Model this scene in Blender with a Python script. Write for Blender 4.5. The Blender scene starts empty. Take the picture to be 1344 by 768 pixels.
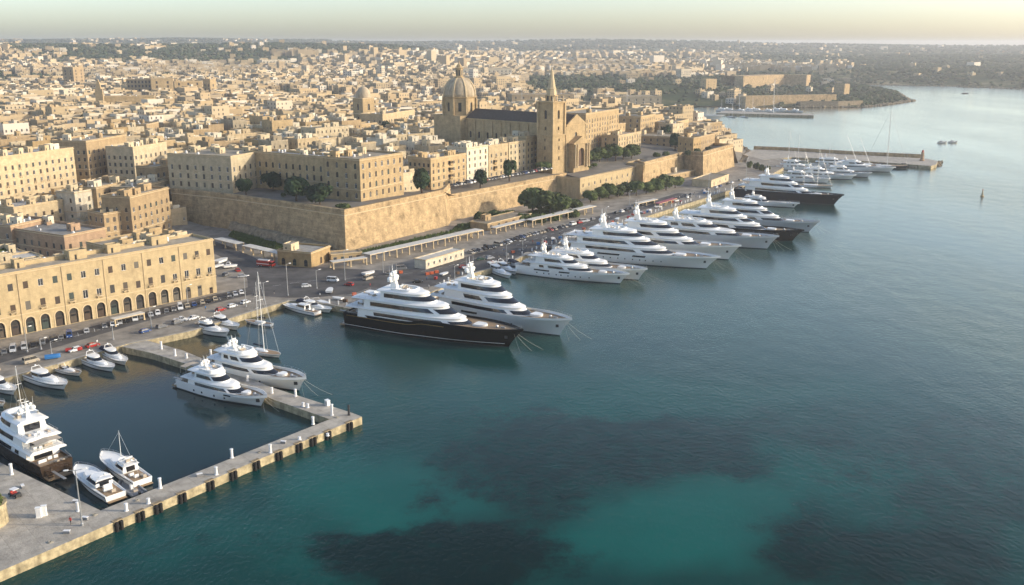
import bpy, bmesh, math, random
from mathutils import Vector, Matrix, geometry, noise
R = math.radians
sc = bpy.context.scene
col = sc.collection
# ------------------------------------------------------------------ camera
CAM_H, FPX, HZ = 100.0, 1250.0, 56.0          # height, focal length in photo pixels, horizon row
PITCH = math.atan((384 - HZ) / FPX)
SP, CP = math.sin(PITCH), math.cos(PITCH)
cam_d = bpy.data.cameras.new('camera')
cam_d.sensor_width = 36.0
cam_d.lens = 36.0 * FPX / 1344.0
cam_d.clip_start = 1.0
cam_d.clip_end = 60000
cam = bpy.data.objects.new('camera', cam_d)
cam.location = (0, 0, CAM_H)
cam.rotation_euler = (math.pi / 2 - PITCH, 0, 0)
col.objects.link(cam)
sc.camera = cam
# ------------------------------------------------------------------ light
SUN_EL, SUN_AZ = 18.0, 92.0                   # azimuth clockwise from +Y
w = bpy.data.worlds.new('World')
sc.world = w
w.use_nodes = True
nt = w.node_tree
bg = nt.nodes['Background']
sky = nt.nodes.new('ShaderNodeTexSky')
sky.sky_type = 'NISHITA'
sky.sun_disc = False
sky.sun_elevation = R(SUN_EL)
sky.sun_rotation = R(SUN_AZ)
sky.altitude = 50
sky.air_density = 0.75
sky.dust_density = 1.6
sky.ozone_density = 0.9
nt.links.new(sky.outputs[0], bg.inputs[0])
bg.inputs[1].default_value = 0.15
sd = bpy.data.lights.new('sun', 'SUN')
sd.energy = 2.15
sd.angle = R(0.6)
sd.color = (1.0, 0.90, 0.74)
sun = bpy.data.objects.new('sun', sd)
to_sun = Vector((math.sin(R(SUN_AZ)) * math.cos(R(SUN_EL)), math.cos(R(SUN_AZ)) * math.cos(R(SUN_EL)), math.sin(R(SUN_EL))))
sun.rotation_euler = to_sun.to_track_quat('Z', 'Y').to_euler()
sun.location = (800, -100, 300)
col.objects.link(sun)
vs = sc.view_settings
vs.view_transform = 'Standard'
vs.look = 'None'
vs.exposure = 0.95
vs.gamma = 1.0
vs.use_curve_mapping = False
cy = sc.cycles
cy.max_bounces = 5
cy.diffuse_bounces = 3
cy.glossy_bounces = 3
cy.transmission_bounces = 2
cy.volume_bounces = 0
cy.caustics_reflective = False
cy.caustics_refractive = False
cy.use_denoising = True
HAZE = 0.00012

# ------------------------------------------------------------------ helpers
def at(px, py, z=0.0):
    """ground point of height z seen at a photo pixel (survey of the place)"""
    v = (py - 384) / FPX
    d = (CAM_H - z) / (SP + v * CP)
    return Vector(((px - 672) / FPX * d, d * (CP - v * SP), z))

def proj(p):
    d = p[1] * CP + (CAM_H - p[2]) * SP
    if d < 1: return (-9999, -9999)
    return (672 + FPX * p[0] / d, 384 + FPX * ((CAM_H - p[2]) * CP - p[1] * SP) / d)

def z_at(P, py):
    v = (py - 384) / FPX
    return CAM_H - P[1] * (SP + v * CP) / (CP - v * SP)

def lerp(a, b, t): return a + (b - a) * t
def sstep(t):
    t = max(0.0, min(1.0, t)); return t * t * (3 - 2 * t)

class MB:
    def __init__(s):
        s.v = []; s.f = []; s.m = []
    def quad(s, a, b, c, d, m=0):
        n = len(s.v); s.v += [a, b, c, d]; s.f.append((n, n + 1, n + 2, n + 3)); s.m.append(m)
    def poly(s, pts, m=0):
        n = len(s.v); s.v += list(pts); s.f.append(tuple(range(n, n + len(pts)))); s.m.append(m)
    def prism(s, pts, z0, z1, m=0, mt=None, bottom=False, taper=None):
        """pts: CCW list of (x,y)"""
        n = len(s.v); k = len(pts)
        top = taper or pts
        s.v += [(p[0], p[1], z0) for p in pts] + [(p[0], p[1], z1) for p in top]
        for i in range(k):
            j = (i + 1) % k
            s.f.append((n + i, n + j, n + k + j, n + k + i)); s.m.append(m)
        s.f.append(tuple(n + k + i for i in range(k))); s.m.append(m if mt is None else mt)
        if bottom:
            s.f.append(tuple(n + i for i in reversed(range(k)))); s.m.append(m)
    def box(s, x, y, z, sx, sy, sz, rot=0, m=0, mt=None, bottom=True):
        """centre x,y; base z"""
        c, q = math.cos(rot), math.sin(rot)
        pts = []
        for a, b in ((-1, -1), (1, -1), (1, 1), (-1, 1)):
            u, v = a * sx / 2, b * sy / 2
            pts.append((x + u * c - v * q, y + u * q + v * c))
        s.prism(pts, z, z + sz, m, mt, bottom)
    def rings(s, rs, m=0, close=True, cap0=False, cap1=False, mf=None):
        n = len(s.v); k = len(rs[0])
        for r in rs: s.v += [tuple(p) for p in r]
        for i in range(len(rs) - 1):
            for j in range(k if close else k - 1):
                a = n + i * k + j; b = n + i * k + (j + 1) % k
                s.f.append((a, b, b + k, a + k)); s.m.append(mf(i, j) if mf else m)
        if cap0: s.f.append(tuple(n + j for j in reversed(range(k)))); s.m.append(m)
        if cap1:
            q = n + (len(rs) - 1) * k
            s.f.append(tuple(q + j for j in range(k))); s.m.append(m)
    def lathe(s, x, y, prof, n=12, m=0, rot=0.0, caps=True):
        rs = [[(x + r * math.cos(rot + 2 * math.pi * i / n), y + r * math.sin(rot + 2 * math.pi * i / n), z) for i in range(n)] for r, z in prof]
        s.rings(rs, m, True, caps, caps)
    def tube(s, a, b, r0, r1=None, n=6, m=0):
        a = Vector(a); b = Vector(b); r1 = r0 if r1 is None else r1
        d = (b - a)
        if d.length < 1e-6: return
        d.normalize()
        u = d.cross(Vector((0, 0, 1)) if abs(d.z) < .95 else Vector((1, 0, 0))).normalized(); v = d.cross(u)
        rs = []
        for c, r in ((a, r0), (b, r1)):
            rs.append([tuple(c + (u * math.cos(2 * math.pi * i / n) + v * math.sin(2 * math.pi * i / n)) * r) for i in reversed(range(n))])
        s.rings(rs, m, True, True, True)
    def sphere(s, x, y, z, r, rz=None, n=10, k=6, m=0):
        rz = rz or r
        rs = []
        for i in range(k + 1):
            a = -math.pi / 2 + math.pi * i / k
            rr = max(r * math.cos(a), 0.01 * r)
            rs.append([(x + rr * math.cos(2 * math.pi * j / n), y + rr * math.sin(2 * math.pi * j / n), z + rz * math.sin(a)) for j in range(n)])
        s.rings(rs, m)
    def mesh(s, name, mats, smooth=False):
        me = bpy.data.meshes.new(name)
        me.from_pydata(s.v, [], s.f)
        for mt in (mats if isinstance(mats, (list, tuple)) else [mats]): me.materials.append(mt)
        if any(s.m): me.polygons.foreach_set('material_index', s.m)
        if smooth:
            me.polygons.foreach_set('use_smooth', [True] * len(me.polygons))
        me.update()
        return me
    def build(s, name, mats, parent=None, smooth=False, loc=None):
        return link(name, s.mesh(name, mats, smooth), parent, loc)

def link(name, me, parent=None, loc=None, rz=0.0):
    o = bpy.data.objects.new(name, me)
    col.objects.link(o)
    if parent is not None: o.parent = parent
    if loc is not None: o.location = loc
    if rz: o.rotation_euler = (0, 0, rz)
    return o

USED = {}
def tag(o, label, cat, group=None):
    o['label'] = label; o['category'] = cat
    if group: o['group'] = group
    USED.setdefault(label, []).append(o)
    return o
def kind(o, k): o['kind'] = k; return o
def thing(name, label, cat, loc=(0, 0, 0), rz=0.0, group=None):
    o = bpy.data.objects.new(name, None)
    o.empty_display_size = 1
    col.objects.link(o)
    o.location = loc; o.rotation_euler = (0, 0, rz)
    return tag(o, label, cat, group)
def copy_thing(root, loc, rz, label, group=None):
    r = root.copy(); col.objects.link(r)
    r.location = loc; r.rotation_euler = (0, 0, rz)
    r['label'] = label
    if group: r['group'] = group
    USED.setdefault(label, []).append(r)
    for ch in list(root.children):
        c = ch.copy(); col.objects.link(c); c.parent = r
        for g in list(ch.children):
            e = g.copy(); col.objects.link(e); e.parent = c
    return r

# ------------------------------------------------------------------ materials
def mat(name, color, rough=0.8, spec=0.3, metal=0.0, var=0.0, nscale=0.3, bump=0.0, bscale=2.0, stains=0.0, objvar=0.0, island=False, ramp=None, stretch=(1, 1, 1), course=0.0, patch=0.0, slabs=0.0):
    m = bpy.data.materials.new(name); m.use_nodes = True
    nt = m.node_tree; N = nt.nodes; L = nt.links
    b = N['Principled BSDF']
    b.inputs['Roughness'].default_value = rough
    b.inputs['Specular IOR Level'].default_value = spec
    b.inputs['Metallic'].default_value = metal
    rgb = N.new('ShaderNodeRGB'); rgb.outputs[0].default_value = (*color, 1)
    cur = rgb.outputs[0]
    tc = N.new('ShaderNodeTexCoord')
    mp = N.new('ShaderNodeMapping'); mp.inputs['Scale'].default_value = stretch
    L.new(tc.outputs['Object'], mp.inputs[0])
    def mul(cur, fac_socket, lo, hi, flo=0.3, fhi=0.7):
        mr = N.new('ShaderNodeMapRange'); mr.inputs[1].default_value = flo; mr.inputs[2].default_value = fhi
        mr.inputs[3].default_value = lo; mr.inputs[4].default_value = hi
        L.new(fac_socket, mr.inputs[0])
        mx = N.new('ShaderNodeVectorMath'); mx.operation = 'SCALE'
        L.new(cur, mx.inputs[0]); L.new(mr.outputs[0], mx.inputs['Scale'])
        return mx.outputs[0]
    if ramp:
        src = N.new('ShaderNodeNewGeometry').outputs['Random Per Island'] if island else N.new('ShaderNodeObjectInfo').outputs['Random']
        cr = N.new('ShaderNodeValToRGB'); cr.color_ramp.interpolation = 'CONSTANT'
        els = cr.color_ramp.elements
        for i, c in enumerate(ramp):
            e = els[i] if i < 2 else els.new(i / len(ramp))
            e.position = i / len(ramp); e.color = (*c, 1)
        L.new(src, cr.inputs[0]); cur = cr.outputs[0]
    if objvar:
        oi = N.new('ShaderNodeObjectInfo')
        cur = mul(cur, oi.outputs['Random'], 1 - objvar, 1 + objvar, 0, 1)
    if var:
        nz = N.new('ShaderNodeTexNoise'); nz.inputs['Scale'].default_value = nscale; nz.inputs['Detail'].default_value = 6
        nz.inputs['Roughness'].default_value = .65
        L.new(mp.outputs[0], nz.inputs['Vector'])
        cur = mul(cur, nz.outputs[0], 1 - var, 1 + var)
    if stains:
        mp2 = N.new('ShaderNodeMapping'); mp2.inputs['Scale'].default_value = (.5, .5, .09)
        L.new(tc.outputs['Object'], mp2.inputs[0])
        n2 = N.new('ShaderNodeTexNoise'); n2.inputs['Scale'].default_value = 1.0; n2.inputs['Detail'].default_value = 4
        L.new(mp2.outputs[0], n2.inputs['Vector'])
        cur = mul(cur, n2.outputs[0], 1 - stains, 1.0, .38, .55)
    hgt = None
    if course or slabs:
        # masonry blocks (walls) or poured slabs with joints (quays)
        sx = N.new('ShaderNodeSeparateXYZ'); L.new(tc.outputs['Object'], sx.inputs[0])
        cb = N.new('ShaderNodeCombineXYZ')
        bt_ = N.new('ShaderNodeTexBrick')
        if course:
            ad = N.new('ShaderNodeMath'); ad.operation = 'ADD'; L.new(sx.outputs[0], ad.inputs[0]); L.new(sx.outputs[1], ad.inputs[1])
            L.new(ad.outputs[0], cb.inputs[0]); L.new(sx.outputs[2], cb.inputs[1])
            bt_.inputs['Brick Width'].default_value = 1.5; bt_.inputs['Row Height'].default_value = .62; bt_.inputs['Mortar Size'].default_value = .035
            k = course
        else:
            mr_ = N.new('ShaderNodeMapping'); mr_.inputs['Rotation'].default_value = (0, 0, R(-42)); L.new(tc.outputs['Object'], mr_.inputs[0])
            cb = mr_; bt_.offset = 0.0
            bt_.inputs['Brick Width'].default_value = 5.0; bt_.inputs['Row Height'].default_value = 5.0; bt_.inputs['Mortar Size'].default_value = .06
            k = slabs
        L.new(cb.outputs[0], bt_.inputs['Vector'])
        bt_.inputs['Scale'].default_value = 1.0
        bt_.inputs['Color1'].default_value = (1 - k, 1 - k, 1 - k, 1); bt_.inputs['Color2'].default_value = (1 + k * .5, 1 + k * .5, 1 + k * .5, 1)
        bt_.inputs['Mortar'].default_value = (1 - 2.2 * k, 1 - 2.2 * k, 1 - 2.2 * k, 1)
        mx = N.new('ShaderNodeVectorMath'); mx.operation = 'MULTIPLY'; L.new(cur, mx.inputs[0]); L.new(bt_.outputs[0], mx.inputs[1]); cur = mx.outputs[0]
    if patch:
        n3 = N.new('ShaderNodeTexNoise'); n3.inputs['Scale'].default_value = .11; n3.inputs['Detail'].default_value = 8; n3.inputs['Roughness'].default_value = .72
        L.new(tc.outputs['Object'], n3.inputs['Vector'])
        cur = mul(cur, n3.outputs[0], 1.0, 1 - patch, .54, .64)
    L.new(cur, b.inputs['Base Color'])
    if bump:
        nb = N.new('ShaderNodeTexNoise'); nb.inputs['Scale'].default_value = bscale; nb.inputs['Detail'].default_value = 5
        L.new(mp.outputs[0], nb.inputs['Vector'])
        bp = N.new('ShaderNodeBump'); bp.inputs['Strength'].default_value = bump; bp.inputs['Distance'].default_value = 0.3
        L.new(nb.outputs[0], bp.inputs['Height']); L.new(bp.outputs[0], b.inputs['Normal'])
    return m

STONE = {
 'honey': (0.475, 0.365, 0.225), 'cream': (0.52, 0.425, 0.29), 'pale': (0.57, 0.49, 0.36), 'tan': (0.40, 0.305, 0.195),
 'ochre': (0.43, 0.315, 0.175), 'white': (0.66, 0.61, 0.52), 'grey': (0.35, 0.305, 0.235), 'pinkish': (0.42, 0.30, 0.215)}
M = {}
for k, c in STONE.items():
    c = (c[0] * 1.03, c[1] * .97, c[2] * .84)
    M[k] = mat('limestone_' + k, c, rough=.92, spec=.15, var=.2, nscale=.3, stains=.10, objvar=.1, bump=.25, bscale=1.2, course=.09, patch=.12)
M['rampart'] = mat('rampart_stone', (0.49, 0.35, 0.19), rough=.95, spec=.1, var=.3, nscale=.28, stains=.13, bump=.6, bscale=.8, course=.18, patch=.42)
M['rubble'] = mat('rough_rubble_stone', (0.30, 0.235, 0.15), rough=.95, spec=.1, var=.5, nscale=.5, bump=.9, bscale=.7)
M['facade'] = mat('facade_yellow_stone', (0.49, 0.375, 0.21), rough=.9, spec=.15, var=.16, nscale=.35, stains=.10, bump=.2, bscale=1.0, course=.05, patch=.14)
M['trim'] = mat('pale_stone_trim', (0.58, 0.45, 0.27), rough=.9, spec=.15, var=.14, nscale=.6)
M['roof_beige'] = mat('roof_beige_screed', (0.33, 0.28, 0.205), rough=.95, spec=.1, var=.3, nscale=.3, objvar=.2)
M['roof_grey'] = mat('roof_grey_membrane', (0.27, 0.255, 0.225), rough=.95, spec=.1, var=.3, nscale=.4, objvar=.2)
M['roof_white'] = mat('roof_whitewash', (0.55, 0.51, 0.44), rough=.9, spec=.15, var=.2, nscale=.5, objvar=.1)
M['slate'] = mat('slate_roof', (0.085, 0.068, 0.055), rough=.9, spec=.08, var=.25, nscale=.6, stretch=(1, 1, 1))
M['dome'] = mat('dome_stone', (0.46, 0.37, 0.25), rough=.9, spec=.15, var=.22, nscale=.35, stains=.2, bump=.2)
M['dark'] = mat('window_dark', (0.028, 0.026, 0.024), rough=.35, spec=.5, objvar=.3)
M['glass'] = mat('window_glass', (0.025, 0.026, 0.028), rough=.18, spec=.35, objvar=.4)
M['shutter'] = mat('shutter_paint', (.1, .1, .1), rough=.6, ramp=[(.07, .045, .028), (.09, .07, .05), (.045, .06, .05), (.13, .115, .09), (.06, .042, .03), (.05, .045, .04)])
M['wood'] = mat('brown_wood', (0.10, 0.055, 0.028), rough=.6, var=.2, nscale=2)
M['whitepaint'] = mat('white_paint', (0.78, 0.76, 0.72), rough=.5, var=.06, nscale=1)
M['metal'] = mat('galvanised_metal', (0.42, 0.42, 0.41), rough=.45, metal=.6, var=.1)
M['darkmetal'] = mat('dark_metal', (0.05, 0.05, 0.05), rough=.5, metal=.3)
M['asphalt'] = mat('asphalt', (0.10, 0.093, 0.085), rough=.9, spec=.2, var=.4, nscale=.12, bump=.1, bscale=6, patch=.3)
M['paving'] = mat('quay_paving', (0.285, 0.25, 0.20), rough=.9, spec=.2, var=.35, nscale=.16, bump=.2, bscale=3, slabs=.07, patch=.25)
M['concrete'] = mat('pier_concrete', (0.42, 0.375, 0.305), rough=.9, spec=.2, var=.25, nscale=.35, bump=.3, bscale=2, slabs=.11, patch=.28)
M['quayface'] = mat('quay_face_stone', (0.43, 0.355, 0.215), rough=.9, spec=.2, var=.4, nscale=.7, stains=.35, bump=.5, bscale=1.5)
M['line'] = mat('road_line_paint', (0.62, 0.60, 0.55), rough=.7, var=.2, nscale=2)
M['earth'] = mat('dry_earth', (0.27, 0.205, 0.125), rough=1, spec=.05, var=.4, nscale=.25, bump=.3)
M['foliage'] = mat('foliage', (0.078, 0.10, 0.028), rough=.75, spec=.2, var=.5, nscale=1.2, objvar=.4)
M['foliage2'] = mat('foliage_dark', (0.030, 0.052, 0.020), rough=.75, spec=.2, var=.45, nscale=.7, objvar=.25)
M['grass'] = mat('grass_blades', (0.085, 0.115, 0.03), rough=.8, spec=.15, var=.45, nscale=.4)
M['bark'] = mat('bark', (0.10, 0.07, 0.045), rough=.95, var=.3, nscale=3)
M['gel'] = mat('yacht_white_gelcoat', (0.87, 0.85, 0.79), rough=.22, spec=.5, var=.03, nscale=.2)
M['gelwarm'] = mat('yacht_ivory_gelcoat', (0.80, 0.78, 0.72), rough=.25, spec=.5, var=.03, nscale=.2)
M['hullgrey'] = mat('yacht_silver_grey_paint', (0.62, 0.62, 0.60), rough=.25, spec=.5, var=.04, nscale=.2)
M['hullblack'] = mat('yacht_black_paint', (0.004, 0.0045, 0.005), rough=.1, spec=.16)
M['hullnavy'] = mat('yacht_navy_paint', (0.006, 0.009, 0.016), rough=.12, spec=.2)
M['hullbrown'] = mat('yacht_brown_paint', (0.05, 0.032, 0.02), rough=.2, spec=.5)
M['yglass'] = mat('yacht_tinted_glass', (0.012, 0.013, 0.016), rough=.06, spec=.7)
M['teak'] = mat('teak_deck', (0.33, 0.225, 0.13), rough=.7, spec=.2, var=.2, nscale=1.2, stretch=(.3, 3, 1))
M['antifoul'] = mat('antifouling_dark', (0.015, 0.018, 0.022), rough=.5)
M['gold'] = mat('gold_stripe', (0.45, 0.28, 0.08), rough=.35, metal=.4)
M['cushion'] = mat('beige_cushion', (0.45, 0.38, 0.29), rough=.9, var=.15, nscale=2)
M['rope'] = mat('mooring_rope', (0.42, 0.38, 0.30), rough=.9)
M['rubber'] = mat('black_rubber', (0.018, 0.016, 0.014), rough=.8, var=.3, nscale=3)
M['ribgrey'] = mat('grey_hypalon', (0.22, 0.22, 0.22), rough=.7)
M['canvas'] = mat('navy_canvas', (0.02, 0.025, 0.045), rough=.9)
M['red'] = mat('red_paint', (0.38, 0.03, 0.02), rough=.35, spec=.5)
M['orange'] = mat('orange_plastic', (0.50, 0.11, 0.04), rough=.5)
M['blue'] = mat('blue_tarpaulin', (0.03, 0.15, 0.36), rough=.6)
M['awning'] = mat('pale_canopy_sheet', (0.60, 0.565, 0.49), rough=.8, var=.12, nscale=.6)
CARC = {'white': (.72, .72, .70), 'silver': (.42, .43, .44), 'grey': (.15, .155, .16), 'black': (.02, .02, .022), 'red': (.36, .02, .015), 'blue': (.03, .07, .20), 'beige': (.42, .36, .27), 'dark green': (.02, .06, .035)}
for k, c in CARC.items(): M['car_' + k] = mat('car_paint_' + k.replace(' ', '_'), c, rough=.25, spec=.6)
M['tyre'] = mat('tyre_rubber', (.02, .02, .02), rough=.85)
# ================================================================== terrain
def seg_dist(px, py, a, b):
    ax, ay = a[0], a[1]; bx, by = b[0], b[1]
    dx, dy = bx - ax, by - ay
    L = dx * dx + dy * dy
    t = 0 if L == 0 else max(0, min(1, ((px - ax) * dx + (py - ay) * dy) / L))
    return math.hypot(px - ax - t * dx, py - ay - t * dy)
def inside(px, py, poly):
    c = False; n = len(poly); j = n - 1
    for i in range(n):
        yi, yj = poly[i][1], poly[j][1]
        if (yi > py) != (yj > py) and px < (poly[j][0] - poly[i][0]) * (py - yi) / (yj - yi) + poly[i][0]: c = not c
        j = i
    return c
def cdt(poly, pts):
    vs2 = [Vector((p[0], p[1])) for p in poly] + [Vector((p[0], p[1])) for p in pts]
    n = len(poly)
    r = geometry.delaunay_2d_cdt(vs2, [], [list(range(n))], 1, 1e-4)
    return r[0], r[2]

# tops of the ramparts, measured along the wall chain (base at z 3-5)
W_a = at(225, 250, 20); W_b = at(303, 258, 20); W_c = at(452, 279, 21); W_d = at(583, 252, 21)
W_e = at(597, 257, 16); W_f = at(744, 229, 16); W_g = at(761, 234, 16); W_h = at(833, 219, 16)
W_h2 = at(834, 212, 17); W_i = at(845, 215, 18); W_j = at(898, 201, 18); W_k = at(923, 202, 19.5); W_l = at(962, 191, 19.5)
coast_city = [(190, 800), (222, 900), (232, 1050), (190, 1130), (60, 1160), (-80, 1180), (-120, 1330), (-60, 1440)]
coast_far = [at(x, y) for x, y in ((700, 146), (760, 143), (850, 141), (950, 140), (1048, 141), (1133, 141), (1163, 138), (1195, 133), (1177, 122), (1140, 115), (1119, 111), (1160, 111.5), (1240, 113), (1344, 117), (1500, 121), (1700, 126))]
upland = [(-760, 690, 18), at(0, 215, 18), at(200, 225, 20), W_a, W_b, W_c, W_d, W_e, W_f, W_g, W_h, W_h2, W_i, W_j, W_k, W_l]
upland = [tuple(p) for p in upland] + [(x, y, 1) for x, y in coast_city] + [(p.x, p.y, 1) for p in coast_far]
upland += [(5500, 1500, 1), (9500, 4000, 5), (9500, 13500, 5), (-9500, 13500, 5), (-9500, 5000, 20), (-3000, 1500, 20)]
ctrl = [(-760, 690, 18), at(0, 215, 18), at(200, 225, 20), W_a, W_b, W_c, W_d, W_e, W_f, W_g, W_h, W_h2, W_i, W_j, W_k, W_l,
        at(474, 265, 21), at(306, 257, 21), at(566, 250, 17), at(704, 223, 17.5), at(725, 222, 20), at(768, 199, 21), at(840, 181, 21), (-60, 700, 24), (-200, 760, 25), (60, 800, 24), (-300, 900, 27), (0, 950, 26), (120, 900, 21), (-400, 1200, 30), (-700, 1000, 28)]
ctrl = [tuple(p) for p in ctrl]
coastline = [upland[15]] + [(x, y) for x, y in coast_city] + [(p.x, p.y) for p in coast_far] + [(5500, 1500)]

def idw(x, y):
    s = ws = 0.0
    for cx, cyy, cz in ctrl:
        d2 = (x - cx) ** 2 + (y - cyy) ** 2 + 4
        wgt = 1 / (d2 * d2) ** .75
        s += wgt * cz; ws += wgt
    s += 24 * 1e-9; ws += 1e-9
    return s / ws
def far_h(x, y):
    r = math.hypot(x, y); az = math.degrees(math.atan2(x, y))
    base = 25 + 3 * noise.noise(Vector((x / 300, y / 300, 0)))
    h = base + 22 * sstep((r - 2000) / 2200) + 64 * sstep((r - 4000) / 2700)
    # ridge on the left with villages on it
    if az < 2:
        lf = sstep((2 - az) / 10)
        h += lf * (50 * math.exp(-((r - 3300) / 900) ** 2))
        h += lf * 4 * sstep((r - 4500) / 2000)
    # lower, rolling land on the right
    rt = sstep((az - 8) / 9)
    h2 = 6 + 20 * sstep((r - 1950) / 700) + 20 * sstep((r - 2900) / 1500) + 50 * sstep((r - 4500) / 2300) * (1 - .45 * sstep((az - 14) / 14))
    h = lerp(h, h2, rt)
    h += 7 * noise.noise(Vector((x / 620, y / 620, 3.1))) * sstep((r - 1900) / 1200)
    h += 13 * noise.noise(Vector((x / 1300, y / 2200, 8.8))) * sstep((r - 3800) / 1500)
    # beyond the ridge the ground falls away to sea level
    h = lerp(h, -4, sstep((r - 7600) / 2500))
    return h
def ground_h(x, y):
    near = idw(x, y)
    fh = far_h(x, y)
    t = sstep((y - 1000) / 450)
    h = lerp(near, fh, t)
    dc = min(seg_dist(x, y, coastline[i], coastline[i + 1]) for i in range(len(coastline) - 1))
    if y > 1200: cap = 1.0 + dc * .12
    else: cap = 2.0 + dc * .35
    return min(h, cap)
pts = []
rng = random.Random(5)
r = 480.0
while r < 12500:
    n = 90 if r < 5000 else 60
    for i in range(n):
        a = R(lerp(-52, 48, (i + rng.random() * .6) / n))
        rr = r * (1 + rng.random() * .03)
        x, y = rr * math.sin(a), rr * math.cos(a)
        if inside(x, y, upland) and min(seg_dist(x, y, upland[k], upland[(k + 1) % len(upland)]) for k in range(len(upland))) > 4 + r * .004:
            pts.append((x, y))
    r *= 1.045
V2, F2 = cdt(upland, pts)
mb = MB()
ub = {(round(p[0], 2), round(p[1], 2)): p[2] for p in upland}
for v in V2:
    z = ub.get((round(v.x, 2), round(v.y, 2)))
    mb.v.append((v.x, v.y, z if z is not None else ground_h(v.x, v.y)))
for f in F2: mb.f.append(tuple(f)); mb.m.append(0)
# terrain material: scrub green, dry grass and bare limestone in patches
def terrain_mat():
    m = bpy.data.materials.new('terrain_scrub'); m.use_nodes = True
    N = m.node_tree.nodes; L = m.node_tree.links; b = N['Principled BSDF']
    b.inputs['Roughness'].default_value = 1; b.inputs['Specular IOR Level'].default_value = .05
    tc = N.new('ShaderNodeTexCoord')
    n1 = N.new('ShaderNodeTexNoise'); n1.inputs['Scale'].default_value = .006; n1.inputs['Detail'].default_value = 9; n1.inputs['Roughness'].default_value = .7
    L.new(tc.outputs['Object'], n1.inputs['Vector'])
    cr = N.new('ShaderNodeValToRGB'); e = cr.color_ramp.elements
    e[0].position = .36; e[0].color = (.035, .05, .022, 1)
    e[1].position = .66; e[1].color = (.33, .26, .15, 1)
    k = e.new(.48); k.color = (.06, .075, .03, 1)
    k = e.new(.56); k.color = (.16, .145, .07, 1)
    L.new(n1.outputs[0], cr.inputs[0]); L.new(cr.outputs[0], b.inputs['Base Color'])
    return m
M['terrain'] = terrain_mat()
# paved town ground near, scrub land far: two materials on one sheet
for i, f in enumerate(mb.f):
    cxm = sum(mb.v[k][0] for k in f) / 3; cym = sum(mb.v[k][1] for k in f) / 3
    mb.m[i] = 1 if cym < 1350 and cxm < 230 else 0
M['street'] = mat('street_paving', (.17, .15, .12), rough=.95, var=.3, nscale=.1)
kind(mb.build('upper_ground', [M['terrain'], M['street']]), 'structure')

# ---- lower ground and quay
QZ = 2.2
quay_px = [(-150, 541), (0, 499), (62, 482), (108, 469), (167, 452), (198, 446), (255, 434), (325, 411), (380, 395), (427, 399), (462, 406), (540, 392), (577, 380), (602, 365), (667, 346), (690, 335)]
quay_edge = [at(x, y, QZ) for x, y in quay_px] + [Vector((40, 492, QZ)), Vector((150, 649, QZ))] + [at(x, y, QZ) for x, y in ((998, 236), (1018, 226), (1034, 217), (1040, 212))]
quay_back = [at(985, 197.5, QZ), Vector((196, 800, QZ)), Vector((120, 900, QZ)), Vector((-420, 720, QZ)), Vector((-900, 700, QZ)), Vector((-560, 250, QZ))]
lowpoly = [tuple(p) for p in quay_edge + quay_back]
def low_h(x, y):
    t = sstep((y - 425) / 215) * sstep((-165 - x) / 45)
    return QZ + .3 * sstep((y - 420) / 60) + 15 * t
pts = []
for i in range(-70, 22):
    for j in range(24, 76):
        x, y = i * 10 + rng.random() * 2, j * 12 + rng.random() * 2
        if inside(x, y, lowpoly) and min(seg_dist(x, y, lowpoly[k], lowpoly[(k + 1) % len(lowpoly)]) for k in range(len(lowpoly))) > 4:
            pts.append((x, y))
V2, F2 = cdt(lowpoly, pts)
mb = MB()
for v in V2: mb.v.append((v.x, v.y, low_h(v.x, v.y)))
for f in F2: mb.f.append(tuple(f)); mb.m.append(0)
kind(mb.build('quay_ground', [M['paving']]), 'structure')
def strip_wall(pl, w_in, z0, z1, name, m, mt, kindv='structure', batter=0.0):
    """kerb-like wall following a polyline, its outer face on the line, w_in to the left of travel"""
    mb = MB(); n = len(pl); out = []
    for i in range(n):
        a = pl[max(i - 1, 0)]; b = pl[min(i + 1, n - 1)]
        d = Vector((b[0] - a[0], b[1] - a[1], 0)).normalized(); nn = Vector((-d.y, d.x, 0))
        p = Vector((pl[i][0], pl[i][1], 0)); q = p + nn * w_in; o = p - nn * batter
        out.append([(o.x, o.y, z0), (p.x, p.y, z1 if not isinstance(z1, list) else z1[i]), (q.x, q.y, z1 if not isinstance(z1, list) else z1[i]), (q.x, q.y, z0)])
    mb.rings(out, 0, False, True, True, mf=lambda i, j: 1 if j == 1 else 0)
    o = mb.build(name, [m, mt]); 
    return kind(o, kindv) if kindv else o
strip_wall(quay_edge, 1.2, -4, QZ + .12, 'quay_edge_wall', M['quayface'], M['concrete'])
# platform, outer mole and jetty
def slab(name, px, z=QZ, inner=None):
    pts = [at(x, y, z) for x, y in px]
    area = sum(pts[i].x * pts[(i + 1) % len(pts)].y - pts[(i + 1) % len(pts)].x * pts[i].y for i in range(len(pts)))
    if area < 0: pts.reverse()
    mb = MB(); mb.prism([(p.x, p.y) for p in pts], -4, z, 0, 1)
    return kind(mb.build(name, [M['quayface'], M['concrete']]), 'structure')
slab('mole', [(-140, 800), (0, 750), (139, 690), (340, 603), (475, 547), (461, 541.5), (436, 549), (280, 611), (132, 670), (0, 607), (-140, 545)])
slab('pier', [(160, 455), (200, 463.5), (260, 482.5), (359, 524.5), (432, 550), (461, 541.5), (357, 508.5), (240, 460), (190, 446)], z=QZ - .02)
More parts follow.
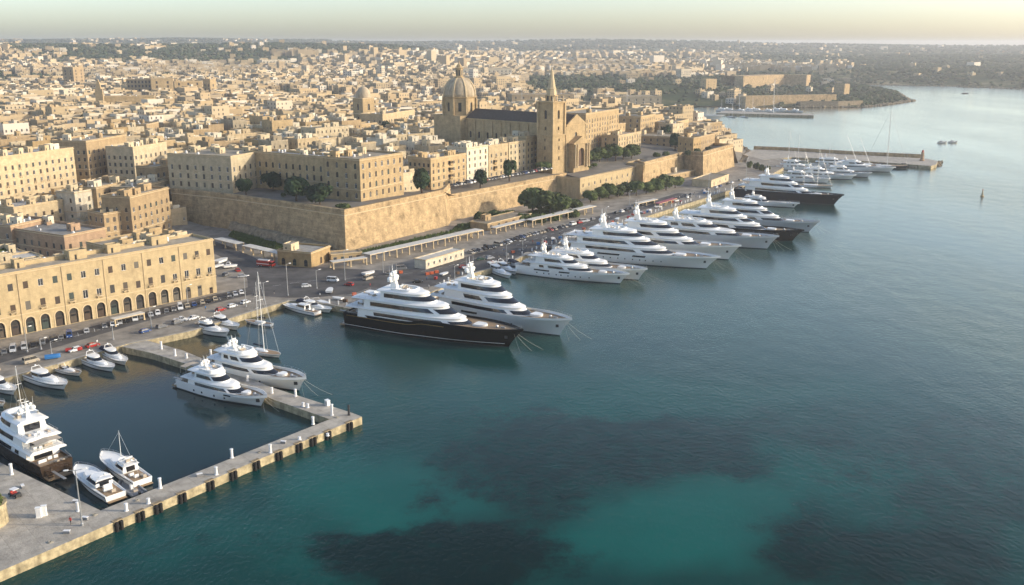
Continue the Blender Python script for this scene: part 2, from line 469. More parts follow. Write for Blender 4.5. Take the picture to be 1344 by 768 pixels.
# breakwater beyond the row of yachts
slab('breakwater', [(975, 203), (1002, 210), (1040, 206.5), (1100, 209), (1180, 214.5), (1222, 218), (1229, 216), (1231, 211.5), (1215, 208), (1120, 203), (1040, 198), (990, 196)], z=QZ + .4)
pw = [at(x, y, QZ) for x, y in ((1228, 208.5), (1120, 202.2), (1040, 197.2), (985, 195.2))]
pw = [at(1213, 207.2, QZ)] + [at(x, y, QZ) for x, y in ((1120, 203), (1040, 198), (990, 196))]
o = strip_wall(pw, 4, 0, QZ + 3.2, 'breakwater_wall', M['rampart'], M['paving'], None)
tag(o, 'long low stone wall running along the seaward side of the breakwater', 'wall')
# far quay arm of the second harbour
slab('far_pier', [(940, 148.5), (1068, 151.5), (1068, 149.6), (950, 145.5)], z=3)

# ---- roads
def dense(pl, step=4.0):
    out = []
    for a, b in zip(pl[:-1], pl[1:]):
        a = Vector(a); b = Vector(b); n = max(1, int((b - a).length / step))
        out += [a.lerp(b, i / n) for i in range(n)]
    out.append(Vector(pl[-1])); return out
def ribbon(name, pl, width, z, m, k='structure', dash=None):
    mb = MB(); n = len(pl); L = []
    for i in range(n):
        a = pl[max(i - 1, 0)]; b = pl[min(i + 1, n - 1)]
        d = Vector((b[0] - a[0], b[1] - a[1], 0)).normalized(); nn = Vector((-d.y, d.x, 0)) * width / 2
        p = Vector((pl[i][0], pl[i][1], 0))
        zz = low_h(p.x, p.y) + z
        L.append([(p.x + nn.x, p.y + nn.y, zz), (p.x - nn.x, p.y - nn.y, zz)])
    mb.rings(L, 0, False)
    mb.f = [tuple(reversed(f)) for f in mb.f] if (mb.v and False) else mb.f
    return kind(mb.build(name, m), k)
road_pl = dense([at(x, y, QZ) for x, y in ((-160, 512), (0, 470), (80, 447), (170, 421), (240, 402), (300, 388), (345, 377), (400, 366), (480, 366), (560, 358), (640, 335), (700, 315), (760, 297), (830, 276), (900, 255))])
def smooth(pl, k=6):
    pl = [p.copy() for p in pl]
    for _ in range(k):
        pl = [pl[0]] + [(pl[i - 1] + pl[i] * 2 + pl[i + 1]) / 4 for i in range(1, len(pl) - 1)] + [pl[-1]]
    return pl
road_pl = smooth(road_pl, 30)
ribbon('road', road_pl, 11, .03, M['asphalt'])
side_pl = smooth(dense([at(x, y, QZ) for x, y in ((345, 377), (345, 362), (330, 346), (300, 332), (270, 320), (240, 312))]), 15)
ribbon('side_road', side_pl, 12, .036, M['asphalt'])
yard = dense([at(x, y, QZ) for x, y in ((330, 388), (352, 352), (372, 349), (440, 352), (520, 356), (600, 344), (700, 312), (762, 294), (772, 300), (720, 326), (640, 352), (566, 376), (480, 384), (420, 390), (380, 391))], 6)
ymb = MB(); yp = [(p.x, p.y) for p in yard]; yin = []
for i in range(-14, 10):
    for j in range(30, 60):
        if inside(i * 10, j * 10, yp) and min(seg_dist(i * 10, j * 10, yp[k], yp[(k + 1) % len(yp)]) for k in range(len(yp))) > 3: yin.append((i * 10, j * 10))
yv, yf = cdt(yp, yin)
for v in yv: ymb.v.append((v.x, v.y, low_h(v.x, v.y) + .02))
for f in yf: ymb.f.append(tuple(f)); ymb.m.append(0)
kind(ymb.build('yard_paving', M['asphalt']), 'structure')
mbx = MB()
i = 0
acc = 0
for a, b in zip(road_pl[:-1], road_pl[1:]):
    acc += (b - a).length
    if int(acc / 4) % 2 == 0:
        d = (b - a).normalized(); nn = Vector((-d.y, d.x, 0)) * .09
        z = low_h(a.x, a.y) + .045
        mbx.quad((a.x - nn.x, a.y - nn.y, z), (b.x - nn.x, b.y - nn.y, z), (b.x + nn.x, b.y + nn.y, z), (a.x + nn.x, a.y + nn.y, z))
kind(mbx.build('road_marking', M['line']), 'structure')
# pavement kerb in front of the arcade
def offset(pl, o):
    out = []
    for i in range(len(pl)):
        a = pl[max(i - 1, 0)]; b = pl[min(i + 1, len(pl) - 1)]
        d = Vector((b[0] - a[0], b[1] - a[1], 0)).normalized()
        out.append(Vector((pl[i][0] - d.y * o, pl[i][1] + d.x * o, pl[i][2])))
    return out

# ================================================================== sea
def sea_mesh():
    xs = [-14000, -6000, -2500, -1200, -600, -400] + [-300 + 4 * i for i in range(181)] + [440, 500, 600, 750, 1000, 1500, 2200, 3500, 6000, 14000]
    ys = [-9000, -1500, -300, 0, 60] + [100 + 4 * i for i in range(126)] + [620, 650, 700, 800, 950, 1200, 1600, 2500, 4500, 8000, 13900]
    nx = len(xs)
    v = [(x, y, 0.0) for y in ys for x in xs]
    f = []
    for j in range(len(ys) - 1):
        for i in range(nx - 1):
            a = j * nx + i; f.append((a, a + 1, a + nx + 1, a + nx))
    me = bpy.data.meshes.new('sea'); me.from_pydata(v, [], f)
    # seagrass beds and sandy shallows on the sea floor, and the sheltered basin
    beds = [((600, 738), 190, 52, 1.0), ((655, 645), 120, 42, .66), ((800, 592), 235, 55, .72), ((700, 562), 140, 34, .55), ((950, 558), 140, 26, .45), ((1235, 592), 190, 62, .5), ((1165, 728), 190, 52, .8), ((1300, 680), 110, 60, .6), ((1090, 692), 80, 20, .45), ((330, 718), 80, 26, .35), ((440, 602), 90, 20, .3), ((160, 745), 80, 18, .3)]
    sand = [((490, 650), 130, 70, .95), ((860, 705), 150, 62, 1.0), ((1110, 622), 110, 46, .75), ((980, 672), 100, 44, .85), ((720, 522), 240, 32, .35), ((400, 742), 100, 42, .4), ((300, 702), 150, 42, .45), ((1000, 520), 200, 24, .2), ((1240, 640), 120, 22, .35)]
    att = me.color_attributes.new('seafloor', 'FLOAT_COLOR', 'POINT')
    basin = [(p.x, p.y) for p in [at(x, y) for x, y in ((475, 550), (140, 690), (-140, 560), (-150, 541), (0, 500), (167, 452), (325, 411), (380, 395), (427, 399), (465, 410), (480, 440), (476, 500))]]
    b_e0, b_e1 = at(475, 550), at(465, 405)
    data = []
    for (x, y, z) in v:
        g = s = 0.0; c = 0.0
        if -310 < x < 430 and 95 < y < 640:
            nx_ = noise.fractal(Vector((x / 16, y / 16, 0)), 1.0, 2.0, 5)
            wx = x + 14 * noise.fractal(Vector((x / 30, y / 30, 5)), 1, 2, 4); wy = y + 14 * noise.fractal(Vector((x / 30, y / 30, 9)), 1, 2, 4)
            px, py = proj((wx, wy, 0))
            for (cx, cyy), rx, ry, a in beds:
                d = math.hypot((px - cx) / rx, (py - cyy) / ry)
                g = max(g, a * sstep((1.22 + .34 * nx_ - d) / .55))
            for (cx, cyy), rx, ry, a in sand:
                d = math.hypot((px - cx) / rx, (py - cyy) / ry)
                s = max(s, a * sstep((1.25 - d) / .8))
            if inside(x, y, basin): c = sstep(seg_dist(x, y, b_e0, b_e1) / 45)
        data += [g, s, c, 1.0]
    att.data.foreach_set('color', data)
    return me
def sea_mat():
    m = bpy.data.materials.new('sea_water'); m.use_nodes = True
    N = m.node_tree.nodes; L = m.node_tree.links; b = N['Principled BSDF']
    at_ = N.new('ShaderNodeVertexColor'); at_.layer_name = 'seafloor'
    sep = N.new('ShaderNodeSeparateColor'); L.new(at_.outputs[0], sep.inputs[0])
    tc = N.new('ShaderNodeTexCoord')
    def nz(scale, detail=4, stretch=None, rough=.5):
        n = N.new('ShaderNodeTexNoise'); n.inputs['Scale'].default_value = scale; n.inputs['Detail'].default_value = detail; n.inputs['Roughness'].default_value = rough
        if stretch:
            mp = N.new('ShaderNodeMapping'); mp.inputs['Scale'].default_value = stretch; mp.inputs['Rotation'].default_value = (0, 0, R(12))
            L.new(tc.outputs['Object'], mp.inputs[0]); L.new(mp.outputs[0], n.inputs['Vector'])
        else: L.new(tc.outputs['Object'], n.inputs['Vector'])
        return n
    def mixc(f, a, b_):
        mx = N.new('ShaderNodeMix'); mx.data_type = 'RGBA'
        L.new(f, mx.inputs[0])
        for s_, i in ((a, 6), (b_, 7)):
            if isinstance(s_, tuple): mx.inputs[i].default_value = (*s_, 1)
            else: L.new(s_, mx.inputs[i])
        return mx.outputs[2]
    # bed mask sharpened by fine noise
    fn = nz(.16, 9, rough=.78)
    ma = N.new('ShaderNodeMath'); ma.operation = 'MULTIPLY_ADD'; L.new(fn.outputs[0], ma.inputs[0]); ma.inputs[1].default_value = 2.2; ma.inputs[2].default_value = -1.1
    ad = N.new('ShaderNodeMath'); ad.operation = 'ADD'; L.new(sep.outputs[0], ad.inputs[0]); L.new(ma.outputs[0], ad.inputs[1])
    mr = N.new('ShaderNodeMapRange'); mr.interpolation_type = 'SMOOTHSTEP'; mr.inputs[1].default_value = .12; mr.inputs[2].default_value = 1.0; L.new(ad.outputs[0], mr.inputs[0])
    open_c = (0.003, 0.046, 0.041)
    sand_c = (0.003, 0.092, 0.078)
    c = mixc(sep.outputs[1], open_c, sand_c)
    big = nz(.018, 5)
    mr2 = N.new('ShaderNodeMapRange'); mr2.inputs[1].default_value = .45; mr2.inputs[2].default_value = .75; mr2.inputs[3].default_value = 0; mr2.inputs[4].default_value = .5; L.new(big.outputs[0], mr2.inputs[0])
    c = mixc(mr2.outputs[0], c, (0.004, 0.028, 0.034))
    c = mixc(mr.outputs[0], c, (0.003, 0.017, 0.018))
    c = mixc(sep.outputs[2], c, (0.003, 0.021, 0.026))
    # the sheltered basin is calmer than the open water
    rr = N.new('ShaderNodeMapRange'); rr.inputs[3].default_value = .12; rr.inputs[4].default_value = .04; L.new(sep.outputs[2], rr.inputs[0])
    w1 = nz(.95, 6, (1, .6, 1), .62); w2 = nz(.11, 4, (1, .6, 1))
    s1 = N.new('ShaderNodeMath'); s1.operation = 'MULTIPLY'; L.new(w1.outputs[0], s1.inputs[0]); s1.inputs[1].default_value = .62
    s2 = N.new('ShaderNodeMath'); s2.operation = 'MULTIPLY_ADD'; L.new(w2.outputs[0], s2.inputs[0]); s2.inputs[1].default_value = 1.0; L.new(s1.outputs[0], s2.inputs[2])
    bp = N.new('ShaderNodeBump'); bp.inputs['Distance'].default_value = 1.0
    st = N.new('ShaderNodeMapRange'); st.inputs[3].default_value = .26; st.inputs[4].default_value = .06; L.new(sep.outputs[2], st.inputs[0])
    # wind lanes and slicks
    wl_ = nz(.0065, 5, (1, .28, 1), .6); wr_ = N.new('ShaderNodeMapRange'); wr_.inputs[1].default_value = .40; wr_.inputs[2].default_value = .60; wr_.inputs[3].default_value = .55; wr_.inputs[4].default_value = 1.25; L.new(wl_.outputs[0], wr_.inputs[0])
    wm_ = N.new('ShaderNodeMath'); wm_.operation = 'MULTIPLY'; L.new(st.outputs[0], wm_.inputs[0]); L.new(wr_.outputs[0], wm_.inputs[1]); L.new(wm_.outputs[0], bp.inputs['Strength'])
    L.new(s2.outputs[0], bp.inputs['Height']); 
    # water body colour under a Fresnel mirror of the sky
    N.remove(b)
    df = N.new('ShaderNodeBsdfDiffuse'); L.new(c, df.inputs['Color'])
    gl = N.new('ShaderNodeBsdfGlossy'); L.new(rr.outputs[0], gl.inputs['Roughness']); L.new(bp.outputs[0], gl.inputs['Normal']); gl.inputs['Color'].default_value = (.98, .96, .85, 1)
    fr = N.new('ShaderNodeFresnel'); fr.inputs['IOR'].default_value = 1.333; L.new(bp.outputs[0], fr.inputs['Normal'])
    fm_ = N.new('ShaderNodeMapRange'); fm_.inputs[1].default_value = .052; fm_.inputs[2].default_value = .66; fm_.inputs[3].default_value = 0; fm_.inputs[4].default_value = 1.0; L.new(fr.outputs[0], fm_.inputs[0])
    ms = N.new('ShaderNodeMixShader'); L.new(fm_.outputs[0], ms.inputs[0]); L.new(df.outputs[0], ms.inputs[1]); L.new(gl.outputs[0], ms.inputs[2])
    L.new(ms.outputs[0], N['Material Output'].inputs['Surface'])
    return m
me = sea_mesh(); M['sea'] = sea_mat(); me.materials.append(M['sea'])
kind(link('sea', me), 'structure')
# ================================================================== ramparts
RAMP = []          # footprints no house may stand on
def rampart(name, label, pts, thick=4.5, base=1.0, par=1.3, batter=2.2, mname='rampart', cap=True, cat='rampart wall'):
    o0 = Vector((pts[0][0], pts[0][1], 0))
    root = thing(name, label, cat, o0)
    n = len(pts); outl = []; parl = []; corl = []
    for i in range(n):
        p = Vector((pts[i][0], pts[i][1], 0)) - o0; z = pts[i][2]
        if i == 0: d1 = d2 = (Vector(pts[1][:2]) - Vector(pts[0][:2])).normalized()
        elif i == n - 1: d1 = d2 = (Vector(pts[i][:2]) - Vector(pts[i - 1][:2])).normalized()
        else:
            d1 = (Vector(pts[i][:2]) - Vector(pts[i - 1][:2])).normalized(); d2 = (Vector(pts[i + 1][:2]) - Vector(pts[i][:2])).normalized()
        n1 = Vector((-d1.y, d1.x)); n2 = Vector((-d2.y, d2.x)); nn = (n1 + n2); nn = nn / max(.35, nn.length) ; 
        k = 1 / max(.5, nn.normalized().dot(n1)); nn = nn.normalized() * k
        def q(o, zz): return (p.x + nn.x * o, p.y + nn.y * o, zz)
        outl.append([q(-batter, base), q(0, z - 1.6), q(thick, z - 1.6 + .02)])
        parl.append([q(0.12, z - 1.6), q(0.12, z + par - .25), q(.35, z + par), q(1.9, z + par), q(1.9, z - .3)])
        corl.append([q(-.32, z - 1.75), q(-.4, z - 1.55), q(-.32, z - 1.35), q(.2, z - 1.3)])
    mb = MB(); mb.rings(outl, 0, False); mb.poly(list(reversed(outl[0])) + [(outl[0][2][0], outl[0][2][1], base)]); mb.poly(outl[-1] + [(outl[-1][2][0], outl[-1][2][1], base)])
    mb.build('wall', M[mname], root)
    mb = MB(); mb.rings(parl, 0, False); mb.poly(list(reversed(parl[0]))); mb.poly(parl[-1]); mb.build('parapet', M[mname], root)
    mb = MB(); mb.rings(corl, 0, False); mb.build('cordon_moulding', M['trim'], root)
    return root
def P3(v, z=None): return (v.x, v.y, v.z if z is None else z)
rampart('bastion', 'great sloping honey stone bastion with a sharp corner above the harbour road', [P3(W_a), P3(W_b), P3(W_c), P3(W_d), (W_e.x - 3, W_e.y + 6, 21)], cat='bastion')
rampart('curtain_wall', 'long sunlit curtain wall with a row of cars parked along its top', [P3(W_e - (W_f - W_e).normalized() * 9, 16), P3(W_e), P3(W_f)], thick=4, par=1.0)
rampart('rampart_wall', 'plain sloping rampart between the windowed barrack and the far bastion', [P3(W_h2, 17), P3(W_i), P3(W_j)], par=1.0, thick=4)
rampart('bastion', 'far corner bastion at the seaward end of the ramparts', [P3(W_j, 18.5), P3(W_k), P3(W_l), (W_l.x - 8, W_l.y + 34, 17), (W_l.x - 50, W_l.y + 70, 17)], cat='bastion')
# rough rubble footing and the drain groove on the shaded face of the near bastion
fb = thing('rubble_footing', 'rough dark rubble terrace along the foot of the shaded bastion face', 'footing', (0, 0, 0))
mb = MB()
c0, c1 = at(306, 300, 3), at(428, 327, 3)
d = (c1 - c0).normalized(); nn = Vector((d.y, -d.x, 0))
rs = []
rr = random.Random(3)
for i in range(25):
    p = c0.lerp(c1, i / 24) ; h = 7.2 - 3.0 * (i / 24) + rr.uniform(-.5, .5)
    a, b_, c_ = p + nn * (3.2 + rr.uniform(-.6, .6)), p + nn * (1.2 + rr.uniform(-.4, .4)), p - nn * 6
    rs.append([(a.x, a.y, 1), (a.x, a.y, h * .5), (b_.x, b_.y, h), (c_.x, c_.y, h + .3)])
mb.rings(rs, 0, False, False); mb.poly(list(reversed(rs[0]))); mb.poly(rs[-1])
mb.build('rubble_slope', M['rubble'], fb)

# ================================================================== buildings
WCACHE = {}
def window_mesh(style, w, h):
    key = (style, round(w, 1), round(h, 1))
    if key in WCACHE: return WCACHE[key]
    mb = MB(); t = .09
    # frame (0), pane (1), sill (2) ; outward is -y, origin at bottom centre
    def bx(x0, x1, z0, z1, y0, y1, m): 
        mb.box((x0 + x1) / 2, (y0 + y1) / 2, z0, x1 - x0, y1 - y0, z1 - z0, 0, m)
    if style == 'sash':
        bx(-w / 2 + .005, -w / 2 + t, 0.005, h - .005, .10, .2, 0); bx(w / 2 - t, w / 2 - .005, .005, h - .005, .10, .2, 0)
        bx(-w / 2 + t, w / 2 - t, h - t, h - .005, .10, .2, 0); bx(-w / 2 + t, w / 2 - t, .005, t, .10, .2, 0); bx(-.04, .04, t, h - t, .11, .19, 0)
        bx(-w / 2 + t, w / 2 - t, t, h - t, .15, .18, 1); bx(-w / 2 - .12, w / 2 + .12, -.14, -.004, -.16, .1, 2)
        mats = [M['whitepaint'], M['glass'], M['trim']]
    elif style == 'shutter':
        bx(-w / 2 + .01, -.015, .01, h - .01, .04, .1, 0); bx(.015, w / 2 - .01, .01, h - .01, .04, .1, 0)
        k = max(3, int(h / .35))
        for i in range(k): bx(-w / 2 + .1, w / 2 - .1, .08 + i * (h - .16) / k, .08 + (i + .55) * (h - .16) / k, .015, .045, 0)
        bx(-w / 2 - .12, w / 2 + .12, -.14, -.004, -.16, .1, 2)
        mats = [M['shutter'], M['shutter'], M['trim']]
    elif style == 'door':
        bx(-w / 2 + .01, -.02, .01, h - .01, .10, .2, 0); bx(.02, w / 2 - .01, .01, h - .01, .10, .2, 0); bx(-w / 2 + .2, w / 2 - .2, h * .7, h * .9, .06, .1, 1)
        mats = [M['shutter'], M['glass'], M['trim']]
    me = mb.mesh('window_' + style, mats); WCACHE[key] = me
    return me
def facade(mb, O, U, N_, L, z0, z1, opens, rec=.35, m=0, md=1, filled=True):
    """wall sheet with recessed openings. opens: (u, v, w, h, kind) u centre, v base"""
    us = {0.0, L}; vs_ = {z0, z1}
    for (u, v, w_, h, k) in opens: us |= {round(u - w_ / 2, 3), round(u + w_ / 2, 3)}; vs_ |= {round(v, 3), round(v + h, 3)}
    us = sorted(us); vs_ = sorted(vs_)
    def pt(u, v, r=0): return (O[0] + U[0] * u - N_[0] * r, O[1] + U[1] * u - N_[1] * r, v)
    cellopen = set()
    for (u, v, w_, h, k) in opens:
        a0, a1, b0, b1 = u - w_ / 2, u + w_ / 2, v, v + h
        for i in range(len(us) - 1):
            cu = (us[i] + us[i + 1]) / 2
            if a0 < cu < a1:
                for j in range(len(vs_) - 1):
                    if b0 < (vs_[j] + vs_[j + 1]) / 2 < b1: cellopen.add((i, j))
        mb.quad(pt(a0, b0), pt(a0, b1), pt(a0, b1, rec), pt(a0, b0, rec), m)
        mb.quad(pt(a1, b0, rec), pt(a1, b1, rec), pt(a1, b1), pt(a1, b0), m)
        mb.quad(pt(a0, b1), pt(a1, b1), pt(a1, b1, rec), pt(a0, b1, rec), m)
        mb.quad(pt(a0, b0, rec), pt(a1, b0, rec), pt(a1, b0), pt(a0, b0), m)
        mb.quad(pt(a0, b0, rec), pt(a1, b0, rec), pt(a1, b1, rec), pt(a0, b1, rec), md)
        if 'arch' in k:
            r = w_ / 2; cz = b1 - r; s = 8
            arc = [(u - r * math.cos(math.pi * q / s), cz + r * math.sin(math.pi * q / s)) for q in range(s + 1)]
            for q in range(s):
                cx_, cz_ = (a0, b1) if q < s // 2 else (a1, b1)
                mb.poly([pt(*arc[q]), pt(*arc[q + 1]), pt(cx_, cz_)], m)
                mb.quad(pt(*arc[q]), pt(*arc[q], rec), pt(*arc[q + 1], rec), pt(*arc[q + 1]), m)
            mb.poly([pt(*arc[s // 2]), pt(a1, b1), pt(a0, b1)], m) if False else None
    # merge plain cells column-wise
    for i in range(len(us) - 1):
        j = 0
        while j < len(vs_) - 1:
            if (i, j) in cellopen: j += 1; continue
            k = j
            while k + 1 < len(vs_) - 1 and (i, k + 1) not in cellopen: k += 1
            mb.quad(pt(us[i], vs_[j]), pt(us[i + 1], vs_[j]), pt(us[i + 1], vs_[k + 1]), pt(us[i], vs_[k + 1]), m)
            j = k + 1
def sides(w_, d):
    return {'front': ((0, 0), (1, 0), (0, -1), w_, 0.0), 'right': ((w_, 0), (0, 1), (1, 0), d, math.pi / 2),
            'back': ((w_, d), (-1, 0), (0, 1), w_, math.pi), 'left': ((0, d), (0, -1), (-1, 0), d, -math.pi / 2)}
def grid_opens(L, n, rows, margin=None):
    out = []
    for i in range(n):
        u = (i + .5) * L / n
        for (v, w_, h, k) in rows: out.append((u, v, w_, h, k))
    return out
HERO_RECTS = []
def reg_rect(o, ang, w_, d, pad=1.5):
    c, s = math.cos(ang), math.sin(ang)
    pts_ = []
    for x, y in ((-pad, -pad), (w_ + pad, -pad), (w_ + pad, d + pad), (-pad, d + pad)):
        pts_.append((o[0] + x * c - y * s, o[1] + x * s + y * c))
    HERO_RECTS.append(pts_)
def building(name, label, cat, o, ang, w_, d, h, mname, opens, tier='mesh', par=1.0, roof='roof_beige', group=None, cornice=True, below=4, storey_lines=(), recess=.35, reg=True, rng_=None, clutter=3, styles=('shutter', 'sash'), wallsin=True, wallname='wall'):
    """o: world position of the near-left corner of the front, x along the front"""
    root = thing(name, label, cat, o, ang, group)
    if reg: reg_rect(o, ang, w_, d)
    rg = rng_ or random.Random(int(abs(o[0] * 7 + o[1] * 13)))
    mb = MB()
    S = sides(w_, d)
    for sd_, (O, U, N_, L, rot) in S.items():
        ops = opens.get(sd_, [])
        facade(mb, O, U, N_, L, -below, h + par, ops, recess)
    t = .38
    # parapet top and inner side
    for (O, U, N_, L, rot) in S.values():
        a = (O[0], O[1]); b = (O[0] + U[0] * L, O[1] + U[1] * L)
        ia = (O[0] + U[0] * t - N_[0] * t, O[1] + U[1] * t - N_[1] * t); ib = (b[0] - U[0] * t - N_[0] * t, b[1] - U[1] * t - N_[1] * t)
        mb.quad((*a, h + par), (*b, h + par), (*ib, h + par), (*ia, h + par))
        mb.quad((*ib, h + par), (*ib, h - .2), (*ia, h - .2), (*ia, h + par))
    mb.build(wallname, [M[mname], M['dark']], root)
    rb = MB(); rb.quad((t * .9, t * .9, h), (w_ - t * .9, t * .9, h), (w_ - t * .9, d - t * .9, h), (t * .9, d - t * .9, h)); rb.build('roof', M[roof], root)
    if cornice:
        cb = MB()
        for zc, hh, pr in [(h + par * .15, .3, .38), (h + par - .02, .14, .14)] + [(z, .28, .16) for z in storey_lines]:
            for (O, U, N_, L, rot) in S.values():
                ux, uy = U; nx_, ny_ = N_
                cx = O[0] + ux * L / 2 + nx_ * pr / 2; cyy = O[1] + uy * L / 2 + ny_ * pr / 2
                cb.box(cx, cyy, zc, L + (2 * pr if abs(ux) > .5 else 0), pr, hh, rot)
        cb.build('cornice', M['trim'], root)
    if tier == 'obj':
        for sd_, (O, U, N_, L, rot) in S.items():
            for (u, v, ww, hh, k) in opens.get(sd_, []):
                if k.startswith('open'): continue
                if 'door' in k: st = 'door'
                else: st = styles[0] if rg.random() < .62 else styles[1]
                if k == 'w' and v > 4 and h > 12 and cat == 'building' and 'BALC' in globals() and rg.random() < .2:
                    bo = link('balcony', BALC, root, (O[0] + U[0] * u, O[1] + U[1] * u, v - .2), rot); bo.scale = (.8, .75, .9)
                hh2 = hh - (ww * .32 if 'arch' in k else 0)
                ww2 = ww if 'arch' not in k or 'big' in k else ww
                wo = link('door' if st == 'door' else 'window', window_mesh(st, ww2, hh2), root, (O[0] + U[0] * u, O[1] + U[1] * u, v), rot)
    if clutter: roof_clutter(root, rg, w_, d, h, mname, clutter)
    return root
def tank_mesh():
    mb = MB(); mb.lathe(0, 0, [(.55, .3), (.58, .5), (.58, 1.5), (.4, 1.7), (.1, 1.78)], 10)
    for a in range(4): mb.box(.4 * math.cos(a * math.pi / 2 + .7), .4 * math.sin(a * math.pi / 2 + .7), 0, .08, .08, .32)
    return mb.mesh('water_tank', M['whitepaint'], False)
def dish_mesh():
    mb = MB(); mb.tube((0, 0, 0), (0, 0, 1.1), .04)
    mb.rings([[(.05 * math.cos(a), -.12, 1.1 + .05 * math.sin(a)) for a in [i * math.pi / 4 for i in range(8)]], [(.5 * math.cos(a), -.3, 1.1 + .5 * math.sin(a)) for a in [i * math.pi / 4 for i in range(8)]]])
    return mb.mesh('satellite_dish', M['whitepaint'])
def ac_mesh():
    mb = MB(); mb.box(0, 0, .15, .95, .4, .75); mb.box(0, 0, 0, .9, .12, .16); mb.lathe(0, -.22, [(.28, .5), (.28, .52)], 8)
    return mb.mesh('air_conditioner', M['whitepaint'])
TANK, DISH, AC = tank_mesh(), dish_mesh(), ac_mesh()
HUTS = {}
def hut_mesh(mname, a, b, c, door=True):
    key = (mname, a, b, c)
    if key in HUTS: return HUTS[key]
    mb = MB()
    for (O, U, N_, L, rot) in sides(a, b).values():
        facade(mb, (O[0] - a / 2, O[1] - b / 2), U, N_, L, 0, c, [(L * .35, .02 if rot == 0 else 1.0, .8, 1.9 if rot == 0 else .8, '')], .12)
    mb.quad((-a / 2, -b / 2, c), (a / 2, -b / 2, c), (a / 2, b / 2, c), (-a / 2, b / 2, c), 2)
    for (x, y, sx, sy) in ((0, -b / 2 + .1, a, .2), (0, b / 2 - .1, a, .2), (-a / 2 + .1, 0, .2, b - .42), (a / 2 - .1, 0, .2, b - .42)): mb.box(x, y, c + .002, sx, sy, .45, 0, 0)
    me = mb.mesh('rooftop_hut', [M[mname], M['dark'], M['roof_beige']]); HUTS[key] = me
    return me
def roof_clutter(root, rg, w_, d, h, mname, n):
    used = []
    def spot(r):
        for _ in range(12):
            x, y = rg.uniform(r + .6, max(r + .7, w_ - r - .6)), rg.uniform(r + .6, max(r + .7, d - r - .6))
            if r + .6 < w_ - r - .6 and r + .6 < d - r - .6 and all(math.hypot(x - a, y - b) > r + c + .1 for a, b, c in used):
                used.append((x, y, r)); return x, y
        return None
    for i in range(n):
        k = rg.random()
        if i == 0 or k < .35:
            a, b, c = rg.choice([(3.4, 3.0, 2.7), (5.0, 3.2, 2.9), (3.0, 4.4, 3.3), (6.5, 4.2, 3.0)])
            if min(w_, d) < 9: a, b, c = 3.4, 3.0, 2.7
            p = spot(max(a, b) / 2 * 1.1)
            if p: link('rooftop_hut', hut_mesh(rg.choice([mname, mname, 'white', 'pale']), a, b, c), root, (*p, h))
        elif k < .6:
            p = spot(.8)
            if p: link('water_tank', TANK, root, (*p, h))
        elif k < .72:
            p = spot(.7)
            if p: link('satellite_dish', DISH, root, (*p, h), rg.random() * 6)
        elif k < .85:
            p = spot(.7)
            if p: link('air_conditioner', AC, root, (*p, h), rg.choice([0, 1.57]))
        else:
            p = spot(1.5)
            if p:
                mb = MB(); L = rg.uniform(2, 4); mb.box(0, 0, 0, L, .22, rg.uniform(1.2, 2.2)); mb.box(L / 2 - .11, L / 4 + .11, 0, .22, L / 2, 1.5)
                mb.build('roof_wall', M[rg.choice([mname, 'white', 'pale'])], root, loc=(*p, h + .01))
def spec(Apx, Bpx, z0, top_y, Cpx=None, depth=None):
    A = at(*Apx, z0); B = at(*Bpx, z0)
    v = B - A; ang = math.atan2(v.y, v.x); w_ = v.length
    if depth is None:
        C = at(*Cpx, z0); depth = abs((C - A).cross(v.normalized()).z)
    h = z_at(A, top_y) - z0
    return A, ang, w_, depth, h

# ---- the arcaded waterfront block
A0 = at(0, 445.5, QZ); B0 = at(285, 384, QZ)
u = (B0 - A0).normalized(); L0 = (B0 - A0).length
bay = L0 / 16.6
nb = 22
A1 = B0 - u * (bay * nb); A1.z = QZ
angF = math.atan2(u.y, u.x)
H1 = z_at(B0, 313) - QZ - .9
fo = []; lf = []
for i in range(nb):
    uu = (i + .5) * bay
    k = nb - 1 - i
    f = bay / 4.8
    if k >= 3:
        fo.append((uu, .12, 3.0 * f, 5.6, 'openarch')); lf.append((uu, i))
    elif k == 0: fo.append((uu, .12, 1.5, 2.6, 'door'))
    elif k == 1: fo.append((uu, .12, 1.9, 4.3, 'door'))
    else: fo.append((uu, .12, 2.2, 4.6, 'arch door'))
    fo.append((uu, 8.3, 1.75, 3.1 if k % 3 else 2.7, 'w'))
    fo.append((uu, H1 - 5.5, 1.7, 2.5, 'w'))
arc = building('arcaded_building', 'long yellow stone waterfront building with a ground floor arcade and two window rows', 'building', A1, angF, bay * nb, 15, H1, 'facade',
    {'front': fo, 'right': grid_opens(15, 3, [(8.3, 1.4, 2.6, 'w'), (H1 - 5.3, 1.4, 2.2, 'w')]), 'left': grid_opens(15, 3, [(8.3, 1.4, 2.6, 'w')])}, tier='obj', par=.9, roof='roof_beige', storey_lines=(6.9,), clutter=0, recess=.5)
mb = MB()
for uu, i in lf:      # arch surrounds, keystones; doors deep inside each arch
    r = 1.5 * bay / 4.8; cz = .12 + 5.6 - r
    for q in range(9):
        a0, a1 = math.pi * q / 9, math.pi * (q + 1) / 9
        r2 = r + .42
        p = [(uu - r * math.cos(a0), -.12, cz + r * math.sin(a0)), (uu - r * math.cos(a1), -.12, cz + r * math.sin(a1)), (uu - r2 * math.cos(a1), -.12, cz + r2 * math.sin(a1)), (uu - r2 * math.cos(a0), -.12, cz + r2 * math.sin(a0))]
        mb.poly(p)
        mb.quad(p[2], p[3], (p[3][0], 0, p[3][2]), (p[2][0], 0, p[2][2]))
    for s_ in (-1, 1): mb.box(uu + s_ * (r + .21), -.07, -1, .42, .14, cz + 1, 0)
mb.build('arch_surround', M['trim'], arc)
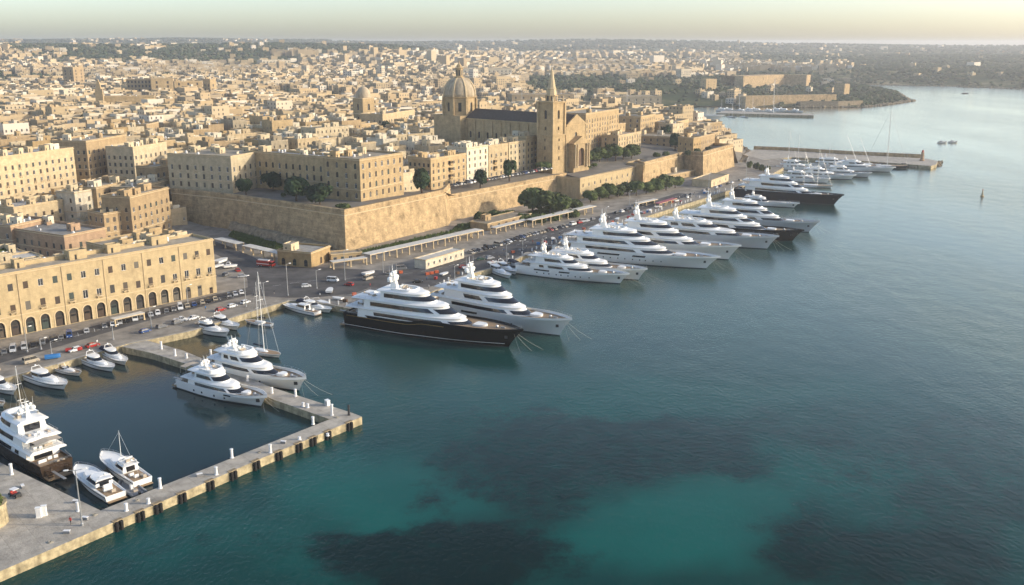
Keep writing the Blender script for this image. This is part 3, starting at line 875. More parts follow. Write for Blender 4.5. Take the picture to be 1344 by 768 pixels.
for uu, i in lf:
    o = link('door', window_mesh('door', 2.2, 3.6), arc, (uu, .28, .13)); 
mb = MB(); mb.box(0, -.11, -.5, .9, .22, H1 + .4); PIL = mb.mesh('pilaster', M['facade'])
mb = MB(); mb.tube((0, -.15, .1), (0, -.15, H1 - .1), .09); PIPE = mb.mesh('drainpipe', M['trim'])
for i in range(1, nb, 3): link('drainpipe', PIPE, arc, (i * bay, -.05, 0))
mb = MB()
mb.box(0, -.45, 0, 2.3, .9, .16)
for q in range(10): mb.box(-1.08 + q * .24, -.86, .16, .05, .05, .9)
mb.box(0, -.86, 1.06, 2.3, .08, .07)
for s_ in (-1, 1):
    mb.box(s_ * 1.1, -.45, 1.06, .06, .78, .06); mb.box(s_ * .8, -.3, -.5, .2, .55, .5)
BALC = mb.mesh('balcony', M['trim'])
for i in range(nb):
    if i % 2 == 0 or nb - i < 5: link('balcony', BALC, arc, (((i + .5) * bay), 0, 8.1))
link('balcony', BALC, arc, ((nb - 1.5) * bay, 0, H1 - 5.5))
# drying awnings, parapet walls and huts on its roof
rg = random.Random(11)
for uu, vv, a, b, c in ((60, 9, 6.5, 4.2, 3.0), (74, 9.5, 5.0, 3.2, 2.9), (93, 11, 6.5, 4.2, 3.0), (40, 10, 3.4, 3, 2.7)):
    link('rooftop_hut', hut_mesh('facade', a, b, c), arc, (uu, vv, H1))
for uu in (20, 30, 50, 67, 84, 98): link('water_tank', TANK, arc, (uu, 12, H1))
mb = MB(); mb.box(bay * nb / 2 - 8, 11.5, H1 + .01, bay * nb - 30, .5, 1.5); mb.build('roof_wall', M['facade'], arc)

def rows_auto(h, first=1.6, fh=4.2, hh=1.9, ww=1.1, top=1.2, kind_='w', ground=True):
    out = []; z = first; i = 0
    while z + hh < h - top + .3:
        out.append((z, ww, hh if i or not ground else hh, kind_)); z += fh; i += 1
    return out
def hero(name, label, Apx, Bpx, z0, top_y, nf, ns, mname='honey', Cpx=None, depth=None, fh=4.3, ww=1.2, hh=2.1, kindw='w', roof='roof_beige', par=1.0, clutter=4, cat='building', tier='obj', group=None, sl=True, nr=0, door=True):
    A, ang, w_, d, h = spec(Apx, Bpx, z0, top_y, Cpx, depth); depth_ = d
    h -= par; ww *= 1.22; hh *= 1.12; clutter = int(clutter * 2.2)
    if nf > 1: nf = max(nf, int(w_ / 4.6)) if tier == 'obj' else nf
    if ns > 1: ns = max(ns, int(depth_ / 5.0)) if tier == 'obj' else ns
    rows = rows_auto(h, 1.5, fh, hh, ww, kind_=kindw)
    if not rows: rows = [(1.0, ww, min(hh, h - 1.6), kindw)]
    op = {'front': grid_opens(w_, nf, rows) if nf else [], 'left': grid_opens(d, ns, rows) if ns else [], 'right': grid_opens(d, nr or max(1, ns - 1), rows) if ns and tier != 'obj' else [], 'back': []}
    return building(name, label, cat, A, ang, w_, d, h, mname, op, tier=tier, par=par, roof=roof, clutter=clutter, group=group, storey_lines=[1.5 + fh - .75] if sl and h > 9 else ())
# second block behind the arcade (deep roof) and the courtyard wings
hero('courtyard_building', 'low shaded pinkish stone wing behind the roof of the arcaded waterfront building', (88, 345), (142, 333), 4, 309, 4, 7, 'pinkish', Cpx=(0, 316), roof='roof_grey', clutter=5)
hero('rear_building', 'broad flat roofed block joined to the back of the arcaded building', (176, 372), (268, 352), 3, 330, 0, 4, 'honey', depth=34, roof='roof_beige', clutter=9)
hero('townhouse', 'three storey tan house with arched lower windows in front of the shaded bastion end', (176, 317), (226, 301), 5, 258, 3, 2, 'tan', depth=16, kindw='arch w', clutter=3)
hero('townhouse', 'low two storey wing attached to the left of the tan house with arched windows', (140, 320), (175, 314), 5, 280, 4, 3, 'tan', depth=15, kindw='w', clutter=2)
hero('townhouse', 'small plain white house standing among tan roofs above the courtyard', (102, 292), (126, 287), 9, 252, 2, 2, 'white', depth=13, clutter=1, roof='roof_white')
hero('apartment_building', 'long sunlit cream building with three rows of windows at the left edge of the town', (-90, 300), (104, 262), 10, 219, 20, 5, 'cream', depth=20, clutter=12, roof='roof_white')
hero('townhouse', 'squat house with one sunlit hut on a flat grey roof, left of the courtyard', (18, 330), (66, 318), 6, 296, 4, 3, 'pinkish', depth=26, clutter=5, roof='roof_grey')
hero('townhouse', 'wide low cream roofed house below the small white house', (22, 305), (86, 293), 8, 272, 5, 3, 'cream', depth=22, clutter=7, roof='roof_white')
hero('townhouse', 'tan house with dark doorways beside the white house, under the sunlit hut', (130, 285), (178, 272), 10, 246, 4, 3, 'tan', depth=18, clutter=5)
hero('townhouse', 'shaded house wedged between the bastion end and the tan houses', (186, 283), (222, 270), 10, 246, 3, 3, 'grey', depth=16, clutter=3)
# houses and palaces on the bastion
hero('palace', 'square four storey stone palace on the bastion with a shaded balcony side', (306, 252), (354, 241), 21, 205, 3, 4, 'pale', Cpx=(261, 239), fh=4.6, clutter=4, hh=2.4)
hero('palace', 'large L shaped stone palace on the bastion with its sunlit end wall', (474, 265), (530, 253), 21, 209, 4, 2, 'honey', Cpx=(441, 257), fh=5.0, hh=2.6, ww=1.3, kindw='arch w', clutter=4)
hero('palace', 'long shaded palace wing with tall windows behind the two dark trees', (446, 256), (466, 252), 21, 207, 2, 9, 'honey', Cpx=(366, 238), fh=5.0, hh=2.8, ww=1.2, kindw='arch w', clutter=6, roof='roof_grey')
terr = [((566, 250), (612, 241), 208, 4, 5, 'honey', 'tan terrace house with stacked enclosed balconies next to the L shaped palace'),
        ((613, 241), (641, 235.5), 194, 3, 1, 'white', 'tall white terrace house above the curtain wall'),
        ((642, 235), (667, 230.5), 191, 3, 1, 'cream', 'cream terrace house right of the tall white one'),
        ((668, 230.3), (690, 226), 187, 3, 1, 'pale', 'pale terrace house two doors left of the bell tower'),
        ((691, 226), (705, 223), 179, 2, 1, 'honey', 'narrow tall terrace house beside the bell tower')]
tb = []
for A_, B_, ty, nf, ns, mn, lab in terr:
    tb.append(hero('terrace_house', lab, A_, B_, 17, ty, nf, ns, mn, depth=17 if ns > 1 else 15, clutter=4, group='terrace houses above the curtain wall', fh=3.9, hh=1.9))
def enclosed_balcony():
    mb = MB(); mb.box(0, -.5, 0, 2.6, 1.0, 1.0); mb.box(0, -.5, 1.0, 2.5, .9, 1.3, 0, 1); mb.box(0, -.5, 2.3, 2.7, 1.1, .25)
    for q in (-1.2, -.4, .4, 1.2): mb.box(q, -.98, 1.0, .12, .08, 1.3)
    for s_ in (-.9, .9): mb.box(s_, -.3, -.5, .25, .6, .5)
    return mb.mesh('enclosed_balcony', [M['ochre'], M['glass']])
EB = enclosed_balcony()
for k in range(3): link('enclosed_balcony', EB, tb[0], (18.6, -.003, 5.1 + k * 3.9))
for k in range(2): link('enclosed_balcony', EB, tb[2], (6.0, -.003, 5.1 + k * 3.9))
# right of the bell tower
hero('palace', 'big square honey stone building right of the bell tower', (768, 199), (811, 189), 21, 149, 6, 3, 'honey', Cpx=(748, 192), fh=3.9, clutter=3, roof='roof_beige')
hero('house', 'low cream house with a chimney stack between the big square building and the next block', (811, 201), (841, 194), 19, 178, 6, 2, 'cream', depth=14, fh=3.6, clutter=3)
hero('block', 'tall plain block with a shaded side overlooking the tree lined terrace', (840, 183), (859, 178), 21, 153, 4, 3, 'honey', Cpx=(818, 176), fh=4.2, clutter=2)
hero('house', 'low shaded house with two green doors below the seaward block', (893, 196), (905, 191), 17, 180, 2, 5, 'tan', Cpx=(842, 187), fh=3.8, clutter=3)
hero('house', 'stepped stone house with a raised pale upper storey near the ramparts tip', (884, 183), (903, 177), 18, 161, 3, 4, 'honey', depth=22, fh=3.8, clutter=3)
hero('house', 'flat roofed stone outbuilding on the seaward bastion', (914, 194), (938, 188), 18, 180, 3, 2, 'tan', depth=16, clutter=2)
hero('house', 'long low stone house at the very tip of the town', (905, 181), (947, 176), 14, 164, 4, 2, 'tan', depth=22, clutter=2)
# barrack built into the rampart
A, ang, w_, d, h = spec((761, 262), (833, 243), 2.4, 234, depth=26)
ops = grid_opens(w_, 10, [(2.0, 1.5, 2.8, 'arch w'), (7.4, 1.4, 2.4, 'arch w')])
building('barrack', 'long sunlit barrack with two rows of arched windows built into the ramparts', 'barrack', A, ang, w_, d, h - 1, 'facade', {'front': ops, 'left': []}, tier='obj', par=1, clutter=0, roof='roof_beige')
A, ang, w_, d, h = spec((845.5, 244), (862, 239), 2.4, 215, depth=14)
building('barrack', 'short windowed section standing proud of the rampart right of the long barrack', 'barrack', A, ang, w_, d, h - 1, 'honey', {'front': grid_opens(w_, 2, [(2.0, 1.4, 2.2, 'w'), (7.2, 1.3, 2.0, 'w')])}, tier='obj', par=1, clutter=0)
A, ang, w_, d, h = spec((870, 240), (920, 229), 2.4, 231.5, depth=18)
building('storehouse', 'low stone storehouse with a flat roof at the foot of the sloping rampart', 'storehouse', A, ang, w_, d, max(3.5, h - .8), 'honey', {'front': grid_opens(w_, 6, [(1.0, 1.4, 1.8, 'w')])}, tier='obj', par=.6, clutter=1)
A, ang, w_, d, h = spec((933, 246.5), (956, 238), 2.4, 236.5, depth=14)
building('storehouse', 'small pale sunlit storehouse below the far bastion', 'storehouse', A, ang, w_, d, max(4.5, h - .6), 'pale', {'front': grid_opens(w_, 3, [(1.2, 1.6, 2.2, 'w')])}, tier='obj', par=.5, clutter=0)
# gatehouse below the near bastion
A, ang, w_, d, h = spec((409, 351), (434, 341), 2.5, 331.5, Cpx=(373, 344))
building('gatehouse', 'small square stone gatehouse with arched openings at the foot of the bastion corner', 'gatehouse', A, ang, w_, d, h - .7, 'ochre', {'front': grid_opens(w_, 1, [(.1, 1.7, 3.0, 'arch w')]), 'left': grid_opens(d, 3, [(.1, 1.9, 3.2, 'arch door')])}, tier='obj', par=.7, clutter=1, roof='roof_grey')
A, ang, w_, d, h = spec((435, 344.5), (475, 341), 2.5, 336, depth=7)
building('annex', 'low ochre wall building joined to the gatehouse under the bastion', 'annex', A, ang, w_, d, max(3.4, h - .5), 'honey', {'front': grid_opens(w_, 4, [(.1, 1.6, 2.2, 'w')])}, tier='obj', par=.4, clutter=0, roof='roof_beige')
# white long cabin on the quay
A, ang, w_, d, h = spec((559, 353), (609, 338), 2.5, 341.5, depth=6.5)
building('site_cabin', 'long low white cabin with small windows standing on the quay', 'cabin', A, ang, w_, d, max(3.6, h - .2), 'white', {'front': grid_opens(w_, 7, [(1.0, 1.2, 1.5, 'w')])}, tier='obj', par=.25, clutter=0, roof='roof_white', styles=('sash', 'sash'))
A, ang, w_, d, h = spec((640, 303), (697, 289), 2.6, 298, depth=12)
building('kiosk', 'wide low kiosk with a flat dusty roof by the quay trees', 'kiosk', A, ang, w_, d, 3.6, 'tan', {'front': grid_opens(w_, 6, [(.3, 2.2, 2.4, 'w')])}, tier='obj', par=.3, clutter=1, roof='roof_beige')

# ================================================================== church
CO = at(725, 222, 20); CO.z = 20
ca = math.atan2(.75, .66)
tw = 13.2
def zz(P, y): return z_at(P, y) - 20
church = thing('church', 'large stone church with a dark slate nave roof behind the bell tower', 'church', CO, ca)
reg_rect(CO, ca, 36, 125)
Zt = zz(CO, 133)       # top of the square shaft
bt = thing('bell_tower', 'tall square stone bell tower with a sharp spire beside the church', 'bell tower', CO, ca)
mb = MB()
S = sides(tw, tw)
z1, z2 = Zt * .50, Zt * .97
for nm, (O, U, N_, L, rot) in S.items():
    facade(mb, O, U, N_, L, -4, z1, [(L / 2, z1 * .25, 1.2, 2.2, 'w'), (L / 2, z1 * .55, 1.2, 2.6, 'arch'), (L / 2, z1 * .8, 1.1, 1.8, 'w')], .5)
ins = .5
for nm, (O, U, N_, L, rot) in S.items():
    O2 = (O[0] + U[0] * ins - N_[0] * ins, O[1] + U[1] * ins - N_[1] * ins)
    facade(mb, O2, U, N_, L - 2 * ins, z1, z2, [(L / 2 - ins, z1 + 3, 1.4, 2.2, ''), (L / 2 - ins, z1 + (z2 - z1) * .5, 2.1, 5.6, 'arch')], .8)
mb.quad((0, 0, z1), (tw, 0, z1), (tw, tw, z1), (0, tw, z1)); mb.quad((0, 0, z2), (tw, 0, z2), (tw, tw, z2), (0, tw, z2))
mb.build('tower_shaft', [M['honey'], M['dark']], bt)
mb = MB()
for zc, hh, pr, ii in ((z1 - .6, .8, .5, 0), (z2 - .2, .5, .7, .5), (z2 + .3, .5, 1.1, .5), (z1 + (z2 - z1) * .42, .4, .35, .5), (z1 * .5, .35, .25, 0)):
    mb.box(tw / 2, tw / 2, zc, tw - 2 * ii + 2 * pr, tw - 2 * ii + 2 * pr, hh)
for a in (0, 1):
    for b_ in (0, 1):
        mb.box(ins + a * (tw - 2 * ins), ins + b_ * (tw - 2 * ins), z1, 1.5, 1.5, z2 - z1 - .25)
mb.build('cornice', M['honey'], bt)
mb = MB()
for a in (0, 1):
    for b_ in (0, 1): mb.lathe(1.2 + a * (tw - 2.4), 1.2 + b_ * (tw - 2.4), [(.55, z2 + .8), (.55, z2 + 2.0), (.8, z2 + 2.1), (.35, z2 + 2.6), (.5, z2 + 3.3), (.05, z2 + 4.6)], 8)
mb.build('pinnacle', M['trim'], bt)
Zs = zz(CO + Vector((0, 8, 0)), 85.5)
mb = MB()
hsp = Zs - z2
c8 = math.pi / 8
mb.lathe(tw / 2, tw / 2, [(4.1, z2 + .6), (4.1, z2 + .17 * hsp), (4.5, z2 + .18 * hsp), (4.5, z2 + .2 * hsp)], 8, 0, c8)
mb.build('belfry_drum', M['honey'], bt)
mb = MB(); mb.lathe(tw / 2, tw / 2, [(3.5, z2 + .19 * hsp), (3.3, z2 + .26 * hsp), (3.0, z2 + .36 * hsp), (3.35, z2 + .37 * hsp), (2.7, z2 + .4 * hsp), (1.4, z2 + .7 * hsp), (.12, z2 + .97 * hsp)], 8, 0, c8)
mb.build('spire', M['trim'], bt)
mb = MB(); mb.box(tw / 2, tw / 2, Zs - .8, .18, .18, 2.2); mb.box(tw / 2, tw / 2, Zs + .4, 1.0, .16, .16); mb.build('cross', M['darkmetal'], bt)
mb = MB()
for nm, (O, U, N_, L, rot) in S.items():
    for k in range(8):
        a = c8 + k * math.pi / 4
for k in range(8):
    a = k * math.pi / 4
    mb.box(tw / 2 + 3.85 * math.cos(a), tw / 2 + 3.85 * math.sin(a), z2 + 1.3, .3, 1.3, .13 * hsp, a)
mb.build('belfry_opening', M['dark'], bt)
# nave
nw, nl, nx0 = 20.0, 92.0, 14.6
Zn = 27.0
mb = MB()
SN = sides(nw, nl)
for nm, (O, U, N_, L, rot) in SN.items():
    n = 11 if L > 50 else 1
    ops = grid_opens(L, n, [(Zn * .52, 2.0, 4.6, 'arch')]) if L > 50 else ([(L / 2, .3, 4.2, 9.0, 'arch'), (L / 2, Zn * .66, 2.6, 4.5, 'arch')] if nm == 'front' else [])
    facade(mb, (O[0] + nx0, O[1]), U, N_, L, -4, Zn, ops, .6)
mb.build('nave_wall', [M['honey'], M['dark']], church)
mb = MB()
for i in range(12): 
    mb.box(nx0 - .35, nl * (i / 11) * .99 + .5, -2, .7, 1.3, Zn + 1.2)
mb.box(nx0 + nw / 2, nl / 2, Zn, nw + 1.2, nl + .6, .7)
mb.build('buttress', M['honey'], church)
mb = MB(); e = .3; rz = Zn + .7
ridge = rz + 6.2
a, b_, c_, d_ = (nx0 - .4, -.2, rz), (nx0 + nw + .4, -.2, rz), (nx0 + nw + .4, nl, rz), (nx0 - .4, nl, rz)
r0, r1 = (nx0 + nw / 2, 1.5, ridge), (nx0 + nw / 2, nl, ridge)
mb.poly([a, b_, r0]); mb.quad(b_, c_, r1, r0); mb.quad(d_, a, r0, r1); mb.poly([c_, d_, r1])
mb.build('slate_roof', M['slate'], church)
# pediment and columned porch toward the sea
mb = MB()
mb.poly([(nx0 - .3, -.6, Zn + .7), (nx0 + nw + .3, -.6, Zn + .7), (nx0 + nw / 2, -.6, Zn + 7.2)]); mb.poly([(nx0 - .3, .4, Zn + .7), (nx0 + nw / 2, .4, Zn + 7.2), (nx0 + nw + .3, .4, Zn + .7)])
mb.quad((nx0 - .3, -.6, Zn + .7), (nx0 + nw / 2, -.6, Zn + 7.2), (nx0 + nw / 2, .4, Zn + 7.2), (nx0 - .3, .4, Zn + .7)); mb.quad((nx0 + nw / 2, -.6, Zn + 7.2), (nx0 + nw + .3, -.6, Zn + .7), (nx0 + nw + .3, .4, Zn + .7), (nx0 + nw / 2, .4, Zn + 7.2))
mb.build('pediment', M['honey'], church)
porch = MB(); pw_, pd = 17.0, 5.0; ph = 15.0; px0 = nx0 + 1.5; py0 = -pd
for nm, (O, U, N_, L, rot) in sides(pw_, pd).items():
    if nm == 'back': continue
    facade(porch, (O[0] + px0, O[1] + py0), U, N_, L, -4, ph, [(L / 2, .2, 6.4, 12.0, 'arch')] if nm == 'front' else [], 1.6)
porch.quad((px0, py0, ph), (px0 + pw_, py0, ph), (px0 + pw_, 0, ph), (px0, 0, ph))
porch.box(px0 + pw_ / 2, py0 / 2 - .3, ph + .01, pw_ + 1.4, pd + .8, .7)
porch.poly([(px0 - .3, py0 - .4, ph + .7), (px0 + pw_ + .3, py0 - .4, ph + .7), (px0 + pw_ / 2, py0 - .4, ph + 5)])
porch.quad((px0 - .3, py0 - .4, ph + .7), (px0 + pw_ / 2, py0 - .4, ph + 5), (px0 + pw_ / 2, 0, ph + 5), (px0 - .3, 0, ph + .7))
porch.quad((px0 + pw_ / 2, py0 - .4, ph + 5), (px0 + pw_ + .3, py0 - .4, ph + .7), (px0 + pw_ + .3, 0, ph + .7), (px0 + pw_ / 2, 0, ph + 5))
porch.build('porch', [M['honey'], M['wood']], church)
mb = MB()
for t in (.06, .2, .8, .94): mb.lathe(px0 + pw_ * t, py0 - .7, [(.75, -.5), (.75, .6), (.55, .8), (.48, ph - 1.5), (.7, ph - .9), (.75, ph - .02)], 10)
mb.build('column', M['trim'], church, smooth=False)
# dome at the inland end
Dl = (22.5, 106.0)
DW = CO + Vector((math.cos(ca) * Dl[0] - math.sin(ca) * Dl[1], math.sin(ca) * Dl[0] + math.cos(ca) * Dl[1], 0))
dome = church
def dz(y): return z_at(DW, y) - 20
mb = MB(); mb.box(Dl[0], Dl[1], -4, 27, 27, dz(150) + 4); mb.build('crossing_block', M['honey'], church)
mb = MB()
rD = 12.6; z0_, z1_ = dz(150), dz(128)
for k in range(8):
    a0 = c8 + k * math.pi / 4; a1 = a0 + math.pi / 4
    p0 = (Dl[0] + rD * math.cos(a0), Dl[1] + rD * math.sin(a0)); p1 = (Dl[0] + rD * math.cos(a1), Dl[1] + rD * math.sin(a1))
    L = math.hypot(p1[0] - p0[0], p1[1] - p0[1]); U = ((p1[0] - p0[0]) / L, (p1[1] - p0[1]) / L); N_ = (U[1], -U[0])
    facade(mb, p0, U, N_, L, z0_ - 1, z1_, [(L / 2, z0_ + (z1_ - z0_) * .22, 2.3, (z1_ - z0_) * .52, '')], .7)
mb.build('drum', [M['honey'], M['dark']], church)
mb = MB(); mb.lathe(*Dl, [(rD + .2, z1_), (rD + 1.1, z1_ + .4), (rD + 1.1, z1_ + .9), (rD - .3, z1_ + 1.0)], 8, 0, c8)
for k in range(8):
    a0 = c8 + k * math.pi / 4; mb.box(Dl[0] + (rD + .1) * math.cos(a0), Dl[1] + (rD + .1) * math.sin(a0), z0_ - 1, 1.6, 1.6, z1_ - z0_ + 1, a0)
mb.build('cornice', M['honey'], church)
z2_ = dz(101.5); hd = z2_ - z1_ - 1
mb = MB(); prof = []
for i in range(11):
    t = i / 10
    prof.append((rD - .4 - (rD - 3.4) * (1 - math.cos(t * math.pi / 2)) ** 1.0 * 1.0, z1_ + .9 + hd * math.sin(t * math.pi / 2 * .98)))
mb.lathe(*Dl, prof, 32, 0, c8); mb.build('dome_shell', M['dome'], church, smooth=True)
mb = MB()
for k in range(8):
    a0 = c8 + k * math.pi / 4; rs = []
    for (r_, z_) in prof:
        cx_, cy_ = math.cos(a0), math.sin(a0); tx, ty = -cy_ * .6, cx_ * .6
        rs.append([(Dl[0] + (r_ - .3) * cx_ + tx, Dl[1] + (r_ - .3) * cy_ + ty, z_), (Dl[0] + (r_ + .6) * cx_ + tx, Dl[1] + (r_ + .6) * cy_ + ty, z_), (Dl[0] + (r_ + .6) * cx_ - tx, Dl[1] + (r_ + .6) * cy_ - ty, z_), (Dl[0] + (r_ - .3) * cx_ - tx, Dl[1] + (r_ - .3) * cy_ - ty, z_)])
    mb.rings(list(reversed(rs)))
mb.build('dome_rib', M['trim'], church)
zl = z2_ + .5; zt = dz(88.5)
mb = MB(); mb.lathe(*Dl, [(4.0, z2_ - .6), (4.0, zl), (2.7, zl + .1), (2.7, zt - 1.0), (3.5, zt - .8), (3.5, zt - .3), (2.2, zt), (1.8, zt + 1.5), (.8, zt + 2.8), (.3, zt + 3.3), (.3, dz(79.5))], 8, 0, c8)
mb.build('lantern', M['honey'], church)
mb = MB()
for k in range(8): a = k * math.pi / 4; mb.box(Dl[0] + 2.45 * math.cos(a), Dl[1] + 2.45 * math.sin(a), zl + .8, .3, 1.0, (zt - zl) * .6, a)
mb.build('lantern_opening', M['dark'], church)

# small domed tower in the middle of the town
def domed_tower(label, px, z0, w_, top_y, dome_y, n=8, mname='tan'):
    A = at(*px, z0); A.z = z0
    reg_rect(A, ca, w_, w_)
    root = thing('domed_tower', label, 'tower', A, ca)
    h = z_at(A, top_y) - z0; hd = z_at(A, dome_y) - z0
    mb = MB()
    for nm, (O, U, N_, L, rot) in sides(w_, w_).items():
        facade(mb, O, U, N_, L, -3, h, [(L / 2, h * .64, w_ * .2, h * .2, 'arch'), (L / 2, h * .3, w_ * .15, h * .14, 'arch')], .6)
    mb.build('tower_shaft', [M[mname], M['dark']], root)
    mb = MB(); mb.box(w_ / 2, w_ / 2, h, w_ + 1.2, w_ + 1.2, .7); mb.box(w_ / 2, w_ / 2, h * .52, w_ + .6, w_ + .6, .5)
    mb.build('cornice', M['trim'], root)
    mb = MB(); r = w_ * .5
    mb.lathe(w_ / 2, w_ / 2, [(r, h + .7), (r, h + 1.2)] + [(r * math.cos(t * math.pi / 20), h + 1.2 + (hd - h - 2.5) * math.sin(t * math.pi / 20)) for t in range(1, 10)] + [(.4, hd - 1.2), (.4, hd - .5), (.1, hd)], 16, 0, c8)
    mb.build('dome_shell', M['dome'], root, smooth=True)
    return root
domed_tower('small square tower with a round stone dome in the middle of the town', (477.5, 172), 24, 13.5, 130, 112, mname='honey')

# landmark blocks further back
far_heroes = [
 ('church', 'plain sunlit church with arched windows and a bell gable on the left hillside', (133, 149), (204, 147.5), 27, 127, 5, 3, 'honey', 16, 'arch w'),
 ('palace', 'tall blank sunlit block on the left skyline behind the plain church', (200, 128), (229, 127.5), 28, 103, 2, 2, 'honey', 40, 'w'),
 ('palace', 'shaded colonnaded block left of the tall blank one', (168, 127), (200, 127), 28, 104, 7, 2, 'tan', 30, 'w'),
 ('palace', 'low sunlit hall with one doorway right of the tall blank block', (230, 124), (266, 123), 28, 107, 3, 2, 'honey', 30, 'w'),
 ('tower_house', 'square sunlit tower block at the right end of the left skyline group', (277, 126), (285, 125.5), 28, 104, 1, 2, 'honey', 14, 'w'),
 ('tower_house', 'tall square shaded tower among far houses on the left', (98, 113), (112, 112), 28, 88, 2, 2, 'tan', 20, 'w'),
 ('convent', 'long building with an arcade of small windows right of the domed hall on the left', (264, 143), (318, 141), 26, 130, 10, 2, 'honey', 18, 'arch w'),
 ('hall', 'stepped stone hall below the plain church', (134, 166), (186, 163), 26, 150, 4, 3, 'honey', 18, 'arch w'),
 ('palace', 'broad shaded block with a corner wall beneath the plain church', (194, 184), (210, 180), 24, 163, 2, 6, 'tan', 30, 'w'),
 ('palace', 'tall narrow house with a stepped top in the left middle of the town', (118, 234), (170, 222), 18, 185, 5, 6, 'tan', 24, 'w'),
 ('palace', 'four storey shaded house with paired windows next to the stepped one', (178, 232), (222, 223), 19, 193, 3, 5, 'pale', 20, 'w'),
 ('palace', 'low wide house with evenly spaced windows left of the square palace', (206, 247), (262, 236), 19, 219, 6, 2, 'tan', 14, 'w'),
 ('hall', 'pale stepped hall in front of the small domed tower', (503, 178), (545, 170), 23, 150, 3, 3, 'cream', 22, 'w'),
 ('palace', 'white walled house with a sloping sunlit terrace left of the domed tower', (380, 182), (430, 173), 24, 158, 4, 4, 'pale', 26, 'w'),
 ('depot', 'long shaded depot with a pale roof on the far harbour shore', (575+97, 141), (752, 140), 4, 124, 8, 3, 'tan', 40, 'w'),
 ('depot', 'broad quay building on the far harbour shore right of the depot', (792, 139), (868, 138), 4, 127, 8, 2, 'grey', 40, 'w'),
 ('warehouse', 'long pale blue grey warehouse beyond the dome', (608, 103), (672, 102.5), 27, 90, 12, 2, 'white', 60, 'w'),
 ('hospital', 'long pale hospital like block in the far left middle', (345, 96), (382, 95.5), 30, 79, 8, 3, 'white', 60, 'w'),
 ('warehouse', 'long white warehouse left of the pale far block', (318, 93), (345, 93), 30, 85, 6, 2, 'white', 80, 'w'),
]
for nm, lab, A_, B_, z0, ty, nf, ns, mn, dep, kw in far_heroes:
    near = A_[1] > 150
    hero(nm, lab, A_, B_, z0, ty, nf, ns, mn, depth=dep, kindw=kw, tier='obj' if near else 'mesh', cat=nm.replace('_', ' '), clutter=4 if near else 2, ww=1.3 if near else 2.0, hh=2.1 if near else 3.0, fh=4.4 if near else 5.5, sl=near)
# bell gable of the plain church
g = thing('bell_gable', 'small stone bell gable rising from the plain church on the left hillside', 'bell gable', at(131, 150, 27) + Vector((0, 4, 0)))
mb = MB(); gh = z_at(at(131, 150, 27), 104) - 27
mb.prism([(-4, -1), (4, -1), (4, 1), (-4, 1)], -3, gh * .72); mb.prism([(-2.6, -.9), (2.6, -.9), (2.6, .9), (-2.6, .9)], gh * .72, gh * .9, taper=[(-1.6, -.9), (1.6, -.9), (1.6, .9), (-1.6, .9)]); mb.prism([(-1.5, -.8), (1.5, -.8), (1.5, .8), (-1.5, .8)], gh * .9, gh, taper=[(-.1, -.8), (.1, -.8), (.1, .8), (-.1, .8)])
mb.build('gable_wall', M['honey'], g)

# fort on the far headland
def far_wall(name, label, px, z0, top_y, thick=30, mname='rampart', cat='fort'):
    A = at(*px[0], z0)
    pts_ = [at(x, y, z0) for x, y in px]
    h = z_at(pts_[0], top_y) - z0
    root = thing(name, label, cat, pts_[0])
    o0 = pts_[0]
    rs = []
    for i, p in enumerate(pts_):
        a = pts_[max(i - 1, 0)]; b = pts_[min(i + 1, len(pts_) - 1)]
        d = (b - a).normalized(); nn = Vector((-d.y, d.x, 0)); q = p - o0
        rs.append([(q.x - nn.x * 2, q.y - nn.y * 2, -15), (q.x, q.y, h), (q.x + nn.x * thick, q.y + nn.y * thick, h), (q.x + nn.x * thick, q.y + nn.y * thick, -15)])
    mb = MB(); mb.rings(rs, 0, False, False); mb.poly(list(reversed(rs[0]))); mb.poly(rs[-1])
    mb.build('wall', M[mname], root)
    mb = MB()
    for i in range(len(rs) - 1):
        a = Vector(rs[i][1]); b = Vector(rs[i + 1][1])
        mb.rings([[(a.x, a.y, a.z), (a.x, a.y, a.z + 1.2), (a.x, a.y + 3, a.z + 1.2)], [(b.x, b.y, b.z), (b.x, b.y, b.z + 1.2), (b.x, b.y + 3, b.z + 1.2)]], 0, False)
    mb.build('parapet', M[mname], root)
    return root
far_wall('fort', 'large square walled fort on the wooded headland across the water', [(964, 113.5), (975, 114), (1029, 111), (1058, 111.5)], 14, 100.5, 60)
far_wall('sea_wall', 'low stone sea wall along the foot of the far headland', [(978, 139), (1050, 137.5), (1097, 136.5)], 2, 127, 30, cat='sea wall')
far_wall('sea_wall', 'rocky ledge wall below the fort near the headland point', [(1050, 140), (1100, 140), (1132, 139)], 1, 134, 20, 'rubble', cat='sea wall')
far_wall('redoubt', 'small sunlit redoubt near the end of the headland', [(1095, 122), (1108, 122.5)], 10, 110, 20, cat='redoubt')
hero('chapel', 'small hilltop chapel with a curved gable on the far harbour shore', (926, 123), (940, 122.5), 12, 104, 2, 1, 'honey', depth=14, tier='mesh', clutter=0, cat='chapel')
# ================================================================== the town
def sat(p, q):
    for poly in (p, q):
        n = len(poly)
        for i in range(n):
            ex, ey = poly[(i + 1) % n][0] - poly[i][0], poly[(i + 1) % n][1] - poly[i][1]
            nx_, ny_ = -ey, ex
            a = [x * nx_ + y * ny_ for x, y in p]; b = [x * nx_ + y * ny_ for x, y in q]
            if max(a) < min(b) or max(b) < min(a): return False
    return True
def rect_pts(o, ang, w_, d):
    c, s = math.cos(ang), math.sin(ang)
    return [(o[0] + x * c - y * s, o[1] + x * s + y * c) for x, y in ((0, 0), (w_, 0), (w_, d), (0, d))]
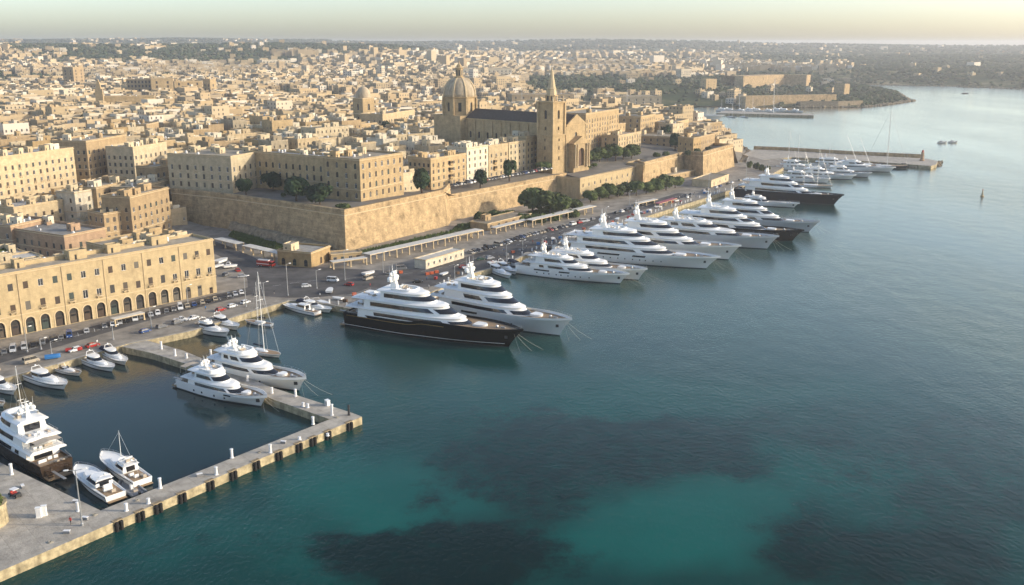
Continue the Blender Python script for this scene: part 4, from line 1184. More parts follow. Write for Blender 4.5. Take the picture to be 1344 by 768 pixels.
# open places: bastion yard with trees, terrace garden, street on the curtain wall
def px_poly(pl, z): return [(at(x, y, z).x, at(x, y, z).y) for x, y in pl]
OPEN = [px_poly([(306, 262), (366, 252), (440, 262), (474, 268), (452, 284), (300, 262)], 21),
        px_poly([(560, 262), (560, 251), (704, 225), (760, 229), (744, 234), (597, 262)], 17),
        px_poly([(738, 226), (745, 205), (790, 200), (840, 193), (842, 204), (800, 216)], 20),
        px_poly([(842, 212), (842, 190), (905, 197), (960, 185), (962, 192), (898, 203)], 18)]
rng = random.Random(42)
PAL = ['honey', 'cream', 'pale', 'tan', 'honey', 'cream', 'pale', 'tan', 'ochre', 'grey', 'white', 'cream', 'pale']
cands = []
wallchain = [tuple(p) for p in upland[:16]]
zone_edges = [(wallchain[i], wallchain[i + 1]) for i in range(len(wallchain) - 1)]
u2, v2 = Vector((math.cos(ca), math.sin(ca))), Vector((-math.sin(ca), math.cos(ca)))
org = Vector((W_f.x, W_f.y))
vv = -260.0; row = 0
while vv < 1500:
    d = rng.uniform(12, 19)
    uu = -1700.0
    k = 0
    while uu < 900:
        w_ = rng.uniform(10, 20) if rng.random() > .1 else rng.uniform(22, 32)
        k += 1
        dd = d * rng.uniform(.8, 1.0)
        p = org + u2 * (uu + rng.uniform(0, .4)) + v2 * (vv + rng.uniform(0, d - dd))
        uu += w_ + (0.0 if k % 5 else 7.5)
        ctr = p + u2 * w_ / 2 + v2 * dd / 2
        if ctr.y < 380 or ctr.y > 1250: continue
        up = inside(ctr.x, ctr.y, upland)
        if not up and not (ctr.x < -172 and 330 < ctr.y < 760 and inside(ctr.x, ctr.y, lowpoly)): continue
        z = ground_h(ctr.x, ctr.y) if up else low_h(ctr.x, ctr.y)
        if z < 6 and up: continue
        px, py = proj((ctr.x, ctr.y, z))
        if px < -70 or px > 1400: continue
        if up and min(seg_dist(ctr.x, ctr.y, a, b) for a, b in zone_edges) < max(w_, dd) * .5 + 7: continue
        rp = rect_pts(p, ca, w_, dd)
        if any(sat(rp, q) for q in HERO_RECTS): continue
        if any(inside(ctr.x, ctr.y, q) for q in OPEN): continue
        if not up:
            if min((ctr.xy - Vector((q.x, q.y))).length for q in road_pl) < 42 or min((ctr.xy - Vector((q.x, q.y))).length for q in side_pl) < 20: continue
        cands.append((ctr.length, p, w_, dd, z, px, py, up))
    row += 1
    vv += d + (0 if row % 2 else 5.5)
cands.sort(key=lambda c: c[0])
FILL_N = 286
fills = []; stuff_house = []
for i, c in enumerate(cands):
    dist, p, w_, dd, z, px, py, up = c
    big = noise.noise(Vector((p.x / 60, p.y / 60, 2)))
    h = rng.uniform(8.0, 14.5) + 4.0 * big
    if not up: h = rng.uniform(7, 10.5)
    if z < 14: h = min(h, 7.5)
    if rng.random() < .07: h += rng.uniform(3, 6)
    mn = rng.choice(PAL)
    if i < FILL_N: fills.append((c, h, mn))
    else: stuff_house.append((c, h, mn))
print('fill houses', len(fills), 'rest', len(stuff_house))
COLN = {'honey': 'honey coloured', 'cream': 'cream', 'pale': 'pale', 'tan': 'tan', 'ochre': 'ochre', 'white': 'white', 'grey': 'grey stone'}
# things a house can be found by
MARKS = [('the arcaded waterfront building', (140, 350)), ('the square bastion palace', (306, 235)), ('the L shaped palace', (500, 235)), ('the small domed tower', (476, 150)),
         ('the church dome', (598, 130)), ('the bell tower', (722, 170)), ('the big square building', (790, 170)), ('the plain church', (168, 140)), ('the long sunlit block', (40, 240)), ('the white terrace house', (627, 215)), ('the stepped narrow house', (140, 210)), ('the seaward block', (850, 168))]
fill_lab = {}
for (c, h, mn) in fills:
    dist, p, w_, dd, z, px, py, up = c
    st = max(2, int(round(h / 3.9)))
    roof = rng.choice(['roof_beige', 'roof_beige', 'roof_grey', 'roof_white'])
    top = {'roof_beige': 'dusty', 'roof_grey': 'grey', 'roof_white': 'whitewashed'}[roof]
    i = fills.index((c, h, mn)) if False else None
    near = dist < 560
    nfr = max(2, int(w_ / 3.4)); nsd = max(2, int(dd / 4.2))
    skip = rng.random()
    rows = rows_auto(h, 1.2, 3.7, 1.75, 1.0)
    op = {}
    for s_, L, n in (('front', w_, nfr), ('left', dd, nsd), ('right', dd, nsd), ('back', w_, nfr)):
        g_ = [o_ for o_ in grid_opens(L, n, rows) if rng.random() < .82]
        if s_ in ('right', 'back') : g_ = [(a, b, c_, d_, 'open') for a, b, c_, d_, k_ in g_]
        op[s_] = g_
    ncl = 3 if not near else 5
    root = building('townhouse', '', 'townhouse', Vector((p.x, p.y, z)), ca, w_, dd, h, mn, op, tier='obj' if near else 'mesh', par=rng.choice([.7, .9, 1.1]), roof=roof, cornice=rng.random() < .35, clutter=ncl, reg=False, rng_=rng, recess=.3, group='closely packed stone townhouses')
    kids = [k.name.split('.')[0] for k in root.children]
    it = 'roof huts' if kids.count('rooftop_hut') > 1 else 'one roof hut' if 'rooftop_hut' in kids else 'a bare roof'
    if 'water_tank' in kids: it = it + ' and ' + ('tanks' if kids.count('water_tank') > 1 else 'a tank')
    elif 'satellite_dish' in kids: it = it + ' and a dish'
    elif 'air_conditioner' in kids: it = it + ' and cooling boxes'
    mk = min(MARKS, key=lambda m_: (m_[1][0] - px) ** 2 + ((m_[1][1] - py) * 2.0) ** 2)
    dx, dy = px - mk[1][0], py - mk[1][1]
    rel = ('left of' if dx < 0 else 'right of') if abs(dx) > 30 else ('in front of' if dy > 0 else 'behind')
    lab = f"{COLN[mn]} {['', '', 'two', 'three', 'four', 'five', 'six'][min(st, 6)]} storey townhouse, {top} top, {it}, {rel} {mk[0]}"
    fill_lab.setdefault(lab, []).append((px, root))
ORD = ['leftmost', 'second', 'third', 'fourth', 'fifth', 'sixth', 'seventh', 'eighth']
for lab, L in fill_lab.items():
    if len(L) == 1: nl_ = [lab]
    else:
        L.sort(key=lambda t: t[0]); nl_ = []
        for i in range(len(L)): nl_.append(('leftmost ' if i == 0 else 'rightmost ' if i == len(L) - 1 else ORD[i] + ' ') + lab)
    for (px, o), l in zip(L, nl_):
        wds = l.split()
        if len(wds) > 16: l = l.replace(' closely', '').replace(' coloured', '').replace('grey stone', 'grey'); 
        wds = l.split()
        if len(wds) > 16: l = l.replace(' top,', ',').replace('a bare roof', 'bare').replace(' and a ', ' and ')
        if len(l.split()) > 16: l = l.replace(' storey townhouse', ' storey house').replace('one roof hut', 'hut').replace('roof huts', 'huts')
        tag(o, l, 'townhouse')

# ---- the rest of the town, too many to count one by one
mh = MB()
def sbox(mb, p, ang, w_, d, z, h, rg, wins=0, huts=1, par=.8, sides_=('front', 'left', 'right', 'back')):
    c, s = math.cos(ang), math.sin(ang)
    def T(x, y, zz_): return (p[0] + x * c - y * s, p[1] + x * s + y * c, z + zz_)
    n = len(mb.v)
    mb.v += [T(0, 0, -5), T(w_, 0, -5), T(w_, d, -5), T(0, d, -5), T(0, 0, h + par), T(w_, 0, h + par), T(w_, d, h + par), T(0, d, h + par)]
    for a, b in ((0, 1), (1, 2), (2, 3), (3, 0)): mb.f.append((n + a, n + b, n + 4 + b, n + 4 + a)); mb.m.append(0)
    e = .3
    mb.quad(T(e, e, h), T(w_ - e, e, h), T(w_ - e, d - e, h), T(e, d - e, h), 2)
    for (x0, y0, x1, y1) in ((0, 0, w_, e), (0, d - e, w_, d), (0, e, e, d - e), (w_ - e, e, w_, d - e)):
        mb.quad(T(x0, y0, h + par - .01), T(x1, y0, h + par - .01), T(x1, y1, h + par - .01), T(x0, y1, h + par - .01), 0)
    mb.quad(T(e, e, h), T(e, e, h + par), T(w_ - e, e, h + par), T(w_ - e, e, h), 0); mb.quad(T(w_ - e, d - e, h), T(w_ - e, d - e, h + par), T(e, d - e, h + par), T(e, d - e, h), 0)
    mb.quad(T(e, d - e, h), T(e, d - e, h + par), T(e, e, h + par), T(e, e, h), 0); mb.quad(T(w_ - e, e, h), T(w_ - e, e, h + par), T(w_ - e, d - e, h + par), T(w_ - e, d - e, h), 0)
    if wins:
        ww, wh, fh = wins
        for nm, (O, U, N_, L, rot) in sides(w_, d).items():
            if nm not in sides_: continue
            k = max(1, int(L / 3.8)); 
            zz_ = 1.4
            while zz_ + wh < h - .4:
                for i in range(k):
                    if rg.random() < .2: continue
                    u_ = (i + .5) * L / k
                    q = [(u_ - ww / 2, zz_), (u_ + ww / 2, zz_), (u_ + ww / 2, zz_ + wh), (u_ - ww / 2, zz_ + wh)]
                    mb.quad(*[T(O[0] + U[0] * a + N_[0] * .06, O[1] + U[1] * a + N_[1] * .06, b) for a, b in q], 1)
                zz_ += fh
    for i in range(huts):
        a, b, cc = rg.uniform(2.2, 5), rg.uniform(2.2, 4.5), rg.uniform(1.6, 3.4)
        if a > w_ - 1.5 or b > d - 1.5: continue
        x, y = rg.uniform(.6, w_ - a - .6), rg.uniform(.6, d - b - .6)
        n = len(mb.v)
        mb.v += [T(x, y, h), T(x + a, y, h), T(x + a, y + b, h), T(x, y + b, h), T(x, y, h + cc), T(x + a, y, h + cc), T(x + a, y + b, h + cc), T(x, y + b, h + cc)]
        for q in ((0, 1, 5, 4), (1, 2, 6, 5), (2, 3, 7, 6), (3, 0, 4, 7), (4, 5, 6, 7)): mb.f.append(tuple(n + k for k in q)); mb.m.append(0)
for (c, h, mn) in stuff_house:
    dist, p, w_, dd, z, px, py, up = c
    sbox(mh, p, ca, w_, dd, z, h, rng, wins=(1.15, 1.8, 3.7) if dist < 1150 else (1.6, 2.0, 4.0), huts=rng.choice([1, 2, 3, 4]) if dist < 1000 else rng.choice([0, 1, 2]))
# suburbs beyond the inlet and up to the ridges
def density(px, py, r):
    if px < -60 or px > 1420: return 0
    if py > 141 and not (px < 640): return .15
    if 690 < px < 985 and 101 < py < 124: return 0.02
    if px < 110 and 100 < py < 109: return .05
    if px < 350:
        if 82 <= py <= 140: return .9
        if 66 < py < 82: return .7 * max(0, (120 - px) / 120) + .03
        if py <= 66: return .13 if (150 < px < 210 or 90 < px < 140 or px < 25 or 290 < px) else .02
        return .8
    if px < 700:
        if py > 82: return .78
        if py > 70: return .68
        if py > 66: return .22
        return .03
    if px < 970:
        if py > 124: return .6
        if 72 < py <= 101: return .95
        if py > 68: return .4
        return .03
    if px < 1120:
        if 82 < py < 96: return .55
        if py < 82: return .05
        return .04
    if 96 < py < 104: return .08
    return .015
HF = HERO_RECTS
yy = 1250.0
SUB = 0
while yy < 6000:
    st = 15 if yy < 2200 else 20 if yy < 3200 else 30
    xx = -.60 * yy
    while xx < .60 * yy:
        x = xx + rng.uniform(-4, 4); y = yy + rng.uniform(-4, 4)
        xx += st
        if not inside(x, y, upland): continue
        z = ground_h(x, y)
        if z < 2.5: continue
        px, py = proj((x, y, z))
        dn = density(px, py, y) * (.65 + .9 * noise.noise(Vector((x / 170, y / 170, 7))))
        if rng.random() > dn: continue
        big = yy > 1450 and px > 330
        w_ = rng.uniform(9, 15) * (1 if yy < 2200 else 1.3); d = rng.uniform(9, 14) * (1 if yy < 2200 else 1.3)
        h = rng.uniform(6, 11) + (rng.uniform(0, 4) if big else 0) + (rng.uniform(8, 18) if big and rng.random() < .012 else 0)
        if 690 < px and py > 95 : h *= .8
        if rng.random() < .07: w_ *= 2.2; d *= 1.4; h *= 1.25
        ang = ca + 1.2 * noise.noise(Vector((x / 500, y / 500, 1)))
        rp = rect_pts((x, y), ang, w_, d)
        if y < 2600 and any(sat(rp, q) for q in HF if abs(q[0][0] - x) < 160 and abs(q[0][1] - y) < 160): continue
        sbox(mh, (x, y), ang, w_, d, z, h, rng, wins=(1.9, 1.9, 3.6) if yy < 2300 else 0, huts=1 if rng.random() < .6 else 0)
        SUB += 1
    yy += st * (1.15 if yy < 2200 else 1.5)
print('suburb houses', SUB)
M['farstone'] = mat('distant_limestone', (.5, .4, .28), rough=.92, spec=.1, island=True, ramp=[(.48, .355, .20), (.54, .43, .275), (.60, .51, .37), (.39, .29, .17), (.51, .39, .23), (.66, .58, .46), (.43, .33, .195), (.34, .27, .18), (.49, .37, .22)])
o = mh.build('distant_town', [M['farstone'], M['dark'], M['roof_beige']])
kind(o, 'stuff')

# ---- far woods and scrub
def blob(mb, x, y, z, r, h, rg, m=0):
    n = len(mb.v); k = 6
    mb.v.append((x, y, z + h * .98))
    for zz_, rr in ((.78, .66), (.42, 1.0), (.02, .62)):
        for i in range(k):
            a = 2 * math.pi * (i + rg.random() * .6) / k; q = r * rr * rg.uniform(.7, 1.25)
            mb.v.append((x + q * math.cos(a), y + q * math.sin(a), z + h * (zz_ + rg.uniform(-.12, .1))))
    for i in range(k):
        j = (i + 1) % k
        mb.f.append((n, n + 1 + i, n + 1 + j)); mb.m.append(m)
        for l in (0, 1):
            a = n + 1 + l * k
            mb.f.append((a + i, a + k + i, a + k + j, a + j)); mb.m.append(m)
mw = MB()
yy = 1000.0; NT = 0
while yy < 6500:
    st = 9 if yy < 1900 else 14 if yy < 3200 else 26 if yy < 4500 else 42
    xx = -.6 * yy
    while xx < .62 * yy:
        x = xx + rng.uniform(-st, st) * .5; y = yy + rng.uniform(-st, st) * .5; xx += st
        if not inside(x, y, upland): continue
        px, py = proj((x, y, 15))
        if px < -40 or px > 1390: continue
        z = ground_h(x, y)
        if z < 1.6: continue
        px, py = proj((x, y, z))
        dn = density(px, py, y)
        pr = (.55 if dn < .15 else .14 if dn < .5 else .08)
        if y < 1300: pr = .03
        pr *= 1 + 1.6 * noise.noise(Vector((x / 120, y / 120, 4)))
        if rng.random() > pr: continue
        if y < 2600 and any(inside(x, y, q) for q in HF if abs(q[0][0] - x) < 160 and abs(q[0][1] - y) < 160): continue
        s_ = st / 9 * rng.uniform(.6, 1.1)
        blob(mw, x, y, z - .5, 4.2 * min(s_, 2.6), 5.5 * min(s_, 1.9) ** .7, rng); NT += 1
    yy += st
print('far trees', NT)
M['farfol'] = mat('distant_foliage', (.05, .07, .03), rough=.9, spec=.05, island=True, ramp=[(.045, .062, .032), (.06, .08, .036), (.085, .092, .048), (.04, .056, .034), (.12, .112, .065), (.055, .07, .03)])
kind(mw.build('distant_woods', [M['farfol']]), 'stuff')
# ================================================================== yachts and boats
class Hull:
    def __init__(s, L, B, fs, fb, step=0.0, flare=1.0, stern_w=.86, tip=.085):
        s.L, s.B, s.fs, s.fb, s.step, s.fl, s.sw, s.tip = L, B, fs, fb, step, flare, stern_w, tip
    def sheer(s, t):
        return s.fs + (s.fb - s.fs) * max(0, t) ** 2.0 * (1 - .0) + s.step * sstep((t - .40) / .10) * (1 - .8 * max(0, (t - .6) / .4))
    def hw(s, t, k):
        t0 = .40 + .25 * k
        b = s.B / 2 * (s.sw + (1 - s.sw) * sstep(t / .35)) * (.88 + .12 * k ** .7)
        if t > t0:
            q = (t - t0) / (1 - t0); p = 1.7 + 1.1 * k
            b *= max(0.0, 1 - q ** p)
        return max(b, .02)
    def pt(s, t, k, side, off=0.0):
        f = s.sheer(t)
        x = t * s.L * (1 + s.tip * k ** 1.3) - .02 * s.L * (1 - t) * k * 0
        y = side * (s.hw(t, k) + off)
        return (x, y, k * f)
    def build(s, root, hmat, name='hull', deckmat='teak', boot='antifoul', bul=.8):
        mb = MB(); rs = []; n = 30
        ks = [1, .8, .55, .3, .12]
        for i in range(n + 1):
            t = (i / n) ** .93
            r = []
            for side in (1, -1):
                a = []
                yi = max(.01, s.hw(t, 1) - .18)
                X, _, Z = s.pt(t, 1, side)
                a.append((X, side * yi, Z - bul)); a.append((X, side * yi, Z))
                for k in ks: a.append(s.pt(t, k, side))
                xw, yw, _ = s.pt(t, 0, side)
                a.append((xw, yw, .3)); a.append((xw, yw * .98, 0)); a.append((xw * .995, yw * .85, -1.0))
                r += a if side == 1 else list(reversed(a))
            rs.append(r)
        m_ = len(rs[0])
        mb.rings(rs, 0, False, False, False, mf=lambda i, j: 1 if 7 <= j <= 11 else 0)
        mb.poly(list(reversed(rs[0][1:-1])))
        h = mb.build(name, [M[hmat], M[boot]], root)
        for p in h.data.polygons: p.use_smooth = True
        h.data.polygons[len(h.data.polygons) - 1].use_smooth = False
        try:
            h.data.set_sharp_from_angle(angle=R(38))
        except Exception: pass
        # deck
        mb = MB(); L_ = []
        for i in range(n + 1):
            t = (i / n) ** .93; X, Y, Z = s.pt(t, 1, 1); yi = max(.01, s.hw(t, 1) - .17)
            L_.append([(X, yi, Z - bul + .02), (X, -yi, Z - bul + .02)])
        mb.rings(L_, 0, False); mb.build('main_deck', M[deckmat], root)
        return h
    def strip(s, root, name, m, t0, t1, k0, k1, off=.05, sides_=(1, -1), n=14):
        mb = MB()
        for side in sides_:
            rs = []
            for i in range(n + 1):
                t = lerp(t0, t1, i / n)
                a = s.pt(t, k0, side, off); b = s.pt(t, k1, side, off)
                a2 = s.pt(t, k0, side, -.05); b2 = s.pt(t, k1, side, -.05)
                q = [a2, a, b, b2]
                rs.append(q if side == -1 else list(reversed(q)))
            mb.rings(rs, 0, False); mb.poly(rs[0]); mb.poly(list(reversed(rs[-1])))
        return mb.build(name, M[m], root)

def outline(x0, x1, w, n=16, full=.5, p=2.3, taper=.0):
    """points from aft starboard round the nose to aft port"""
    side = []
    for i in range(n + 1):
        a = i / n
        if a < .35:
            q = a / .35 * full; y = w
        else:
            b = (a - .35) / .65 * math.pi / 2
            q = full + (1 - full) * math.sin(b) ** (2 / p * 1.0); y = w * max(0, math.cos(b)) ** (2 / p)
        y *= 1 - taper * (1 - q) * 0
        side.append((x0 + (x1 - x0) * q, y))
    st = [(x, -y) for x, y in side]
    pt_ = [(x, y) for x, y in reversed(side)][1:]
    return st + pt_
def tier(root, x0, x1, w, z, h, rake, mats=('gel', 'yglass'), band=(.36, .74), s0=.18, name='deckhouse', full=.45, aft=1.0, gaps=()):
    """one storey of superstructure with a wrap-round dark window band"""
    levels = [(0, 0, 0), (.34, .12, .0), (.76, .62, .10), (1.0, 1.0, .18)]
    rs = []
    for (f, rk, dw) in levels:
        o_ = outline(x0 + aft * .25 * f, x1 - rake * rk, w - dw, full=full)
        rs.append([(x, y, z + h * f) for x, y in o_])
    mb = MB(); mb.rings(rs, 0, True, False, True)
    d = mb.build(name, M[mats[0]], root)
    mb = MB(); N_ = len(rs[0]); lo, hi = [], []
    for f, dst in ((band[0], lo), (band[1], hi)):
        rk = .12 + .5 * (f - .34) / .42; dw = .1 * (f - .34) / .42
        o_ = outline(x0 + aft * .25 * f, x1 - rake * rk + .05, w - dw + .045, full=full)
        dst += [(x, y, z + h * f) for x, y in o_]
    i0 = int(N_ * s0 / 2); i1 = N_ - 1 - i0
    seg = [i for i in range(i0, i1)]
    runs = [[]]
    for i in seg:
        tt = abs((i + .5) / (N_ - 1) * 2 - 1)
        if any(a < tt < b for a, b in gaps): runs.append([]); continue
        runs[-1].append(i)
    for run in runs:
        if not run: continue
        mb = MB(); mb.rings([[lo[i], hi[i]] for i in run + [run[-1] + 1]], 0, False)
        mb.f = [tuple(reversed(f)) for f in mb.f]
        mb.build('window_band', M[mats[1]], d)
    # glass doors on the aft wall
    mb = MB(); mb.box(x0 + .02, 0, z + .1, .12, w * 1.1, h * .78); mb.build('aft_door', M[mats[1]], d)
    return d
def brow(root, x0, x1, w, z, th=.4, mat_='gel', full=.45, name='deck_overhang', crown=.25):
    mb = MB()
    rs = []
    for (dz_, dw, dx) in ((0, .25, .3), (.12, .02, .05), (th * .7, 0, 0), (th, .22, .3), (th + crown, 1.1, 1.6)):
        o_ = outline(x0 + (dx * .3), x1 - dx, max(.2, w - dw), full=full)
        rs.append([(x, y, z + dz_ * (1.0)) for x, y in o_])
    mb.rings(rs, 0, True, True, True)
    return mb.build(name, M[mat_], root)
def rail(root, pts_, h=1.0, post=2.2, name='railing', m='metal', closed=False):
    mb = MB(); r = .035
    for a, b in zip(pts_[:-1], pts_[1:]):
        a = Vector(a); b = Vector(b)
        mb.tube(a + Vector((0, 0, h)), b + Vector((0, 0, h)), r, n=3); mb.tube(a + Vector((0, 0, h * .5)), b + Vector((0, 0, h * .5)), r * .6, n=3)
        k = max(1, int((b - a).length / post))
        for i in range(k): p = a.lerp(b, i / k); mb.tube(p, p + Vector((0, 0, h)), r, n=3)
    return mb.build(name, M[m], root)
def radar_mast(root, x, z, H, s=1.0, m='gel'):
    mb = MB()
    mb.prism([(x - 1.6 * s, -.8 * s), (x + 1.2 * s, -.8 * s), (x + 1.2 * s, .8 * s), (x - 1.6 * s, .8 * s)], z - .5, z + H * .72, taper=[(x - 1.5 * s, -.35 * s), (x - .4 * s, -.35 * s), (x - .4 * s, .35 * s), (x - 1.5 * s, .35 * s)])
    mb.box(x - .9 * s, 0, z + H * .34, 1.2 * s, 5.0 * s, .22 * s); mb.box(x - .9 * s, 0, z + H * .58, .8 * s, 3.4 * s, .18 * s)
    mb.tube((x - 1.0 * s, 0, z + H * .7), (x - 1.2 * s, 0, z + H), .12 * s, .05)
    mb.box(x - .2 * s, 0, z + H * .76, .25 * s, 2.6 * s, .2 * s)
    o = mb.build('radar_mast', M[m], root)
    for yy_, zz_, r in ((2.1, .34, .85), (-2.1, .34, .85), (1.4, .58, .5), (-1.4, .58, .5)):
        mb = MB(); mb.sphere(x - .9 * s, yy_ * s, z + H * zz_ + .2 * s + r * s * .85, r * s, n=12, k=8); mb.tube((x - .9 * s, yy_ * s, z + H * zz_ + .1 * s), (x - .9 * s, yy_ * s, z + H * zz_ + .5 * s), .35 * s * r)
        d = mb.build('radar_dome', M['gel'], o, smooth=True)
    mb = MB()
    for a, b in ((-.6, 2.2), (-.6, -2.2), (-1.4, .9)): mb.tube((x + a, b * s, z + H * .5), (x + a - .3, b * s, z + H * 1.02), .05, .03, 4)
    mb.build('antenna', M['whitepaint'], o)
    return o
def furniture(root, x0, x1, w, z, rg, n=6):
    mb = MB(); k = 0; used = []
    for i in range(n * 4):
        x, y = rg.uniform(x0, x1), rg.uniform(-w, w)
        a, b = rg.choice([(2.0, .8), (1.0, 1.0), (.8, 2.0), (1.9, .7)])
        if any(abs(x - p) < (a + q) / 2 + .3 and abs(y - r) < (b + s_) / 2 + .3 for p, r, q, s_ in used): continue
        used.append((x, y, a, b)); k += 1
        mm = MB(); mm.box(x, y, z + .05, a, b, .38, 0); mm.box(x - a / 2 + .12, y, z + .44, .22, b * .96, .4)
        mm.build('deck_seat', M[rg.choice(['cushion', 'gel', 'cushion', 'gelwarm'])], root)
        if k >= n: break
def mooring(root, hull, n=3, side=1):
    L = hull.L
    bx = L * 1.03; bz = hull.sheer(.98) * .8
    for i in range(n):
        mb = MB(); y = (-.4 + .4 * i)
        e = Vector((bx + 4 + 3.0 * i, -3.0 + 3.2 * i, -.3)); a = Vector((bx, y, bz)); prev = a
        for q in range(1, 6):
            t = q / 5; p = a.lerp(e, t); p.z -= .5 * math.sin(math.pi * t); mb.tube(prev, p, .04, n=3); prev = p
        mb.build('mooring_line', M['rope'], root)
def place(stern=None, bow=None, heading=None, L=None):
    """waterline stern or bow survey point -> origin, rotation, length"""
    b = at(*bow, 0)
    if stern is not None:
        a = at(*stern, 0); v = b - a; return a, math.atan2(v.y, v.x), v.length
    hd = R(heading); a = b - Vector((math.cos(hd), math.sin(hd), 0)) * L
    return a, hd, L

def superyacht(label, bow, stern=None, heading=None, L=None, B=None, hull='gel', fs=4.6, fb=6.4, tiers=3, step=0.0, seed=1, black_stripes=False, masth=8.5, portholes=7, name='superyacht', hullwin=((.18, .33), (.42, .52)), lines=3, top='gel', group='motor yachts moored along the quay', houses=None, dh=3.1, anchor=True):
    a, hd, L = place(stern, bow, heading, L)
    B = (B or L * .175) * (1.04 if L > 45 else 1); fs *= 1.1 if L > 45 else 1; fb *= 1.06 if L > 45 else 1
    root = thing(name, label, 'yacht', a, hd, group)
    rg = random.Random(seed)
    H = Hull(L, B, fs, fb, step)
    ho = H.build(root, hull)
    zb = fs - .8
    w0 = B / 2 - .15
    ty = houses or [(.13, .80, .97, 5.0), (.17, .70, .90, 5.5), (.27, .60, .74, 4.5)]
    z = zb
    for i in range(min(tiers, len(ty))):
        fx0, fx1, fw, rk = ty[i]
        x0, x1 = L * fx0, L * fx1; rk *= L / 60
        w = w0 * fw if i else min(w0 * fw, H.hw(.45, 1) - .35)
        gaps = rg.choice([((.30, .36), (.6, .64)), ((.42, .47),), ((.5, .55), (.75, .8))])
        tier(root, x0, x1, w * .96, z, dh, rk, s0=rg.choice([.12, .2, .26]) if i else .16, gaps=gaps if i < 2 else (), band=(.34, .80) if i else (.38, .76), mats=(top, 'yglass'))
        z += dh
        # roof slab reaching aft over the deck below
        aft = x0 - L * (.075 if i < 2 else .02)
        brow(root, aft, x1 - rk * .72, w + .28, z - .02, mat_=top, crown=.32)
        # teak aft deck on the slab with furniture and rail
        if i < 2:
            nx0, nx1 = aft + .5, L * ty[min(i + 1, len(ty) - 1)][0] - .2
            if nx1 - nx0 > 2:
                mb = MB(); mb.box((nx0 + nx1) / 2, 0, z + .36, nx1 - nx0, 2 * w - .9, .05); mb.build('aft_deck', M['teak'], root)
                furniture(root, nx0 + .9, nx1 - 1.2, w * .6, z + .42, rg, 5)
                rail(root, [(nx1, w - .2, z + .3), (nx0 + .1, w - .2, z + .3), (nx0 + .1, -w + .2, z + .3), (nx1, -w + .2, z + .3)])
        z += .38
    # sun deck on top
    fx0, fx1, fw, rk = ty[min(tiers, len(ty)) - 1]
    sx0, sx1 = L * (fx0 + .03), L * (fx1 - .13); w = w0 * fw * .72
    mb = MB(); o_ = outline(sx0, sx1, w, full=.6); mb.prism(o_, z - .3, z + .16); mb.build('sun_deck', M['teak'], root)
    mb = MB(); oo = outline(sx0 + L * .04, sx1 + .8, w + .5, full=.6); oi = outline(sx0 + L * .04, sx1 + .2, w + .05, full=.6)
    mb.rings([[(x, y, z - .2) for x, y in oo], [(x - .35, y, z + .95) for x, y in oo], [(x - .35, y, z + .95) for x, y in oi], [(x, y, z - .1) for x, y in oi]], 0, False); mb.build('windscreen_coaming', M[top], root)
    furniture(root, sx0 + 1, sx1 - 2, w * .7, z + .17, rg, 7)
    mx = L * (fx0 + .06)
    radar_mast(root, mx, z, masth * .88, s=(L / 60 + .15) * .85, m=top)
    if seed % 2 and tiers > 1:
        ax0, ax1 = L * .055, L * .13; az_ = zb + dh + .6 + 2.3
        mb = MB(); mb.rings([[(ax0, -w0 * .7, az_), (ax0, 0, az_ + .3), (ax0, w0 * .7, az_)], [(ax1, -w0 * .7, az_), (ax1, 0, az_ + .3), (ax1, w0 * .7, az_)]], 0, False); aw = mb.build('sun_awning', M['cushion'], root)
        for px_a in (ax0, ax1):
            for s_ in (1, -1):
                mb = MB(); mb.tube((px_a, s_ * w0 * .69, az_ - 2.2), (px_a, s_ * w0 * .69, az_), .05, n=4); mb.build('awning_pole', M['metal'], aw)
    # stern
    mb = MB(); mb.box(-1.2, 0, .35, 2.6, B * .74, .35); mb.build('swim_platform', M['teak'], root)
    mb = MB()
    for q in range(6):
        for s_ in (1, -1): mb.box(.1 - q * .33, s_ * B * .26, .7 + (fs - 1.3) * (1 - (q + 1) / 6) * 1, .34, 1.2, .22)
    mb.box(-.05, 0, .65, .5, B * .36, fs - 1.4); mb.build('stern_stairs', M[hull if hull != 'hullblack' else 'gel'], root)
    furniture(root, 1.4, L * .12, w0 * .6, zb + .05, rg, 5)
    mb = MB(); mb.box(-3.2, 1.2, fs - 1.9, 6.5, .7, .12); mb.build('gangway', M['metal'], root)
    # foredeck
    zf = H.sheer(.86) - .8
    mb = MB(); mb.lathe(L * .93, 0, [(.5, zf), (.55, zf + .5), (.35, zf + .9)], 8); mb.box(L * .965, 0, zf + .1, 1.6, .5, .5); mb.build('windlass', M['metal'], root)
    mb = MB(); mb.prism(outline(L * .80, L * .87, B * .16, full=.3), H.sheer(.8) - .9, H.sheer(.83) - .15); mb.build('foredeck_locker', M['gel'], root)
    tx = L * .845
    pts_ = [H.pt(t, 1, 1) for t in (.68, .76, .84, .9, .95, .99)]; pts2 = [H.pt(t, 1, -1) for t in (.99, .95, .9, .84, .76, .68)]
    rail(root, [(x, y * .97, zz_) for x, y, zz_ in pts_ + pts2], h=.8)
    rail(root, [(L * .11, w0 - .1, fs), (.3, (H.hw(0, 1) - .15), fs), (.3, -(H.hw(0, 1) - .15), fs), (L * .11, -w0 + .1, fs)], h=.5)
    for (t0, t1) in hullwin: H.strip(root, 'hull_window', 'yglass', t0, t1, .66, .80, off=.03, n=6)
    mb = MB(); mb.box(0, 0, 0, .5, .12, .55); PH = mb.mesh('porthole', M['yglass'])
    for i in range(portholes):
        t = .2 + .55 * (i + rg.random() * .4) / max(1, portholes)
        for side in (1, -1):
            x, y, zz_ = H.pt(t, .44, side, .03); link('porthole', PH, root, (x, y, zz_ - .3))
